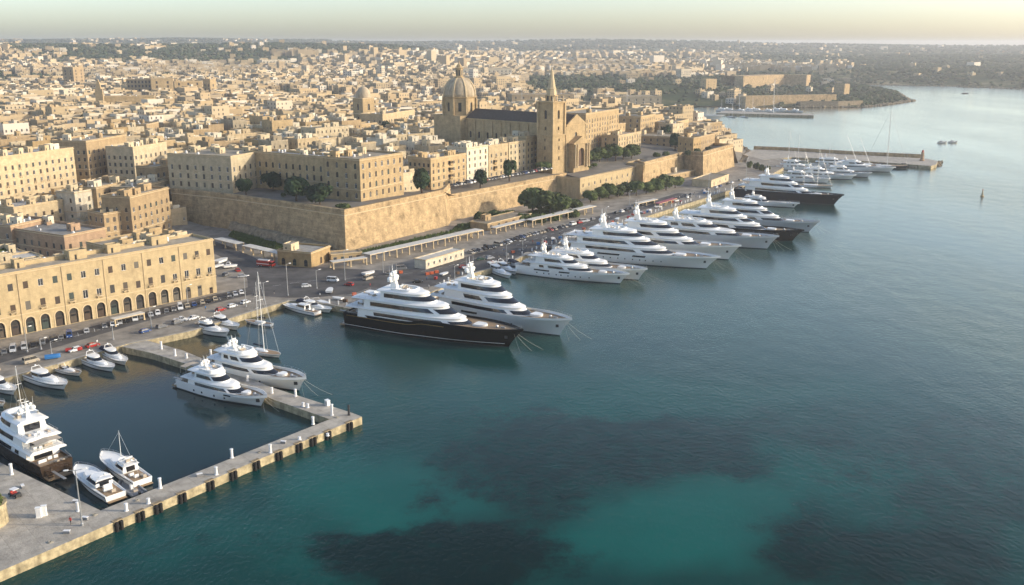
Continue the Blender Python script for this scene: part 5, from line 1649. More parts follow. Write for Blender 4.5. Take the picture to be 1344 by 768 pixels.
    if anchor:
        for side in (1, -1):
            x, y, zz_ = H.pt(.955, .55, side, .02)
            x2, y2, _ = H.pt(.97, .55, side, .02)
            mb = MB(); mb.box(0, 0, -.5, 1.0, .5, 1.0); o = mb.build('anchor_pocket', M['darkmetal'], root, loc=(x, y, zz_)); o.rotation_euler = (0, 0, math.atan2(y2 - y, x2 - x))
    if black_stripes:
        H.strip(root, 'white_stripe', 'gel', .0, .97, .17, .195, off=.04, n=30)
        H.strip(root, 'gold_stripe', 'gold', .02, .62, .80, .825, off=.045, n=24)
    if lines: mooring(root, H, lines)
    return root, H

YG = 'motor yachts moored along the quay'
superyacht('big white yacht with a glossy black hull and gold line, nearest of the row', (668, 456), stern=(463, 424), B=12.2, hull='hullblack', fs=5.2, fb=6.6, step=1.1, black_stripes=True, seed=3, masth=9.5, portholes=4, hullwin=(), houses=[(.10, .80, .97, 5.0), (.14, .70, .90, 5.5), (.24, .56, .72, 4.0)])
superyacht('white yacht with a tall white mast and silver bow, right beside the black hulled one', (735, 441), heading=-35, L=58, B=11.5, hull='gelwarm', fs=5.0, fb=7.0, seed=4, masth=9.5, hullwin=((.3, .42),), portholes=5)
superyacht('smallish white yacht just right of the gap, with dark hull windows', (814, 372.6), stern=(682, 357), B=9.2, fs=3.9, fb=5.0, seed=5, masth=8, tiers=2, dh=2.5, portholes=9, houses=[(.15, .74, .97, 5), (.2, .6, .85, 5)])
superyacht('white and grey yacht tucked behind the smallish one, with three antenna domes', (838, 368), heading=-29, L=47, B=9.5, hull='gelwarm', fs=4.2, fb=5.6, seed=6, masth=9, tiers=2, dh=2.6, houses=[(.15, .74, .97, 5), (.2, .6, .85, 5)])
superyacht('longest all white yacht in the middle of the row, small portholes along its hull', (927, 353), heading=-25, L=74, B=12.8, fs=5.0, fb=6.2, seed=7, masth=10, portholes=12, hullwin=((.52, .60), (.30, .44)))
superyacht('broad white yacht with a ring shaped upper deck, second right of the gap', (956, 341), heading=-26, L=68, B=12.4, hull='gelwarm', fs=5.4, fb=7.4, seed=8, masth=11, portholes=4, hullwin=())
superyacht('pointed grey bowed yacht between the broad white one and the black hulled one', (1007, 327), heading=-27, L=64, B=11.4, hull='hullgrey', fs=4.8, fb=7.0, seed=9, masth=8.5, tiers=2, portholes=0, hullwin=(), houses=[(.13, .80, .97, 5.0), (.2, .62, .85, 5.5)])
superyacht('black hulled yacht with white rounded decks in the far half of the row', (1040, 317), heading=-26, L=66, B=11.8, hull='hullblack', fs=4.8, fb=6.4, seed=10, masth=10, portholes=0, hullwin=())
superyacht('grey bowed yacht, last of the tight row before the slim open boat', (1062, 305), heading=-28, L=64, B=11, hull='hullgrey', fs=4.6, fb=6.4, seed=12, masth=9.5, portholes=0, hullwin=(), tiers=3)
superyacht('slim low white boat between the grey bowed yacht and the long navy one', (1042, 273), heading=-30, L=40, B=6.5, fs=2.6, fb=3.6, seed=13, masth=5, portholes=0, hullwin=(), tiers=1, houses=[(.3, .6, .9, 4)], lines=0)
superyacht('long navy hulled yacht with stepped white decks, moored alone further out', (1095, 269), heading=-33, L=66, B=11, hull='hullnavy', fs=5.4, fb=6.8, seed=14, masth=7, portholes=0, hullwin=(), lines=1)
superyacht('smaller white motor yacht nearest the pier elbow, with tan sun deck cover', (342.7, 534), stern=(243, 506), B=7.6, fs=2.9, fb=4.1, seed=15, masth=4.2, tiers=2, dh=2.2, portholes=4, hullwin=((.62, .70),), houses=[(.17, .80, .97, 7), (.26, .60, .86, 6)], group='motor yachts moored on the pier')
superyacht('larger white motor yacht on the far side of the pier', (392.7, 513.6), heading=-32, L=38, B=8.6, fs=3.7, fb=5.2, seed=16, masth=5, tiers=2, dh=2.4, portholes=4, hullwin=(), houses=[(.16, .78, .97, 7), (.24, .6, .86, 6)], group='motor yachts moored on the pier')
# tri-deck yacht at the left edge, seen from astern
a = (at(53, 631) + at(99, 617)) / 2
b_ = a + Vector((math.cos(R(140)), math.sin(R(140)), 0)) * 42
px_, py_ = proj(b_)
superyacht('brown hulled yacht at the left edge showing its stepped stern decks full of furniture', (px_, py_), stern=proj(a), B=9.0, hull='hullbrown', fs=3.4, fb=5.0, seed=17, masth=6, tiers=3, dh=2.5, portholes=5, hullwin=(), houses=[(.16, .8, .97, 5), (.2, .72, .92, 5), (.26, .6, .8, 4)], lines=0, group='motor yachts moored on the pier')

# far row by the breakwater
for i, (bow, L, hd, B, lab, hm) in enumerate([
    ((1117, 236), 42, -22, 8.5, 'white yacht nearest in the cluster inside the breakwater', 'gel'),
    ((1139, 233), 34, -22, 7, 'grey hulled small yacht second in the cluster inside the breakwater', 'hullgrey'),
    ((1168, 226), 48, -20, 8.5, 'long white yacht furthest right in the cluster inside the breakwater', 'gel'),
    ((1085, 240.5), 34, -24, 7, 'white yacht at the near left end of the breakwater cluster', 'gel'),
    ((1130, 221), 40, -14, 7, 'white yacht moored stern to against the breakwater, behind the long one', 'gelwarm'),
    ((1072, 224), 32, -14, 6.5, 'short white yacht tucked in the inner corner of the breakwater', 'gel')]):
    superyacht(lab, bow, heading=hd, L=L, B=B, hull=hm, fs=2.9, fb=4.2, seed=30 + i, masth=5, tiers=2, dh=2.3, portholes=0, hullwin=(), lines=0, houses=[(.17, .76, .97, 5), (.24, .6, .86, 5)], group='yachts inside the breakwater', anchor=False)
superyacht('sleek white mega yacht moored in the second harbour beyond the town', (944, 157.5), heading=-8, L=86, B=13, fs=5, fb=6.5, seed=50, masth=6, portholes=0, hullwin=(), lines=0, group='yachts in the far harbour', anchor=False)

def motorboat(label, bow, stern=None, heading=None, L=None, B=None, fs=1.3, fb=1.9, cabin=True, seed=1, fly=False, canopy=None, hull='gel', mastpole=False, group='small motor boats in the inner harbour', name='motorboat', hard=True):
    a, hd, L = place(stern, bow, heading, L)
    B = B or L * .3
    root = thing(name, label, 'boat', a, hd, group)
    rg = random.Random(seed)
    H = Hull(L, B, fs, fb, 0, tip=.1, stern_w=.9)
    H.build(root, hull, bul=.22, deckmat='gel' if cabin else 'teak')
    H.strip(root, 'rubbing_strake', 'canvas', 0, .97, .70, .80, off=.05, n=16)
    mb = MB(); mb.box(L * .17, 0, fs - .19, L * .3, B * .72, .05); mb.build('cockpit_floor', M['teak'], root)
    mb = MB(); mb.box(-.35, 0, .25, .9, B * .8, .16); mb.build('swim_platform', M['teak'], root)
    furniture(root, L * .07, L * .27, B * .22, fs - .13, rg, 3)
    z = fs - .22
    # low trunk forward
    mb = MB(); rs = []
    for f, rk, dw in ((0, 0, 0), (.7, .5, .25), (1, 1.2, .6)):
        rs.append([(x, y, z + .75 * f * L / 12) for x, y in outline(L * .34, L * .84 - rk, B * .33 - dw * .4, full=.3)])
    mb.rings(rs, 0, True, False, True); mb.build('cabin_trunk', M['gel'], root)
    if cabin:
        hh = 1.35 * (L / 12) ** .5
        d = tier(root, L * .30, L * .66, B * .36, z + .35, hh, L * .16, band=(.40, .86), s0=.05, name='deckhouse', full=.4, aft=.5)
        brow(root, L * (.26 if hard else .3), L * .66 - L * .13, B * .37, z + .35 + hh - .02, th=.12, crown=.06)
        z2_ = z + .45 + hh
        if fly:
            mb = MB(); oo = outline(L * .3, L * .52, B * .32, full=.5); oi = outline(L * .3, L * .52 - .2, B * .32 - .12, full=.5)
            mb.rings([[(x, y, z2_) for x, y in oo], [(x, y, z2_ + .6) for x, y in oo], [(x, y, z2_ + .6) for x, y in oi], [(x, y, z2_) for x, y in oi]], 0, False); mb.build('flybridge', M['gel'], root)
            furniture(root, L * .34, L * .46, B * .18, z2_ + .03, rg, 2)
        mb = MB()
        for s_ in (1, -1): mb.tube((L * .30, s_ * B * .33, z2_ - .1), (L * .26, s_ * B * .22, z2_ + 1.0), .08, n=5)
        mb.tube((L * .26, -B * .22, z2_ + 1.0), (L * .26, B * .22, z2_ + 1.0), .08, n=5); mb.sphere(L * .26, 0, z2_ + 1.25, .28)
        mb.build('radar_arch', M['gel'], root)
    else:
        mb = MB(); rs = []
        for f in (0, 1):
            rs.append([(x - f * .5, y * (1 - .1 * f), z + .4 + .6 * f) for x, y in outline(L * .36, L * .56, B * .34, full=.2)])
        mb.rings(rs, 0, False); mb.build('windscreen', M['yglass'], root)
        mb = MB()
        for s_ in (1, -1): mb.tube((L * .3, s_ * B * .38, z), (L * .24, s_ * B * .3, z + 1.7), .07, n=5)
        mb.tube((L * .24, -B * .3, z + 1.7), (L * .24, B * .3, z + 1.7), .07, n=5); mb.build('wakeboard_arch', M['metal'], root)
    if canopy:
        mb = MB(); x0, x1 = canopy; zc = z + 1.2
        mb.rings([[(L * x0, -B * .42, zc), (L * x0, -B * .2, zc + .7), (L * x0, B * .2, zc + .7), (L * x0, B * .42, zc)], [(L * x1, -B * .40, zc - .1), (L * x1, -B * .2, zc + .6), (L * x1, B * .2, zc + .6), (L * x1, B * .40, zc - .1)]], 0, False, True, True)
        mb.build('canopy', M['canvas'], root)
    if mastpole:
        mb = MB(); mb.tube((L * .55, 0, z), (L * .53, 0, z + L * .5), .1, .05); mb.tube((L * .53, 0, z + L * .48), (L * .97, 0, fb), .025, n=3); mb.tube((L * .53, 0, z + L * .48), (L * .1, 0, fs + 1), .025, n=3); mb.build('signal_mast', M['gel'], root)
    rail(root, [(x, y * .94, zz_) for x, y, zz_ in [H.pt(t, 1, 1) for t in (.45, .6, .75, .88, .98)] + [H.pt(t, 1, -1) for t in (.98, .88, .75, .6, .45)]], h=.6, post=1.6)
    return root
motorboat('boxy white cruiser with a long cabin, largest of the small boats on the left quay', (84, 512), stern=(37, 496), B=5.2, fs=1.9, fb=2.3, seed=1, fly=False)
motorboat('low open white speedboat beside the boxy cruiser', (104, 494), stern=(74, 485), B=3.4, fs=1.1, fb=1.5, cabin=False, seed=2)
motorboat('white sports cruiser with dark side glass, third boat along the left quay', (147, 488.5), stern=(110, 474), B=4.4, fs=1.6, fb=2.1, seed=3)
motorboat('white cruiser with a dark cockpit cover beside the sports cruiser on the left quay', (164, 480), stern=(136, 464.5), B=4.2, fs=1.5, fb=2.0, seed=4, canopy=(.05, .26))
motorboat('pale blue white cruiser cut off by the left edge', (18, 519), stern=(-14, 504), B=4.4, fs=1.6, fb=2.1, seed=5, hard=False)
motorboat('tiny white boat at the left edge beneath the pale blue one', (4, 534), stern=(-20, 528), B=3, fs=.9, fb=1.3, cabin=False, seed=6)
motorboat('plump white cruiser nearest the head of the pier', (297, 443), stern=(256, 431), B=5.2, fs=1.9, fb=2.6, seed=7, fly=True)
motorboat('white cruiser behind the plump one at the head of the pier', (311, 434), stern=(277, 422), B=4.6, fs=1.6, fb=2.2, seed=8)
motorboat('long white sports boat, front one of the trio in the quay corner', (374, 404), stern=(417, 414), B=4.2, fs=1.5, fb=1.9, seed=9)
motorboat('blue grey covered boat in the middle of the trio in the quay corner', (432, 411), stern=(392, 402), B=4.4, fs=1.5, fb=2.0, seed=10, canopy=(.02, .3))
motorboat('small white boat, hindmost of the trio in the quay corner', (441, 408), stern=(407, 398), B=4.2, fs=1.5, fb=2.0, seed=11, cabin=False)
motorboat('white express cruiser with a dark canopy, moored stern to the mole', (106, 624), stern=(153, 657), B=5.4, fs=1.7, fb=2.4, seed=12, canopy=(.30, .55), hull='gel')
motorboat('white flybridge boat with a thin mast beside the express cruiser', (140, 607), stern=(188, 638), B=5.2, fs=1.8, fb=2.6, seed=13, fly=True, mastpole=True)
for i, (bow, stern, lab) in enumerate([((668, 366), (640, 353), 'white launch nearest the yacht with a silver bow'), ((676, 361), (650, 350), 'second white launch in the gap between the two yacht groups'), ((690, 357), (662, 345), 'dark covered launch in the gap between the two yacht groups')]):
    motorboat(lab, bow, stern=stern, B=4.2, fs=1.6, fb=2.1, seed=20 + i, canopy=(.3, .6) if i == 2 else None, cabin=i != 2, hull='gel' if i < 2 else 'hullnavy')

def rib(label, bow, stern):
    a, hd, L = place(stern, bow)
    root = thing('inflatable_boat', label, 'boat', a, hd)
    mb = MB(); r = .32; w_ = L * .17
    pts_ = [(0, -w_), (L * .6, -w_), (L * .85, -w_ * .6), (L, 0), (L * .85, w_ * .6), (L * .6, w_), (0, w_)]
    for p, q in zip(pts_[:-1], pts_[1:]): mb.tube((*p, .4), (*q, .4), r, n=8)
    for p in pts_: mb.sphere(*p, .4, r, n=8, k=5)
    mb.build('inflatable_tube', M['ribgrey'], root, smooth=True)
    mb = MB(); mb.prism([(0, -w_), (L * .6, -w_), (L * .93, 0), (L * .6, w_), (0, w_)], .05, .32); mb.build('floor', M['ribgrey'], root)
    mb = MB(); mb.box(L * .4, 0, .33, .7, .6, .9); mb.build('console', M['gel'], root)
    mb = MB(); mb.box(L * .2, 0, .33, .6, 1.0, .45); mb.build('seat', M['cushion'], root)
    mb = MB(); mb.box(-.15, 0, .3, .5, .4, .7); mb.box(-.15, 0, -.3, .2, .15, .7); mb.build('outboard_motor', M['darkmetal'], root)
rib('grey inflatable boat floating between the two boats by the mole', (158, 633), (183, 650))

def sailboat(label, bow, stern=None, heading=None, L=14, mast=18, hull='gel', boom=True, rake=.02, group=None, masts=1, sprit=False):
    a, hd, L = place(stern, bow, heading, L)
    B = L * .27; root = thing('sailing_yacht', label, 'sailing boat', a, hd, group)
    H = Hull(L, B, 1.1 * (L / 14) ** .6, 1.5 * (L / 14) ** .6, 0, stern_w=.72, tip=.07); H.build(root, hull, bul=.08)
    fs = H.fs
    mb = MB(); rs = []
    for f, rk, dw in ((0, 0, 0), (.7, .3, .1), (1, .8, .3)):
        rs.append([(x, y, fs - .08 + .55 * f) for x, y in outline(L * .3, L * .68 - rk, B * .27 - dw, full=.4)])
    mb.rings(rs, 0, True, False, True); mb.build('coachroof', M['gel'], root)
    mb = MB(); mb.box(L * .15, 0, fs - .07, L * .22, B * .42, .06); mb.build('cockpit', M['teak'], root)
    for k in range(masts):
        mx = L * (.56 if masts == 1 else (.66, .3)[k]); mh = mast * (1, .85)[k]
        mo = MB(); mo.tube((mx, 0, fs), (mx - mh * rake, 0, fs + mh), .12 * (mast / 18) ** .7, .07 * (mast / 18) ** .7, 6)
        for q in (.35, .65): mo.box(mx - mh * rake * q, 0, fs + mh * q, .12, 2.2 * mast / 18, .1)
        m_ = mo.build('mast', M['gel' if hull != 'hullnavy' else 'gelwarm'], root)
        st = MB(); top = (mx - mh * rake, 0, fs + mh * .98)
        st.tube(top, (L * 1.02 if k == 0 else L * .6, 0, H.fb), .04 * (mast / 18), n=3); st.tube(top, (.2, 0, fs), .035 * (mast / 18), n=3)
        for s_ in (1, -1): st.tube(top, (mx - .4, s_ * B * .46, fs), .035 * (mast / 18), n=3)
        st.build('rigging', M['metal'], m_)
        if boom:
            bm = MB(); bm.tube((mx, 0, fs + 1.6), (mx - L * .34 / masts ** .5, 0, fs + 1.7), .12, n=6); bm.tube((mx - .4, 0, fs + 1.85), (mx - L * .32 / masts ** .5, 0, fs + 1.9), .2, n=6); bm.build('boom', M['canvas'], m_)
    return root
sailboat('small sailing yacht with bare mast moored off the quay near the head of the pier', (324, 424), stern=(357, 428), mast=15)
sailboat('sailing boat whose tall mast rises behind the larger white yacht on the pier', (366, 470), heading=-32, L=15, mast=27)
sailboat('sailing boat at the left edge with its mast over the quay boats', (30, 560), stern=(52, 574), mast=16) if False else None
sailboat('sailing boat with a white mast standing above the brown hulled yacht', (46, 560), heading=-35, L=13, mast=15)
sailboat('tall masted dark hulled sailing yacht near the end of the breakwater', (1189, 221), heading=-10, L=34, mast=46, hull='hullnavy')
sailboat('white sailing yacht with two masts standing left of the long white yacht', (1090, 247), heading=-20, L=26, mast=26, masts=2)
sailboat('small red hulled sailing boat last before the breakwater tip', (1199, 219.5), heading=-8, L=13, mast=9, hull='hullbrown')
for i, (b, L, mh, lab) in enumerate([((1046, 216), 16, 26, 'leftmost sailing yacht with a bare mast in the breakwater corner'), ((1060, 213), 18, 22, 'second sailing yacht in the breakwater corner'), ((1098, 214.5), 14, 17, 'short masted sailing boat against the breakwater'), ((1140, 216.5), 20, 24, 'sailing yacht against the breakwater with a sharply raked mast'), ((1155, 217.5), 18, 22, 'sailing yacht with a raked mast beside the tall masted dark one')]):
    sailboat(lab, b, heading=-14, L=L, mast=mh, rake=.45 if i >= 3 else .02, boom=i < 3)
# second harbour: masts beyond the town
for i in range(22):
    px = 690 + i * 11.5 + rng.uniform(-4, 4); 
    if 872 < px < 946: px += 76
    sailboat('bare masted sailing yacht among the far marina berths', (px, 150 + rng.uniform(-3, 6)), heading=-60 + rng.uniform(-6, 6), L=15, mast=20 if i % 6 else 34, boom=False, group='sailing yachts in the far marina')
# ================================================================== trees
def leafy(n, rx, rz, seed, size=.75, lobes=7):
    rg = random.Random(seed); mb = MB()
    L_ = [(rg.uniform(-.5, .5) * rx, rg.uniform(-.5, .5) * rx, rg.uniform(-.3, .4) * rz, rg.uniform(.42, .62)) for _ in range(lobes)]
    for i in range(n):
        lx, ly, lz, lr = rg.choice(L_)
        th = rg.uniform(0, 6.283); cz = rg.uniform(-.75, 1); s_ = math.sqrt(max(0, 1 - cz * cz)); q = rg.uniform(.62, 1.0) ** .5
        x = lx + lr * rx * q * s_ * math.cos(th); y = ly + lr * rx * q * s_ * math.sin(th); z = lz + lr * rz * q * cz
        nrm = Vector((s_ * math.cos(th), s_ * math.sin(th), cz + .3)) + Vector((rg.uniform(-.7, .7), rg.uniform(-.7, .7), rg.uniform(-.7, .7))); nrm.normalize()
        u_ = nrm.orthogonal().normalized(); u_.rotate(Matrix.Rotation(rg.uniform(0, 6.28), 3, nrm)); v_ = nrm.cross(u_)
        a = size * rg.uniform(.5, 1.1); b = a * rg.uniform(.5, .9)
        c = Vector((x, y, z))
        mb.quad(tuple(c - u_ * a - v_ * b * .3), tuple(c - v_ * b), tuple(c + u_ * a + v_ * b * .2), tuple(c + v_ * b))
    return mb
CROWNS = {}
def crown(kind_, k):
    key = (kind_, k)
    if key not in CROWNS:
        m_ = {'tree': ('foliage', 1700, 1.0, 1.0, .19), 'dark': ('foliage2', 1700, 1.0, 1.0, .18), 'bush': ('foliage', 700, 1.0, .7, .24)}[kind_]
        CROWNS[key] = leafy(m_[1], m_[2], m_[3], 100 + k, m_[4]).mesh('crown', M[m_[0]])
    return CROWNS[key]
TR = {}
def trunk_mesh(k):
    if k in TR: return TR[k]
    rg = random.Random(k); mb = MB()
    mb.tube((0, 0, -.6), (.1, .05, 2.2), .32, .22, 7)
    for i in range(5):
        a = i * 1.26 + rg.random(); mb.tube((.1, .05, 2.1), (1.5 * math.cos(a), 1.5 * math.sin(a), 3.9 + rg.random()), .16, .05, 5)
    TR[k] = mb.mesh('trunk', M['bark']); return TR[k]
def tree(P, h, w_, label, kind_='tree', group=None, k=0, cat='tree'):
    root = thing('broadleaf_tree' if kind_ != 'bush' else 'shrub', label, cat if kind_ != 'bush' else 'shrub', P, random.Random(k).uniform(0, 6), group)
    if kind_ == 'bush':
        c = link('foliage', crown('bush', k % 3), root, (0, 0, h * .35)); c.scale = (w_ / 2, w_ / 2, h * .9)
        mb = TR.get('bushstem') 
        if mb is None: 
            m_ = MB(); m_.tube((0, 0, -.4), (0, 0, .8), .12, .06, 5); mb = TR['bushstem'] = m_.mesh('stem', M['bark'])
        link('stem', mb, root)
    else:
        t = link('trunk', trunk_mesh(k % 4), root); s_ = h / 7.0; t.scale = (s_, s_, s_)
        c = link('crown', crown(kind_, k % 5), root, (0, 0, h * .57)); c.scale = (w_ / 2 * 1.35, w_ / 2 * 1.35, h * .52)
    return root
tk = 0
def trees(px_list, z, label, kind_='tree', group=None, cat='tree', uniq=False):
    """(x, base y, top y, width px)"""
    global tk
    for i, (x, yb, yt, wpx) in enumerate(px_list):
        P = at(x, yb, z); P.z = z
        h = z_at(P, yt) - z; w_ = wpx * (P.y * CP + (CAM_H - z) * SP) / FPX
        lb = label[i] if isinstance(label, list) else label
        tree(P, max(h, 2), w_, lb, kind_, group, tk, cat); tk += 1
trees([(389, 263, 232, 27), (420, 268, 242, 30)], 21, ['rounder dark evergreen tree in the palace yard on the bastion', 'wider dark evergreen tree close to the parapet on the bastion'], 'dark')
trees([(372, 258, 252, 8), (453, 275, 266, 18), (446, 272, 268, 12)], 21, ['small shrub left of the two dark bastion trees', 'shrub spilling over the bastion corner parapet', 'low shrub behind the bastion corner'], 'bush')
trees([(699, 279, 246, 28), (722, 281, 252, 30), (738, 279, 254, 26), (752, 277, 262, 22)], 3, ['tallest brownish tree in the clump under the curtain wall', 'broad second tree of the clump under the curtain wall', 'third tree of the clump under the curtain wall', 'low right end tree of the clump under the curtain wall'])
trees([(632, 288, 277, 22), (650, 286, 276, 26), (668, 284, 274, 24), (686, 290, 279, 22), (706, 290, 280, 26), (730, 288, 278, 24), (752, 284, 274, 20), (642, 292, 284, 16), (604, 299, 292, 10)], 3, 'leafy shrub in the planted strip at the foot of the curtain wall', 'bush', 'shrubs below the curtain wall')
trees([(x, y, y - 16 - (i % 3) * 2, 17) for i, (x, y) in enumerate([(775, 266), (787, 263), (799, 260.5), (811, 259), (823, 257), (835, 257), (848, 255), (861, 252), (874, 250), (886, 247)])], 2.4, 'clipped street tree in the row before the barrack', 'tree', 'street trees before the barrack')
trees([(x, y, y - 15 - (i % 2) * 3, 17) for i, (x, y) in enumerate([(756, 217), (766, 214), (777, 213), (787, 212), (797, 211), (808, 210), (818, 208.5), (829, 207), (760, 211), (801, 206)])], 18.5, 'dark green tree on the terrace garden above the ramparts', 'tree', 'trees of the terrace garden')
trees([(714, 226, 212, 17)], 18, ['small bright green tree at the foot of the bell tower'])
trees([(741, 221, 212, 12), (770, 220, 214, 12), (780, 218, 213, 10)], 18, 'low hedge clump beside the church porch', 'bush', 'clumps beside the church porch')
trees([(78, 146, 137, 18)], 26, ['lone bright green tree among the houses on the left hillside'], 'tree')
trees([(188, 153, 142, 14), (200, 154, 141, 17), (212, 152, 140, 16), (224, 150, 140, 14), (238, 149, 140, 13)], 26, 'dark tree in the garden below the plain church', 'dark', 'garden trees below the plain church')
trees([(5, 345, 325, 20)], 5, ['green tree in the courtyard at the left edge'])
trees([(984, 219, 211, 9), (992, 221, 212, 10), (1000, 223, 215, 9), (1008, 225, 217, 10)], 3, 'small tree beside the ramp below the far bastion', 'bush', 'shrubs beside the far ramp')
trees([(902, 203, 196, 10), (915, 200, 194, 10), (930, 197, 192, 9), (862, 206, 199, 11), (874, 204, 198, 10)], 18, 'shrub on the seaward bastion top', 'bush', 'shrubs on the seaward bastion')
# scattered garden trees between the houses
gt = 0; rg = random.Random(77)
for _ in range(4000):
    x, y = rg.uniform(-420, 160), rg.uniform(500, 1150)
    if gt >= 60: break
    if not inside(x, y, upland): continue
    z = ground_h(x, y)
    if z < 12: continue
    if any(sat([(x - 2, y - 2), (x + 2, y - 2), (x + 2, y + 2), (x - 2, y + 2)], q) for q in HERO_RECTS): continue
    ok = True
    for c in cands:
        if abs(c[1].x - x) < 24 and abs(c[1].y - y) < 24 and inside(x, y, rect_pts(c[1], ca, c[2], c[3])): ok = False; break
    if not ok: continue
    tree(Vector((x, y, z)), rg.uniform(9, 14), rg.uniform(6, 9), 'dark garden tree rising between the tight packed houses', 'dark', 'garden trees between the houses', tk); tk += 1; gt += 1
# grass strips along the bastion foot
def grass_strip(px, z, name='grass'):
    pts_ = [at(x, y, z) for x, y in px]; poly = [(p.x, p.y) for p in pts_]
    xs = [p[0] for p in poly]; ys = [p[1] for p in poly]; rg = random.Random(len(px)); mb = MB(); n = 0
    area = (max(xs) - min(xs)) * (max(ys) - min(ys))
    for _ in range(int(min(22000, area * 14))):
        x, y = rg.uniform(min(xs), max(xs)), rg.uniform(min(ys), max(ys))
        if not inside(x, y, poly): continue
        h = rg.uniform(.5, 1.7) * (.6 + .8 * abs(noise.noise(Vector((x / 3, y / 3, 0))))); a = rg.uniform(0, 3.14); d_ = rg.uniform(.25, .55)
        zz_ = z - .1
        mb.poly([(x - d_ * math.cos(a), y - d_ * math.sin(a), zz_), (x + d_ * math.cos(a), y + d_ * math.sin(a), zz_), (x + .2 * math.sin(a), y + .1, zz_ + h)])
    kind(mb.build(name, M['grass']), 'stuff')
grass_strip([(306, 304), (372, 322), (374, 330), (330, 322), (300, 310)], 2.9)
grass_strip([(470, 330), (592, 303), (600, 296), (640, 288), (640, 294), (600, 304), (480, 334)], 2.8)
grass_strip([(640, 290), (760, 264), (765, 268), (700, 286), (645, 298)], 2.8)
grass_strip([(222, 287), (260, 291), (300, 296), (300, 290), (240, 283)], 4.0)

# ================================================================== canopies
def canopy(label, px, ztop, depth, name='canopy_walk', m='awning', cat='canopy', post_m='trim'):
    A = at(*px[0], ztop); B = at(*px[1], ztop); v = B - A; ang = math.atan2(v.y, v.x); L = v.length
    gz = low_h(A.x, A.y)
    root = thing(name, label, cat, (A.x, A.y, gz), ang); H = ztop - gz
    mb = MB(); n = max(2, int(L / 4))
    for i in range(n):   # separate sheets lapped along the run
        mb.box((i + .5) * L / n, depth / 2, H - .25 + .03 * (i % 2), L / n + .1, depth, .14)
    mb.build('canopy_roof', M[m], root)
    mb = MB(); mb.box(L / 2, .2, H - .55, L, .2, .28); mb.box(L / 2, depth - .2, H - .55, L, .2, .28); mb.build('canopy_beam', M[post_m], root)
    pm = MB(); pm.box(0, 0, 0, .45, .45, H - .56); pm.box(0, 0, 0, .7, .7, .4, 0, 0); me = pm.mesh('post', M[post_m])
    for i in range(n // 2 + 1):
        for yy_ in (.25, depth - .25): link('post', me, root, (min(i * 2 * L / n + .3, L - .3), yy_, 0))
    return root
canopy('pale canopied walkway running down past the rubble foot of the bastion', ((372, 336), (318, 322)), 6.0, -5) if False else None
canopy('pale canopied walkway beside the side road, nearer half by the gatehouse', ((317, 322), (373, 335)), 6.0, 5)
canopy('pale canopied walkway beside the side road, farther half', ((280, 313), (309, 320)), 6.0, 5)
canopy('long pale canopied walkway under the sunlit bastion face', ((486, 334), (634, 301)), 6.6, 5.5)
canopy('white canopy with open front right of the long walkway', ((603, 309), (635, 301.5)), 5.4, 4)
canopy('short white awning in front of the dusty roofed kiosk', ((651, 299), (694, 288)), 6.0, 4)
canopy('long pale canopy below the clump of trees', ((699, 289), (783, 270)), 6.6, 5)
canopy('striped low awning over the entrance next to the gatehouse', ((437, 344), (482, 338)), 5.6, 4)
canopy('red awning in the row of stalls before the barrack trees', ((866, 267), (889, 260)), 5.0, 3.5, m='red', name='stall_awning', cat='awning')
canopy('cream awning among the stalls under the street trees', ((838, 267), (864, 261)), 5.0, 3.5, name='stall_awning', cat='awning')
canopy('white barrier like awning in front of the arcade', ((150, 419), (190, 410)), 5.0, 3.0, name='stall_awning', cat='awning')

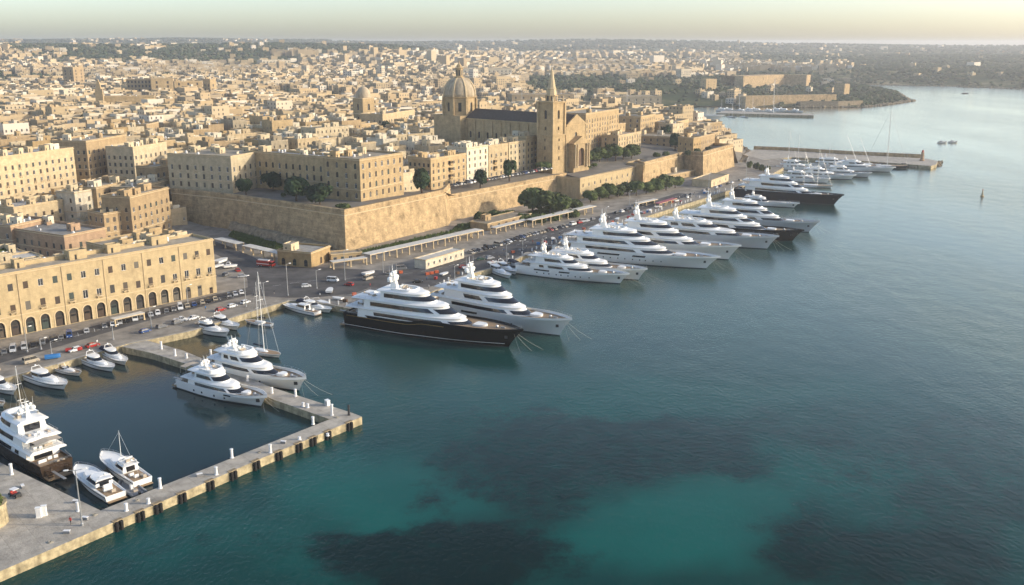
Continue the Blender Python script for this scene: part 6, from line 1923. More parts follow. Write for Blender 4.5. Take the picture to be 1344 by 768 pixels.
# ================================================================== vehicles
def car_mesh(style):
    """length along x, nose at +x"""
    if style == 'van': L, W, H, belt = 4.9, 1.95, 2.1, 1.2; roof0, roof1, b0, b1 = -2.3, 1.2, -2.4, 2.0
    elif style == 'saloon': L, W, H, belt = 4.6, 1.8, 1.43, .88; roof0, roof1, b0, b1 = -1.1, .55, -1.75, 1.25
    elif style == 'pickup': L, W, H, belt = 5.0, 1.85, 1.7, 1.0; roof0, roof1, b0, b1 = -.35, .7, -.5, 1.35
    else: L, W, H, belt = 4.0, 1.75, 1.5, .92; roof0, roof1, b0, b1 = -1.55, .5, -1.9, 1.15
    h = L / 2; w_ = W / 2
    mb = MB()
    prof = [(-h, .35), (-h + .02, .75), (-h + .15, belt), (b1, belt), (h - .45, belt - .16), (h - .05, .68), (h, .38)]
    rs = []
    for y, sh in ((-w_, .06), (-w_ + .06, 0), (w_ - .06, 0), (w_, .06)):
        rs.append([(x * (1 - sh * .4), y, z - sh if z > .5 else z) for x, z in prof] + [(h - .1, y, .22), (-h + .1, y, .22)])
    mb.rings(rs, 0, True, True, True)
    if style == 'pickup': mb.box(-h + 1.0, 0, belt - .35, 1.5, W - .3, .06)
    # roof
    ri = .22
    rp = [(roof0, -w_ + ri), (roof1, -w_ + ri), (roof1, w_ - ri), (roof0, w_ - ri)]
    mb.prism(rp, H - .1, H, 0, taper=[(roof0 + .12, -w_ + ri + .1), (roof1 - .12, -w_ + ri + .1), (roof1 - .12, w_ - ri - .1), (roof0 + .12, w_ - ri - .1)], bottom=True)
    for sx in (roof0, (roof0 + roof1) / 2, roof1):
        for s_ in (1, -1): mb.tube((sx + (b0 - roof0) * .95 if sx == roof0 else sx + (b1 - roof1) * .95 if sx == roof1 else sx, s_ * (w_ - .1), belt - .02), (sx, s_ * (w_ - ri - .02), H - .08), .05, n=4)
    body = mb.mesh('body', M['car_white'])
    g = MB(); bp_ = [(b0, -w_ + .09), (b1, -w_ + .09), (b1, w_ - .09), (b0, w_ - .09)]
    g.prism(bp_, belt - .04, H - .09, 0, taper=[(roof0 + .03, -w_ + ri + .02), (roof1 - .03, -w_ + ri + .02), (roof1 - .03, w_ - ri - .02), (roof0 + .03, w_ - ri - .02)])
    glass = g.mesh('windows', M['glass'])
    wm = MB(); n = 10
    for s_ in (0,):
        wm.rings([[(.32 * math.cos(a), -.11, .32 + .32 * math.sin(a)) for a in [2 * math.pi * i / n for i in range(n)]], [(.32 * math.cos(a), .11, .32 + .32 * math.sin(a)) for a in [2 * math.pi * i / n for i in range(n)]]], 0, True, True, True)
        wm.rings([[(.19 * math.cos(a), -.12, .32 + .19 * math.sin(a)) for a in [2 * math.pi * i / n for i in range(n)]], [(.05 * math.cos(a), -.13, .32 + .05 * math.sin(a)) for a in [2 * math.pi * i / n for i in range(n)]]], 1, True, False, True)
    wheel = wm.mesh('wheel', [M['tyre'], M['metal']])
    hl = MB(); hl.box(0, 0, 0, .08, .36, .16); light = hl.mesh('headlight', M['gel'])
    return dict(L=L, W=W, body=body, glass=glass, wheel=wheel, light=light, belt=belt)
CARS = {k: car_mesh(k) for k in ('hatchback', 'saloon', 'van', 'pickup')}
def car(style, colour, P, rz, label, group, full=True):
    c = CARS[style]; P = Vector(P)
    root = thing('parked_car', label, 'car' if style not in ('van', 'pickup') else style, P, rz, group)
    b = link('body', c['body'], root)
    b.material_slots[0].link = 'OBJECT'; b.material_slots[0].material = M['car_' + colour]
    link('windows', c['glass'], root)
    if full:
        for sx in (1, -1):
            for sy in (1, -1): link('wheel', c['wheel'], root, (sx * c['L'] * .31, sy * (c['W'] / 2 - .1), 0), 0 if sy < 0 else math.pi)
        for sy in (1, -1): link('headlight', c['light'], root, (c['L'] / 2 - .05, sy * .6, .55))
    return root
NTH = ['first', 'second', 'third', 'fourth', 'fifth', 'sixth', 'seventh', 'eighth', 'ninth', 'tenth', 'eleventh', 'twelfth', '13th', '14th', '15th', '16th', '17th', '18th', '19th', '20th', '21st', '22nd', '23rd', '24th', '25th', '26th', '27th', '28th', '29th', '30th', '31st', '32nd', '33rd', '34th', '35th', '36th', '37th', '38th', '39th', '40th', '41st', '42nd', '43rd', '44th', '45th', '46th', '47th', '48th', '49th', '50th']
def car_row(pl, spacing, slant, where, group, gap=.1, seed=1, z=None, full=True, weights=None, jitter=.12):
    rg = random.Random(seed); pl = dense([Vector(p) for p in pl], .5)
    acc = 0; nxt = 0; n = 0
    for a, b in zip(pl[:-1], pl[1:]):
        acc += (b - a).length
        if acc >= nxt:
            nxt += spacing * rg.uniform(.95, 1.12)
            if rg.random() < gap: continue
            st = rg.choice(['hatchback'] * 5 + ['saloon'] * 3 + ['van'])
            colr = rg.choice(weights or ['white', 'white', 'white', 'silver', 'silver', 'silver', 'grey', 'grey', 'grey', 'black', 'black', 'black', 'red', 'blue', 'beige', 'beige'])
            d = b - a; rz = math.atan2(d.y, d.x) + R(slant) + rg.uniform(-.04, .04) + (math.pi if rg.random() < .3 else 0)
            zz_ = (low_h(a.x, a.y) if z is None else z) + .045
            p = (a.x + rg.uniform(-jitter, jitter), a.y + rg.uniform(-jitter, jitter), zz_)
            px, _ = proj(p)
            if px < -25: continue
            car(st, colr, p, rz, f"{colr} {st}, {NTH[n]} vehicle from the left {where}", group, full); n += 1
print('cars')
car_row([at(x, y, QZ) for x, y in ((-20, 470), (40, 455), (170, 421.5), (240, 404.5), (318, 385))], 3.05, 62, 'in the row before the arcade', 'cars parked before the arcade', seed=2, gap=.12)
car_row([at(x, y, QZ) for x, y in ((-10, 489), (60, 471), (160, 445), (250, 420), (300, 405), (330, 396))], 6.3, 0, 'along the harbour edge by the small boats', 'cars parked along the harbour edge', seed=3, gap=.42)
car_row([at(x, y, QZ) for x, y in ((618, 333), (645, 326), (692, 311), (745, 298))], 3.0, 80, 'in the row facing the yacht quay road', 'cars parked by the yacht quay', seed=4, gap=.08)
car_row([at(x, y, QZ) for x, y in ((752, 296), (800, 284), (860, 266))], 6.5, 0, 'in the far line by the street trees', 'cars parked under the street trees', seed=5, gap=.25, full=False)
wl = (W_f - W_e).normalized(); wn = Vector((-wl.y, wl.x, 0))
p0 = W_e + wl * 6 + wn * 6.5; p1 = W_f - wl * 10 + wn * 6.5
car_row([(p0.x, p0.y, 16), (p1.x, p1.y, 16)], 2.75, 86, 'on top of the curtain wall', 'cars parked on top of the curtain wall', seed=6, gap=.05, z=max(ground_h(p0.x, p0.y), ground_h(p1.x, p1.y)) + .15, full=False)
car_row([at(x, y, QZ) for x, y in ((890, 262), (930, 250), (975, 237))], 6.5, 4, 'on the outer quay below the far bastion', 'cars on the outer quay', seed=7, gap=.3, full=False)
for (px, py, st, colr, rz, lab) in [(437, 369.5, 'van', 'white', -10, 'white van crossing the yard below the gatehouse'), (458, 375, 'hatchback', 'red', 160, 'red hatchback stopped in the yard beside the white van'), (402, 377, 'hatchback', 'white', 20, 'white hatchback near the lamp post in the yard'), (237, 421.5, 'pickup', 'white', 12, 'white pickup driving between the two rows of parked cars'), (483, 367, 'van', 'beige', 60, 'beige van beside the low white machine in the yard'),
        (608, 352, 'hatchback', 'red', 25, 'red hatchback behind the end of the white cabin'), (631, 341.5, 'saloon', 'dark green', 30, 'dark green saloon behind the silver bowed yacht'), (643, 340, 'hatchback', 'silver', 35, 'silver hatchback next to the dark green saloon'), (512, 360, 'saloon', 'grey', 10, 'grey saloon left of the white cabin'), (527, 354, 'van', 'grey', 20, 'grey van nosed up to the white cabin'), (765, 292.5, 'van', 'silver', 35, 'silver van driving along the wide quay road'), (723, 329, 'hatchback', 'black', 30, 'black hatchback on the open quay behind the smallish yacht'),
        (300, 349, 'pickup', 'white', 100, 'white pickup on the side road beyond the arcaded building'), (312, 356, 'saloon', 'red', 120, 'red saloon on the side road beyond the arcaded building'), (318, 364, 'hatchback', 'silver', 20, 'silver hatchback on the side road corner'), (296, 362, 'hatchback', 'grey', 80, 'grey hatchback close to the end wall of the arcaded building'), (548, 371, 'saloon', 'black', 15, 'black saloon on the quay behind the mast of the silver bowed yacht')]:
    P = at(px, py, QZ); P.z = low_h(P.x, P.y) + .05
    car(st, colr, P, R(rz), lab, 'vehicles on the quay')
# fire engine
P = at(350, 350, QZ); P.z = low_h(P.x, P.y) + .04
ft = thing('fire_engine', 'red and white truck parked at the mouth of the side road', 'truck', P, R(-22))
mb = MB(); mb.box(-1.2, 0, .6, 6.6, 2.5, 2.2); mb.box(3.1, 0, .6, 1.8, 2.5, 1.1); mb.box(3.0, 0, 2.4, 1.6, 2.4, .35); mb.build('body', M['red'], ft)
mb = MB(); mb.prism([(2.2, -1.2), (3.95, -1.2), (3.95, 1.2), (2.2, 1.2)], 1.7, 2.4, taper=[(2.2, -1.15), (3.75, -1.15), (3.75, 1.15), (2.2, 1.15)]); mb.build('cab_windows', M['glass'], ft)
mb = MB(); mb.box(-1.2, 0, 2.81, 5.6, 1.7, .35); mb.box(-1.2, 0, 1.3, 6.64, 2.54, .3); mb.build('white_panel', M['gel'], ft)
mb = MB()
for s_ in (.5, -.5): mb.tube((-4.2, s_ * .5, 3.35), (2.8, s_ * .5, 3.35), .05, n=4)
for q in range(14): mb.tube((-4 + q * .5, -.25, 3.35), (-4 + q * .5, .25, 3.35), .035, n=3)
mb.build('ladder', M['metal'], ft)
for sx in (3.0, -2.0, -3.4):
    for sy in (1, -1): o = link('wheel', CARS['van']['wheel'], ft, (sx, sy * 1.15, 0), 0 if sy < 0 else math.pi); o.scale = (1.5, 1.2, 1.5)
# buggy on the mole and cabinets
P = at(20, 652, QZ)
bg_ = thing('utility_buggy', 'small dark open utility buggy parked on the mole', 'buggy', P, R(-30))
mb = MB(); mb.box(0, 0, .35, 2.9, 1.4, .45); mb.box(1.0, 0, .8, .9, 1.3, .25); mb.build('body', M['darkmetal'], bg_)
mb = MB(); mb.box(-.1, 0, 1.85, 1.7, 1.4, .08); mb.build('roof', M['whitepaint'], bg_)
mb = MB()
for sx in (-.85, .7):
    for sy in (-.62, .62): mb.tube((sx, sy, .8), (sx, sy, 1.86), .04, n=4)
mb.build('frame', M['darkmetal'], bg_)
mb = MB(); mb.box(-.3, 0, .8, .6, 1.2, .2); mb.box(-.6, 0, 1.0, .15, 1.2, .5); mb.build('seat', M['red'], bg_)
for sx in (.95, -.95):
    for sy in (1, -1): link('wheel', CARS['van']['wheel'], bg_, (sx, sy * .65, 0), 0 if sy < 0 else math.pi)
for i, (px, py) in enumerate([(51.5, 679), (58.5, 676.5)]):
    P = at(px, py, QZ)
    r_ = thing('electrical_cabinet', 'white cabinet on the mole, ' + ('left' if i == 0 else 'right') + ' one of the pair', 'cabinet', P, R(15))
    mb = MB(); mb.box(0, 0, 0, 1.2, .9, .12); mb.box(0, 0, .12, 1.05, .75, 2.1); mb.box(0, 0, 2.22, 1.2, .9, .1); mb.build('cabinet_body', M['gel'], r_)
    mb = MB(); mb.box(0, -.39, .3, .9, .05, 1.8); mb.box(.3, -.43, 1.2, .06, .05, .25); mb.build('cabinet_door', M['whitepaint'], r_)
# ================================================================== street furniture
def lamp(px, ytop, ybase, label, z=QZ, arms=1, rz=0.8):
    P = at(px, ybase, z); P.z = low_h(P.x, P.y) if z == QZ and P.y > 300 else z
    H = z_at(P, ytop) - P.z
    root = thing('street_lamp', label, 'street lamp', P, rz, 'street lamps of the harbour front')
    mb = MB(); mb.lathe(0, 0, [(.32, -.05), (.32, .5), (.18, .7), (.14, H * .6), (.09, H)], 8); mb.build('pole', M['metal'], root)
    mb = MB()
    for s_ in ([1] if arms == 1 else [1, -1]): mb.tube((0, 0, H - .1), (s_ * 1.7, 0, H + .1), .06, n=5)
    mb.build('arm', M['metal'], root)
    for s_ in ([1] if arms == 1 else [1, -1]):
        mb = MB(); mb.prism(outline(1.3, 2.3, .2, n=6), H + .05, H + .25); o = mb.build('lamp_head', M['gel'], root)
        if s_ < 0: o.rotation_euler = (0, 0, math.pi)
    return root
LP = [(378, 347, 388, 'tall lamp post at the quay corner near the trio of boats'), (199, 404, 431, 'lamp post near the head of the pier'), (149, 428, 446, 'lamp post opposite the arcade, left of the pier head'), (54, 445, 459, 'lamp post beside the dark parked cars in front of the arcade'), (323, 363, 403, 'lamp post on the quay above the small sailing yacht'),
      (347, 371, 394, 'shorter lamp post by the side road mouth'), (416, 355, 379, 'white lamp post in the middle of the yard'), (453, 329, 368, 'lamp post in front of the bastion corner'), (503, 331, 358, 'lamp post beside the long canopied walkway'), (597, 349, 368, 'lamp post right of the white cabin'), (665, 321, 344, 'lamp post on the quay left of the smallish yacht'),
      (686, 316, 329, 'short lamp post on the open quay road'), (795, 272, 302, 'lamp post among the masts right of the wide quay road'), (826, 251, 270, 'lamp post before the barrack trees'), (979, 208, 234, 'lamp post under the far bastion'), (36, 366 + 64, 462, 'lamp post at the left end of the arcade road'), (247, 375, 402, 'lamp post standing against the arcade near its right end'),
      (68, 448, 466, 'lamp post at the quay edge by the blue tarpaulin'), (930, 228, 248, 'lamp post beside the pale storehouse'), (1008, 212, 228, 'lamp post near the breakwater root')]
for i, (px, a, b, lab) in enumerate(LP): lamp(px, a, b, lab, arms=2 if i in (5, 11) else 1)
lamp(108, 617, 690, 'lamp post with two floodlights on the mole beside the dark canopy boat', z=QZ, arms=2, rz=.3)
def bollard(px, py, label, h=1.5, r=.35, m='whitepaint', name='mooring_post'):
    P = at(px, py, QZ); P.z = QZ
    root = thing(name, label, 'mooring post', P, 0, 'mooring posts along the mole and pier')
    mb = MB(); mb.lathe(0, 0, [(r * 1.4, -.02), (r * 1.4, .12), (r, .16), (r, h - .25)], 10); mb.build('post', M[m], root)
    mb = MB(); mb.lathe(0, 0, [(r * 1.0, h - .25), (r * 1.22, h - .2), (r * 1.22, h - .05), (r * .6, h)], 10); mb.build('cap', M[m], root)
for i, (px, py, h) in enumerate([(304.5, 601, 2.4), (355, 594, 2.2), (284, 623, 2.0), (411, 557, 2.2), (436, 545, 3.2), (398, 533.5, 1.2), (404, 535, 1.2), (210.5, 641, 2.6), (195, 661, 1.3), (166, 670.5, 1.8), (103, 671, 2.2), (15.5, 623, 2.8), (212, 458, 2.6), (230, 467, 2.2), (277, 468, 2.4), (357, 516, 1.8), (388, 520, 2.2), (245, 470, 1.6), (325, 500, 1.8), (393, 577, .8), (430, 572, .7)]):
    bollard(px, py, 'white mooring post on the concrete mole and pier edge', h)
bollard(458, 545, 'dark green post standing at the outer corner of the pier', 3.0, .3, 'darkmetal')
P = at(430, 532, QZ); r_ = thing('service_pedestal', 'white service box near the outer corner of the pier', 'service box', P, R(-50))
mb = MB(); mb.box(0, 0, 0, 1.4, 1.0, 1.5); mb.box(0, 0, 1.5, 1.5, 1.1, .12); mb.build('box_body', M['gel'], r_); mb = MB(); mb.box(0, -.52, .3, .8, .06, .9); mb.build('hatch', M['metal'], r_)
# fenders on the outer face of the mole
fa, fb_ = at(139, 690, QZ), at(475, 547, QZ)
fd = (fb_ - fa).normalized(); frz = math.atan2(fd.y, fd.x)
fm = MB()
for q in (-.55, .55): fm.lathe(q, -.35, [(.36, -2.6), (.42, -2.4), (.42, -.25), (.3, -.1)], 8)
fm.box(0, -.06, -1.0, 1.9, .25, .3); fm.box(0, -.06, -2.0, 1.9, .25, .3); FM = fm.mesh('fender_pile', M['rubber'])
fc = MB(); fc.box(0, .25, -.05, 2.2, .9, .2); FC = fc.mesh('fender_bracket', M['rubble'])
edge = [at(x, y, QZ) for x, y in ((0, 750), (139, 690), (340, 603), (475, 547))]
def snap(P):
    best = None
    for a, b in zip(edge[:-1], edge[1:]):
        d = b - a; t = max(0, min(1, (P - a).dot(d) / d.dot(d))); q = a + d * t; k = (q - P).length
        if best is None or k < best[0]: best = (k, q, math.atan2(d.y, d.x))
    return best[1], best[2]
for i, (px, py) in enumerate([(458, 554), (430, 566), (410, 574), (392.5, 582), (366, 593), (336, 605), (305, 618), (275, 631), (238, 647), (207, 661), (183, 671), (154, 683)]):
    q, rz = snap(at(px, py, QZ))
    r_ = thing('dock_fender', f'black rubber fender on the outer face of the mole, {NTH[i]} from its far end', 'fender', q, rz, 'fenders on the mole')
    link('fender_pile', FM, r_); link('fender_bracket', FC, r_)
# quay clutter: pedestals, crates, barrels, planters near the yacht sterns
rg = random.Random(9)
def small(name, label, cat, P, rz, mk, group='dockside equipment along the yacht quay'):
    r_ = thing(name, label, cat, P, rz, group); mk(r_)
def mk_ped(r_):
    mb = MB(); mb.box(0, 0, 0, .5, .4, 1.3); mb.box(0, 0, 1.3, .6, .5, .12); mb.build('pedestal_body', M['gel'], r_)
def mk_crate(m_):
    def f(r_):
        mb = MB(); mb.box(0, 0, .12, 1.6, 1.1, 1.0); mb.box(0, 0, 1.12, 1.7, 1.2, .1); mb.build('crate_body', M[m_], r_)
        mb = MB(); mb.box(0, -.35, 0, 1.6, .15, .12); mb.box(0, .35, 0, 1.6, .15, .12); mb.build('skid', M['wood'], r_)
    return f
def mk_tender(r_):
    mb = MB(); mb.prism(outline(-2.2, 2.4, .95, n=8, full=.2), .5, 1.1, taper=outline(-2.3, 2.6, 1.1, n=8, full=.2), bottom=True); mb.build('hull', M['gel'], r_)
    mb = MB(); mb.box(-.8, 0, 0, 2.8, .9, .5); mb.build('cradle', M['darkmetal'], r_)
qe = [(p.x, p.y, QZ) for p in quay_edge[9:18]]
qd = dense([Vector(p) for p in qe], 4.5)
n_ = 0
for a, b in zip(qd[:-1], qd[1:]):
    d = (b - a); 
    if d.length < 1: continue
    d.normalize(); nn = Vector((-d.y, d.x, 0))
    if rg.random() < .75:
        P = a + nn * rg.uniform(2.0, 2.8); P.z = low_h(P.x, P.y)
        small('service_pedestal', 'slim white service pedestal near the edge of the yacht quay', 'pedestal', P, rg.random() * 3, mk_ped)
    if rg.random() < .35:
        P = a + nn * rg.uniform(4.5, 9); P.z = low_h(P.x, P.y)
        c_ = rg.choice([('orange', 'orange'), ('white', 'gel'), ('red', 'red'), ('blue', 'blue'), ('grey', 'ribgrey'), ('brown', 'wood')])
        small('storage_crate', f'{c_[0]} storage crate standing loose on the yacht quay', 'crate', P, rg.random() * 3, mk_crate(c_[1]), f'{c_[0]} crates on the yacht quay')
    if rg.random() < .12:
        P = a + nn * rg.uniform(5, 9); P.z = low_h(P.x, P.y) + .02
        small('boat_on_cradle', 'small white tender on a cradle on the yacht quay', 'tender', P, rg.random() * 3, mk_tender)
for i, (px, py) in enumerate([(561, 361), (567, 360), (573, 358.5), (526, 359), (465, 388)]):
    P = at(px, py, QZ); P.z = low_h(P.x, P.y)
    small('storage_crate', ['orange crate left of three beside the white cabin', 'orange crate in the middle of three beside the white cabin', 'orange crate right of three beside the white cabin', 'orange crate on the left side of the white cabin', 'orange crate alone on the quay above the black hulled yacht'][i], 'crate', P, .4, mk_crate('orange'), 'orange crates by the cabin')
for i, (px, py) in enumerate([(290, 346), (302, 352), (433, 384), (285, 352), (484, 361)]):
    P = at(px, py, QZ); P.z = low_h(P.x, P.y) + .02
    r_ = thing('boat_on_cradle', ['large white boat stored ashore right of the arcaded building', 'small white boat stored ashore by the side road', 'low white boat on the quay behind the trio of boats', 'white boat ashore nearest the arcaded building wall', 'white boat ashore in the yard below the canopied walkway'][i], 'boat', P, rg.random() * 3, 'boats stored ashore'); mk_tender(r_); r_.scale = ((1.8, 1.8, 1.8) if i == 0 else (1.3, 1.3, 1.3))
P = at(69, 471, QZ)
r_ = thing('covered_boat', 'small boat under a bright blue tarpaulin on the quay', 'boat', P, R(25)); mb = MB(); mb.rings([[(x, y * s_, z) for x, y in outline(-2.2, 2.4, 1.0, n=8, full=.2)] for z, s_ in ((.3, .9), (.9, 1.0), (1.4, .55), (1.6, .12))], 0, True, True, True); mb.build('tarpaulin', M['blue'], r_)
mb = MB(); mb.box(0, 0, 0, 3, .8, .32); mb.build('cradle', M['darkmetal'], r_)
P = at(97, 461, QZ)
r_ = thing('covered_boat', 'small boat under a red cover on the quay', 'boat', P, R(20)); mb = MB(); mb.rings([[(x, y * s_, z) for x, y in outline(-2.4, 2.6, .95, n=8, full=.2)] for z, s_ in ((.3, .9), (.9, 1.0), (1.2, .55), (1.3, .12))], 0, True, True, True); mb.build('tarpaulin', M['red'], r_)
mb = MB(); mb.box(0, 0, 0, 3, .8, .32); mb.build('cradle', M['darkmetal'], r_)
# navigation buoy and beacon
P = at(1289, 258, 0)
r_ = thing('navigation_buoy', 'lone pale orange navigation buoy floating in the open water on the right', 'buoy', P)
mb = MB(); mb.lathe(0, 0, [(1.3, -.6), (1.6, 0), (1.5, .7), (.9, 1.0)], 14); mb.build('float', M['ochre'], r_)
mb = MB(); mb.lathe(0, 0, [(.85, 1.0), (.5, 4.0), (.7, 4.2), (.7, 4.4), (.35, 4.5)], 8); mb.build('tower', M['cream'], r_)
mb = MB(); mb.lathe(0, 0, [(.25, 4.5), (.25, 5.0), (.5, 5.2), (.05, 6.2)], 8); mb.build('topmark', M['orange'], r_)
r_.scale = (.75, .75, .85)
P = at(1210, 211, QZ + .4); P.z = QZ + .4
r_ = thing('beacon', 'reddish stone beacon pillar near the tip of the breakwater', 'beacon', P)
mb = MB(); mb.lathe(0, 0, [(2.0, 0), (2.0, 1.0), (1.5, 1.2), (1.1, 6.5), (1.5, 6.7), (1.5, 7.1)], 10); mb.build('pillar', M['pinkish'], r_)
mb = MB(); mb.lathe(0, 0, [(.8, 7.1), (.8, 8.4), (1.0, 8.5), (.1, 9.3)], 10); mb.build('lantern', M['red'], r_)
# small boats in open water and by the far pier
for i, (px, py, L) in enumerate([(1271, 123, 14), (1242, 188, 9), (1256, 187.5, 9)]):
    motorboat(['tiny dark boat far out near the opposite shore', 'small workboat far out on the open water', 'second small workboat far out on the open water'][i], (px, py), heading=5, L=L, hull='hullnavy' if i == 0 else 'hullgrey', seed=60 + i, group='boats on the open water')
for i in range(9):
    px = 957 + i * 12
    superyacht('white motor yacht berthed along the far pier of the second harbour', (px, 147.5 - .25 * i * 0 + (i % 3) * .6), heading=-62, L=[26, 34, 22][i % 3], B=6, fs=2.4, fb=3.6, seed=70 + i, masth=3.5, tiers=1, dh=2.2, portholes=0, hullwin=(), lines=0, houses=[(.2, .7, .9, 4)], group='yachts along the far pier', anchor=False)
sailboat('very tall masted sailing yacht behind the far pier', (1025, 152), heading=-50, L=30, mast=50)
# riprap boulders round the breakwater tip, town point and headland
mb = MB(); rg = random.Random(4)
def boulder(x, y, z, r):
    n = len(mb.v); k = 5
    for zz_, rr in ((-.5, .8), (.3, 1.0), (.8, .5)):
        for i in range(k):
            a = 2 * math.pi * (i + rg.random() * .7) / k; mb.v.append((x + r * rr * rg.uniform(.7, 1.2) * math.cos(a), y + r * rr * rg.uniform(.7, 1.2) * math.sin(a), z + r * (zz_ + rg.uniform(-.15, .15))))
    for l in (0, 1):
        for i in range(k): j = (i + 1) % k; a = n + l * k; mb.f.append((a + i, a + j, a + k + j, a + k + i)); mb.m.append(0)
    mb.f.append(tuple(n + 2 * k + i for i in range(k))); mb.m.append(0)
lines_ = [([at(x, y, 0) for x, y in ((1120, 217.5), (1210, 220.5), (1232, 218), (1234, 212.5))], 1.6, 1.3), ([Vector((190, 800, 0)), Vector((184, 770, 0)), at(980, 199, 0)], 3, 2.2), ([Vector((190, 800, 0)), Vector((222, 900, 0)), Vector((232, 1050, 0)), Vector((190, 1130, 0))], 4, 2.5), ([p for p in coast_far[4:15]], 6, 3.2), ([at(x, y, 0) for x, y in ((1150, 139), (1180, 135.5), (1197, 132.5))], 3, 3.4)]
for pl, stp, r in lines_:
    for p in dense([Vector((q[0], q[1], 0)) for q in pl], stp):
        for _ in range(2): boulder(p.x + rg.uniform(-r, r) * 1.3, p.y + rg.uniform(-r, r) * 1.3, rg.uniform(-.2, .6), r * rg.uniform(.4, 1))
kind(mb.build('rocks', M['rubble']), 'stuff')
# radio mast on the skyline
P = Vector(((552 - 672) / FPX * 5200, 5000, 0)); P.z = ground_h(P.x, P.y)
r_ = thing('radio_mast', 'thin radio mast on the far skyline', 'mast', P)
mb = MB(); mb.lathe(0, 0, [(2.2, -5), (1.4, 20), (.6, 60)], 6); mb.build('mast_pole', M['metal'], r_)
mb = MB(); mb.lathe(0, 0, [(3.0, 38), (3.0, 41)], 8); mb.build('antenna_ring', M['metal'], r_)

# ================================================================== people on the quay
def person_mesh(shirt, pants, stride):
    mb = MB()
    def limb(pts_, m, n=6):
        rs = []
        for (x, y, z, rx, ry) in pts_: rs.append([(x + rx * math.cos(2 * math.pi * i / n), y + ry * math.sin(2 * math.pi * i / n), z) for i in range(n)])
        mb.rings(rs, m, True, True, True)
    for s_ in (1, -1):
        st = stride * s_
        limb([(st * .9 + .06, s_ * .10, .0, .13, .05), (st, s_ * .10, .08, .05, .045), (st * .55 + .03, s_ * .1, .48, .06, .06), (0, s_ * .09, .88, .09, .085)], 1)
        limb([(-st * .7, s_ * .25, .78, .035, .035), (-st * .35 - .02, s_ * .24, 1.08, .045, .04), (0, s_ * .2, 1.42, .06, .05)], 0)
        limb([(-st * .72, s_ * .25, .68, .03, .02), (-st * .7, s_ * .25, .79, .032, .025)], 2)
    limb([(0, 0, .85, .12, .17), (0, 0, 1.05, .11, .15), (0, 0, 1.3, .12, .19), (0, 0, 1.44, .1, .2), (0, 0, 1.5, .05, .06), (0, 0, 1.55, .05, .05)], 0, 10)
    mb.sphere(.01, 0, 1.66, .095, .12, 10, 6, 2); mb.sphere(-.02, 0, 1.69, .1, .11, 10, 5, 3)
    return mb.mesh('person', [M[shirt], M[pants], M['skin'], M['rubber']])
M['skin'] = mat('skin', (.42, .25, .17), rough=.6)
PM = [person_mesh('gel', 'darkmetal', .22), person_mesh('blue', 'canvas', .18), person_mesh('red', 'darkmetal', .2), person_mesh('canvas', 'cushion', .05)]
PLAB = ['in a white shirt and dark trousers', 'in a blue shirt and navy trousers', 'in a red shirt and dark trousers', 'in a navy shirt and beige trousers']
for i, (px, py, wh) in enumerate([(717, 316, 'alone on the wide quay road'), (725, 320, 'alone on the quay road nearer the water'), (486, 377, 'near the lone orange crate on the quay'), (360, 386, 'near the tall lamp post'), (128, 452, 'by the lamp post opposite the arcade'), (560, 368, 'behind the orange crates'), (93, 688, 'beside the floodlight post on the mole'), (655, 338, 'at the quay edge by the white launches'), (420, 390, 'standing behind the trio of boats'), (270, 407, 'walking by the arcade cars')]):
    P = at(px, py, QZ); P.z = low_h(P.x, P.y) + (.05 if py < 600 else 0)
    if py > 600: P.z = QZ
    o = link('person', PM[i % 4], None, P, i * 1.3); tag(o, f'person {PLAB[i % 4]} {wh}', 'person')

P = at(-16, 688, QZ)
r_ = thing('round_wall', 'curved yellow stone wall topped with green scrub at the left edge of the mole', 'wall', P)
mb = MB(); mb.lathe(0, 0, [(4.0, -.5), (3.9, 4.2), (4.1, 4.3), (4.1, 4.7), (3.4, 4.7), (3.4, 4.3)], 20); mb.build('wall_drum', M['quayface'], r_)
c = link('foliage', crown('bush', 0), r_, (0, 0, 5.2)); c.scale = (3.6, 3.6, 2.2)
# coiled ropes, hoses and tool boxes left about the mole
rg = random.Random(15)
for i, (px, py) in enumerate([(112, 682), (124, 676), (88, 700), (66, 712), (30, 640), (180, 657), (262, 625), (340, 594), (372, 582), (442, 548), (100, 660)]):
    P = at(px, py, QZ); P.z = QZ
    if i % 2:
        r_ = thing('rope_coil', 'coil of pale rope lying on the concrete mole', 'rope', P, 0, 'rope coils on the mole')
        mb = MB()
        for q in range(3):
            n = 14; rad = .55 - .12 * q
            for k in range(n): a, b = 2 * math.pi * k / n, 2 * math.pi * (k + 1) / n; mb.tube((rad * math.cos(a), rad * math.sin(a), .06 + .07 * q), (rad * math.cos(b), rad * math.sin(b), .06 + .07 * q), .06, n=5)
        mb.build('rope', M['rope'], r_)
    else:
        r_ = thing('dock_box', 'low grey dock box standing on the concrete mole', 'box', P, rg.random() * 3, 'dock boxes on the mole')
        mb = MB(); mb.box(0, 0, .05, 1.3, .6, .55); mb.build('box_body', M['ribgrey'], r_)
        mb = MB(); mb.box(0, 0, .605, 1.38, .68, .09); mb.build('lid', M['whitepaint'], r_)
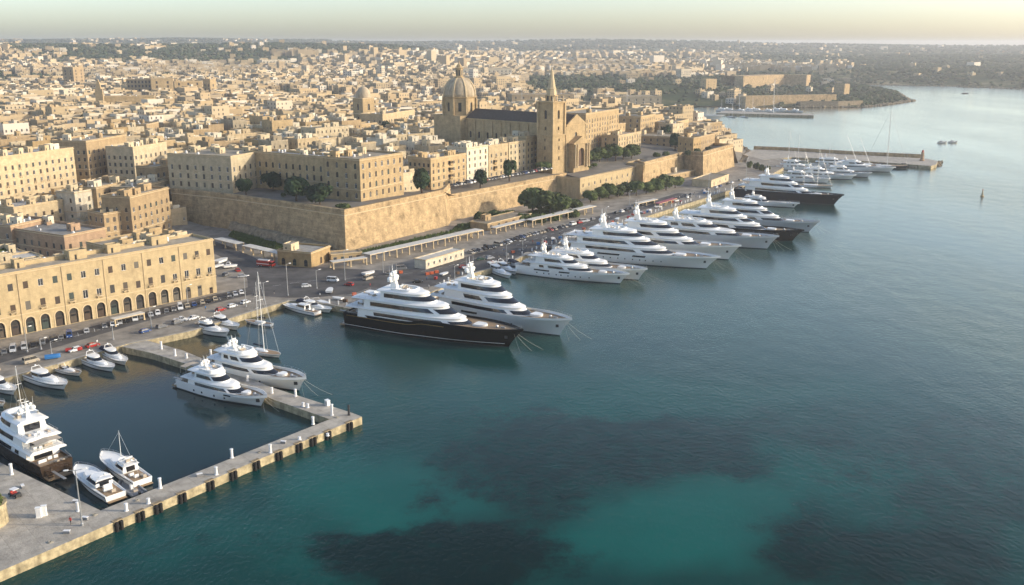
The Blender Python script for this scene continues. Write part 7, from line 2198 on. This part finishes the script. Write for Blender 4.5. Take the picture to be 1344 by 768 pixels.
# parking bay lines
pmk = MB()
for px_l, sp_, sl_, ln in ((((-20, 470), (40, 455), (170, 421.5), (240, 404.5), (318, 385)), 3.05, 62, 4.6), (((618, 333), (645, 326), (692, 311), (745, 298)), 3.0, 80, 4.8)):
    pl = dense([at(x, y, QZ) for x, y in px_l], sp_)
    for a, b in zip(pl[:-1], pl[1:]):
        d = (b - a).normalized(); d2 = Vector((d.x * math.cos(R(sl_)) - d.y * math.sin(R(sl_)), d.x * math.sin(R(sl_)) + d.y * math.cos(R(sl_)), 0)); n3 = Vector((-d2.y, d2.x, 0)) * .07
        m_ = a.lerp(b, .5); z = low_h(m_.x, m_.y) + .05; q0, q1 = m_ - d2 * ln / 2, m_ + d2 * ln / 2
        pmk.quad((q0.x - n3.x, q0.y - n3.y, z), (q1.x - n3.x, q1.y - n3.y, z), (q1.x + n3.x, q1.y + n3.y, z), (q0.x + n3.x, q0.y + n3.y, z))
kind(pmk.build('parking_marking', M['line']), 'structure')
rg = random.Random(31)
wd = dense([Vector(p) for p in qe], 11)
for i, a in enumerate(wd[1:-1]):
    b = wd[i + 2]; d = (b - a).normalized(); nn = Vector((-d.y, d.x, 0))
    P = a + nn * rg.uniform(3.5, 13); P.z = low_h(P.x, P.y) + .05
    k = rg.randrange(4)
    o = link('person', PM[k], None, P, rg.random() * 6); tag(o, f'person {PLAB[k]} walking along the yacht quay', 'person', f'people {PLAB[k]} on the yacht quay')
for o in bpy.data.objects:
    l = o.get('label')
    if l and not 4 <= len(l.split()) <= 16: print('LABEL', len(l.split()), o.name, '|', l)
# ================================================================== haze
def haze_box():
    mb = MB(); X0, X1, Y0, Y1, Z0, Z1 = -14600, 14600, -9600, 14400, -6.0, 125.0
    mb.box((X0 + X1) / 2, (Y0 + Y1) / 2, Z0, X1 - X0, Y1 - Y0, Z1 - Z0)
    m = bpy.data.materials.new('haze'); m.use_nodes = True
    N = m.node_tree.nodes; L = m.node_tree.links
    N.remove(N['Principled BSDF'])
    v = N.new('ShaderNodeVolumePrincipled')
    v.inputs['Color'].default_value = (.93, .93, .93, 1)
    v.inputs['Density'].default_value = HAZE
    v.inputs['Anisotropy'].default_value = .25
    L.new(v.outputs[0], N['Material Output'].inputs['Volume'])
    o = mb.build('haze', m)
    kind(o, 'stuff')
haze_box()
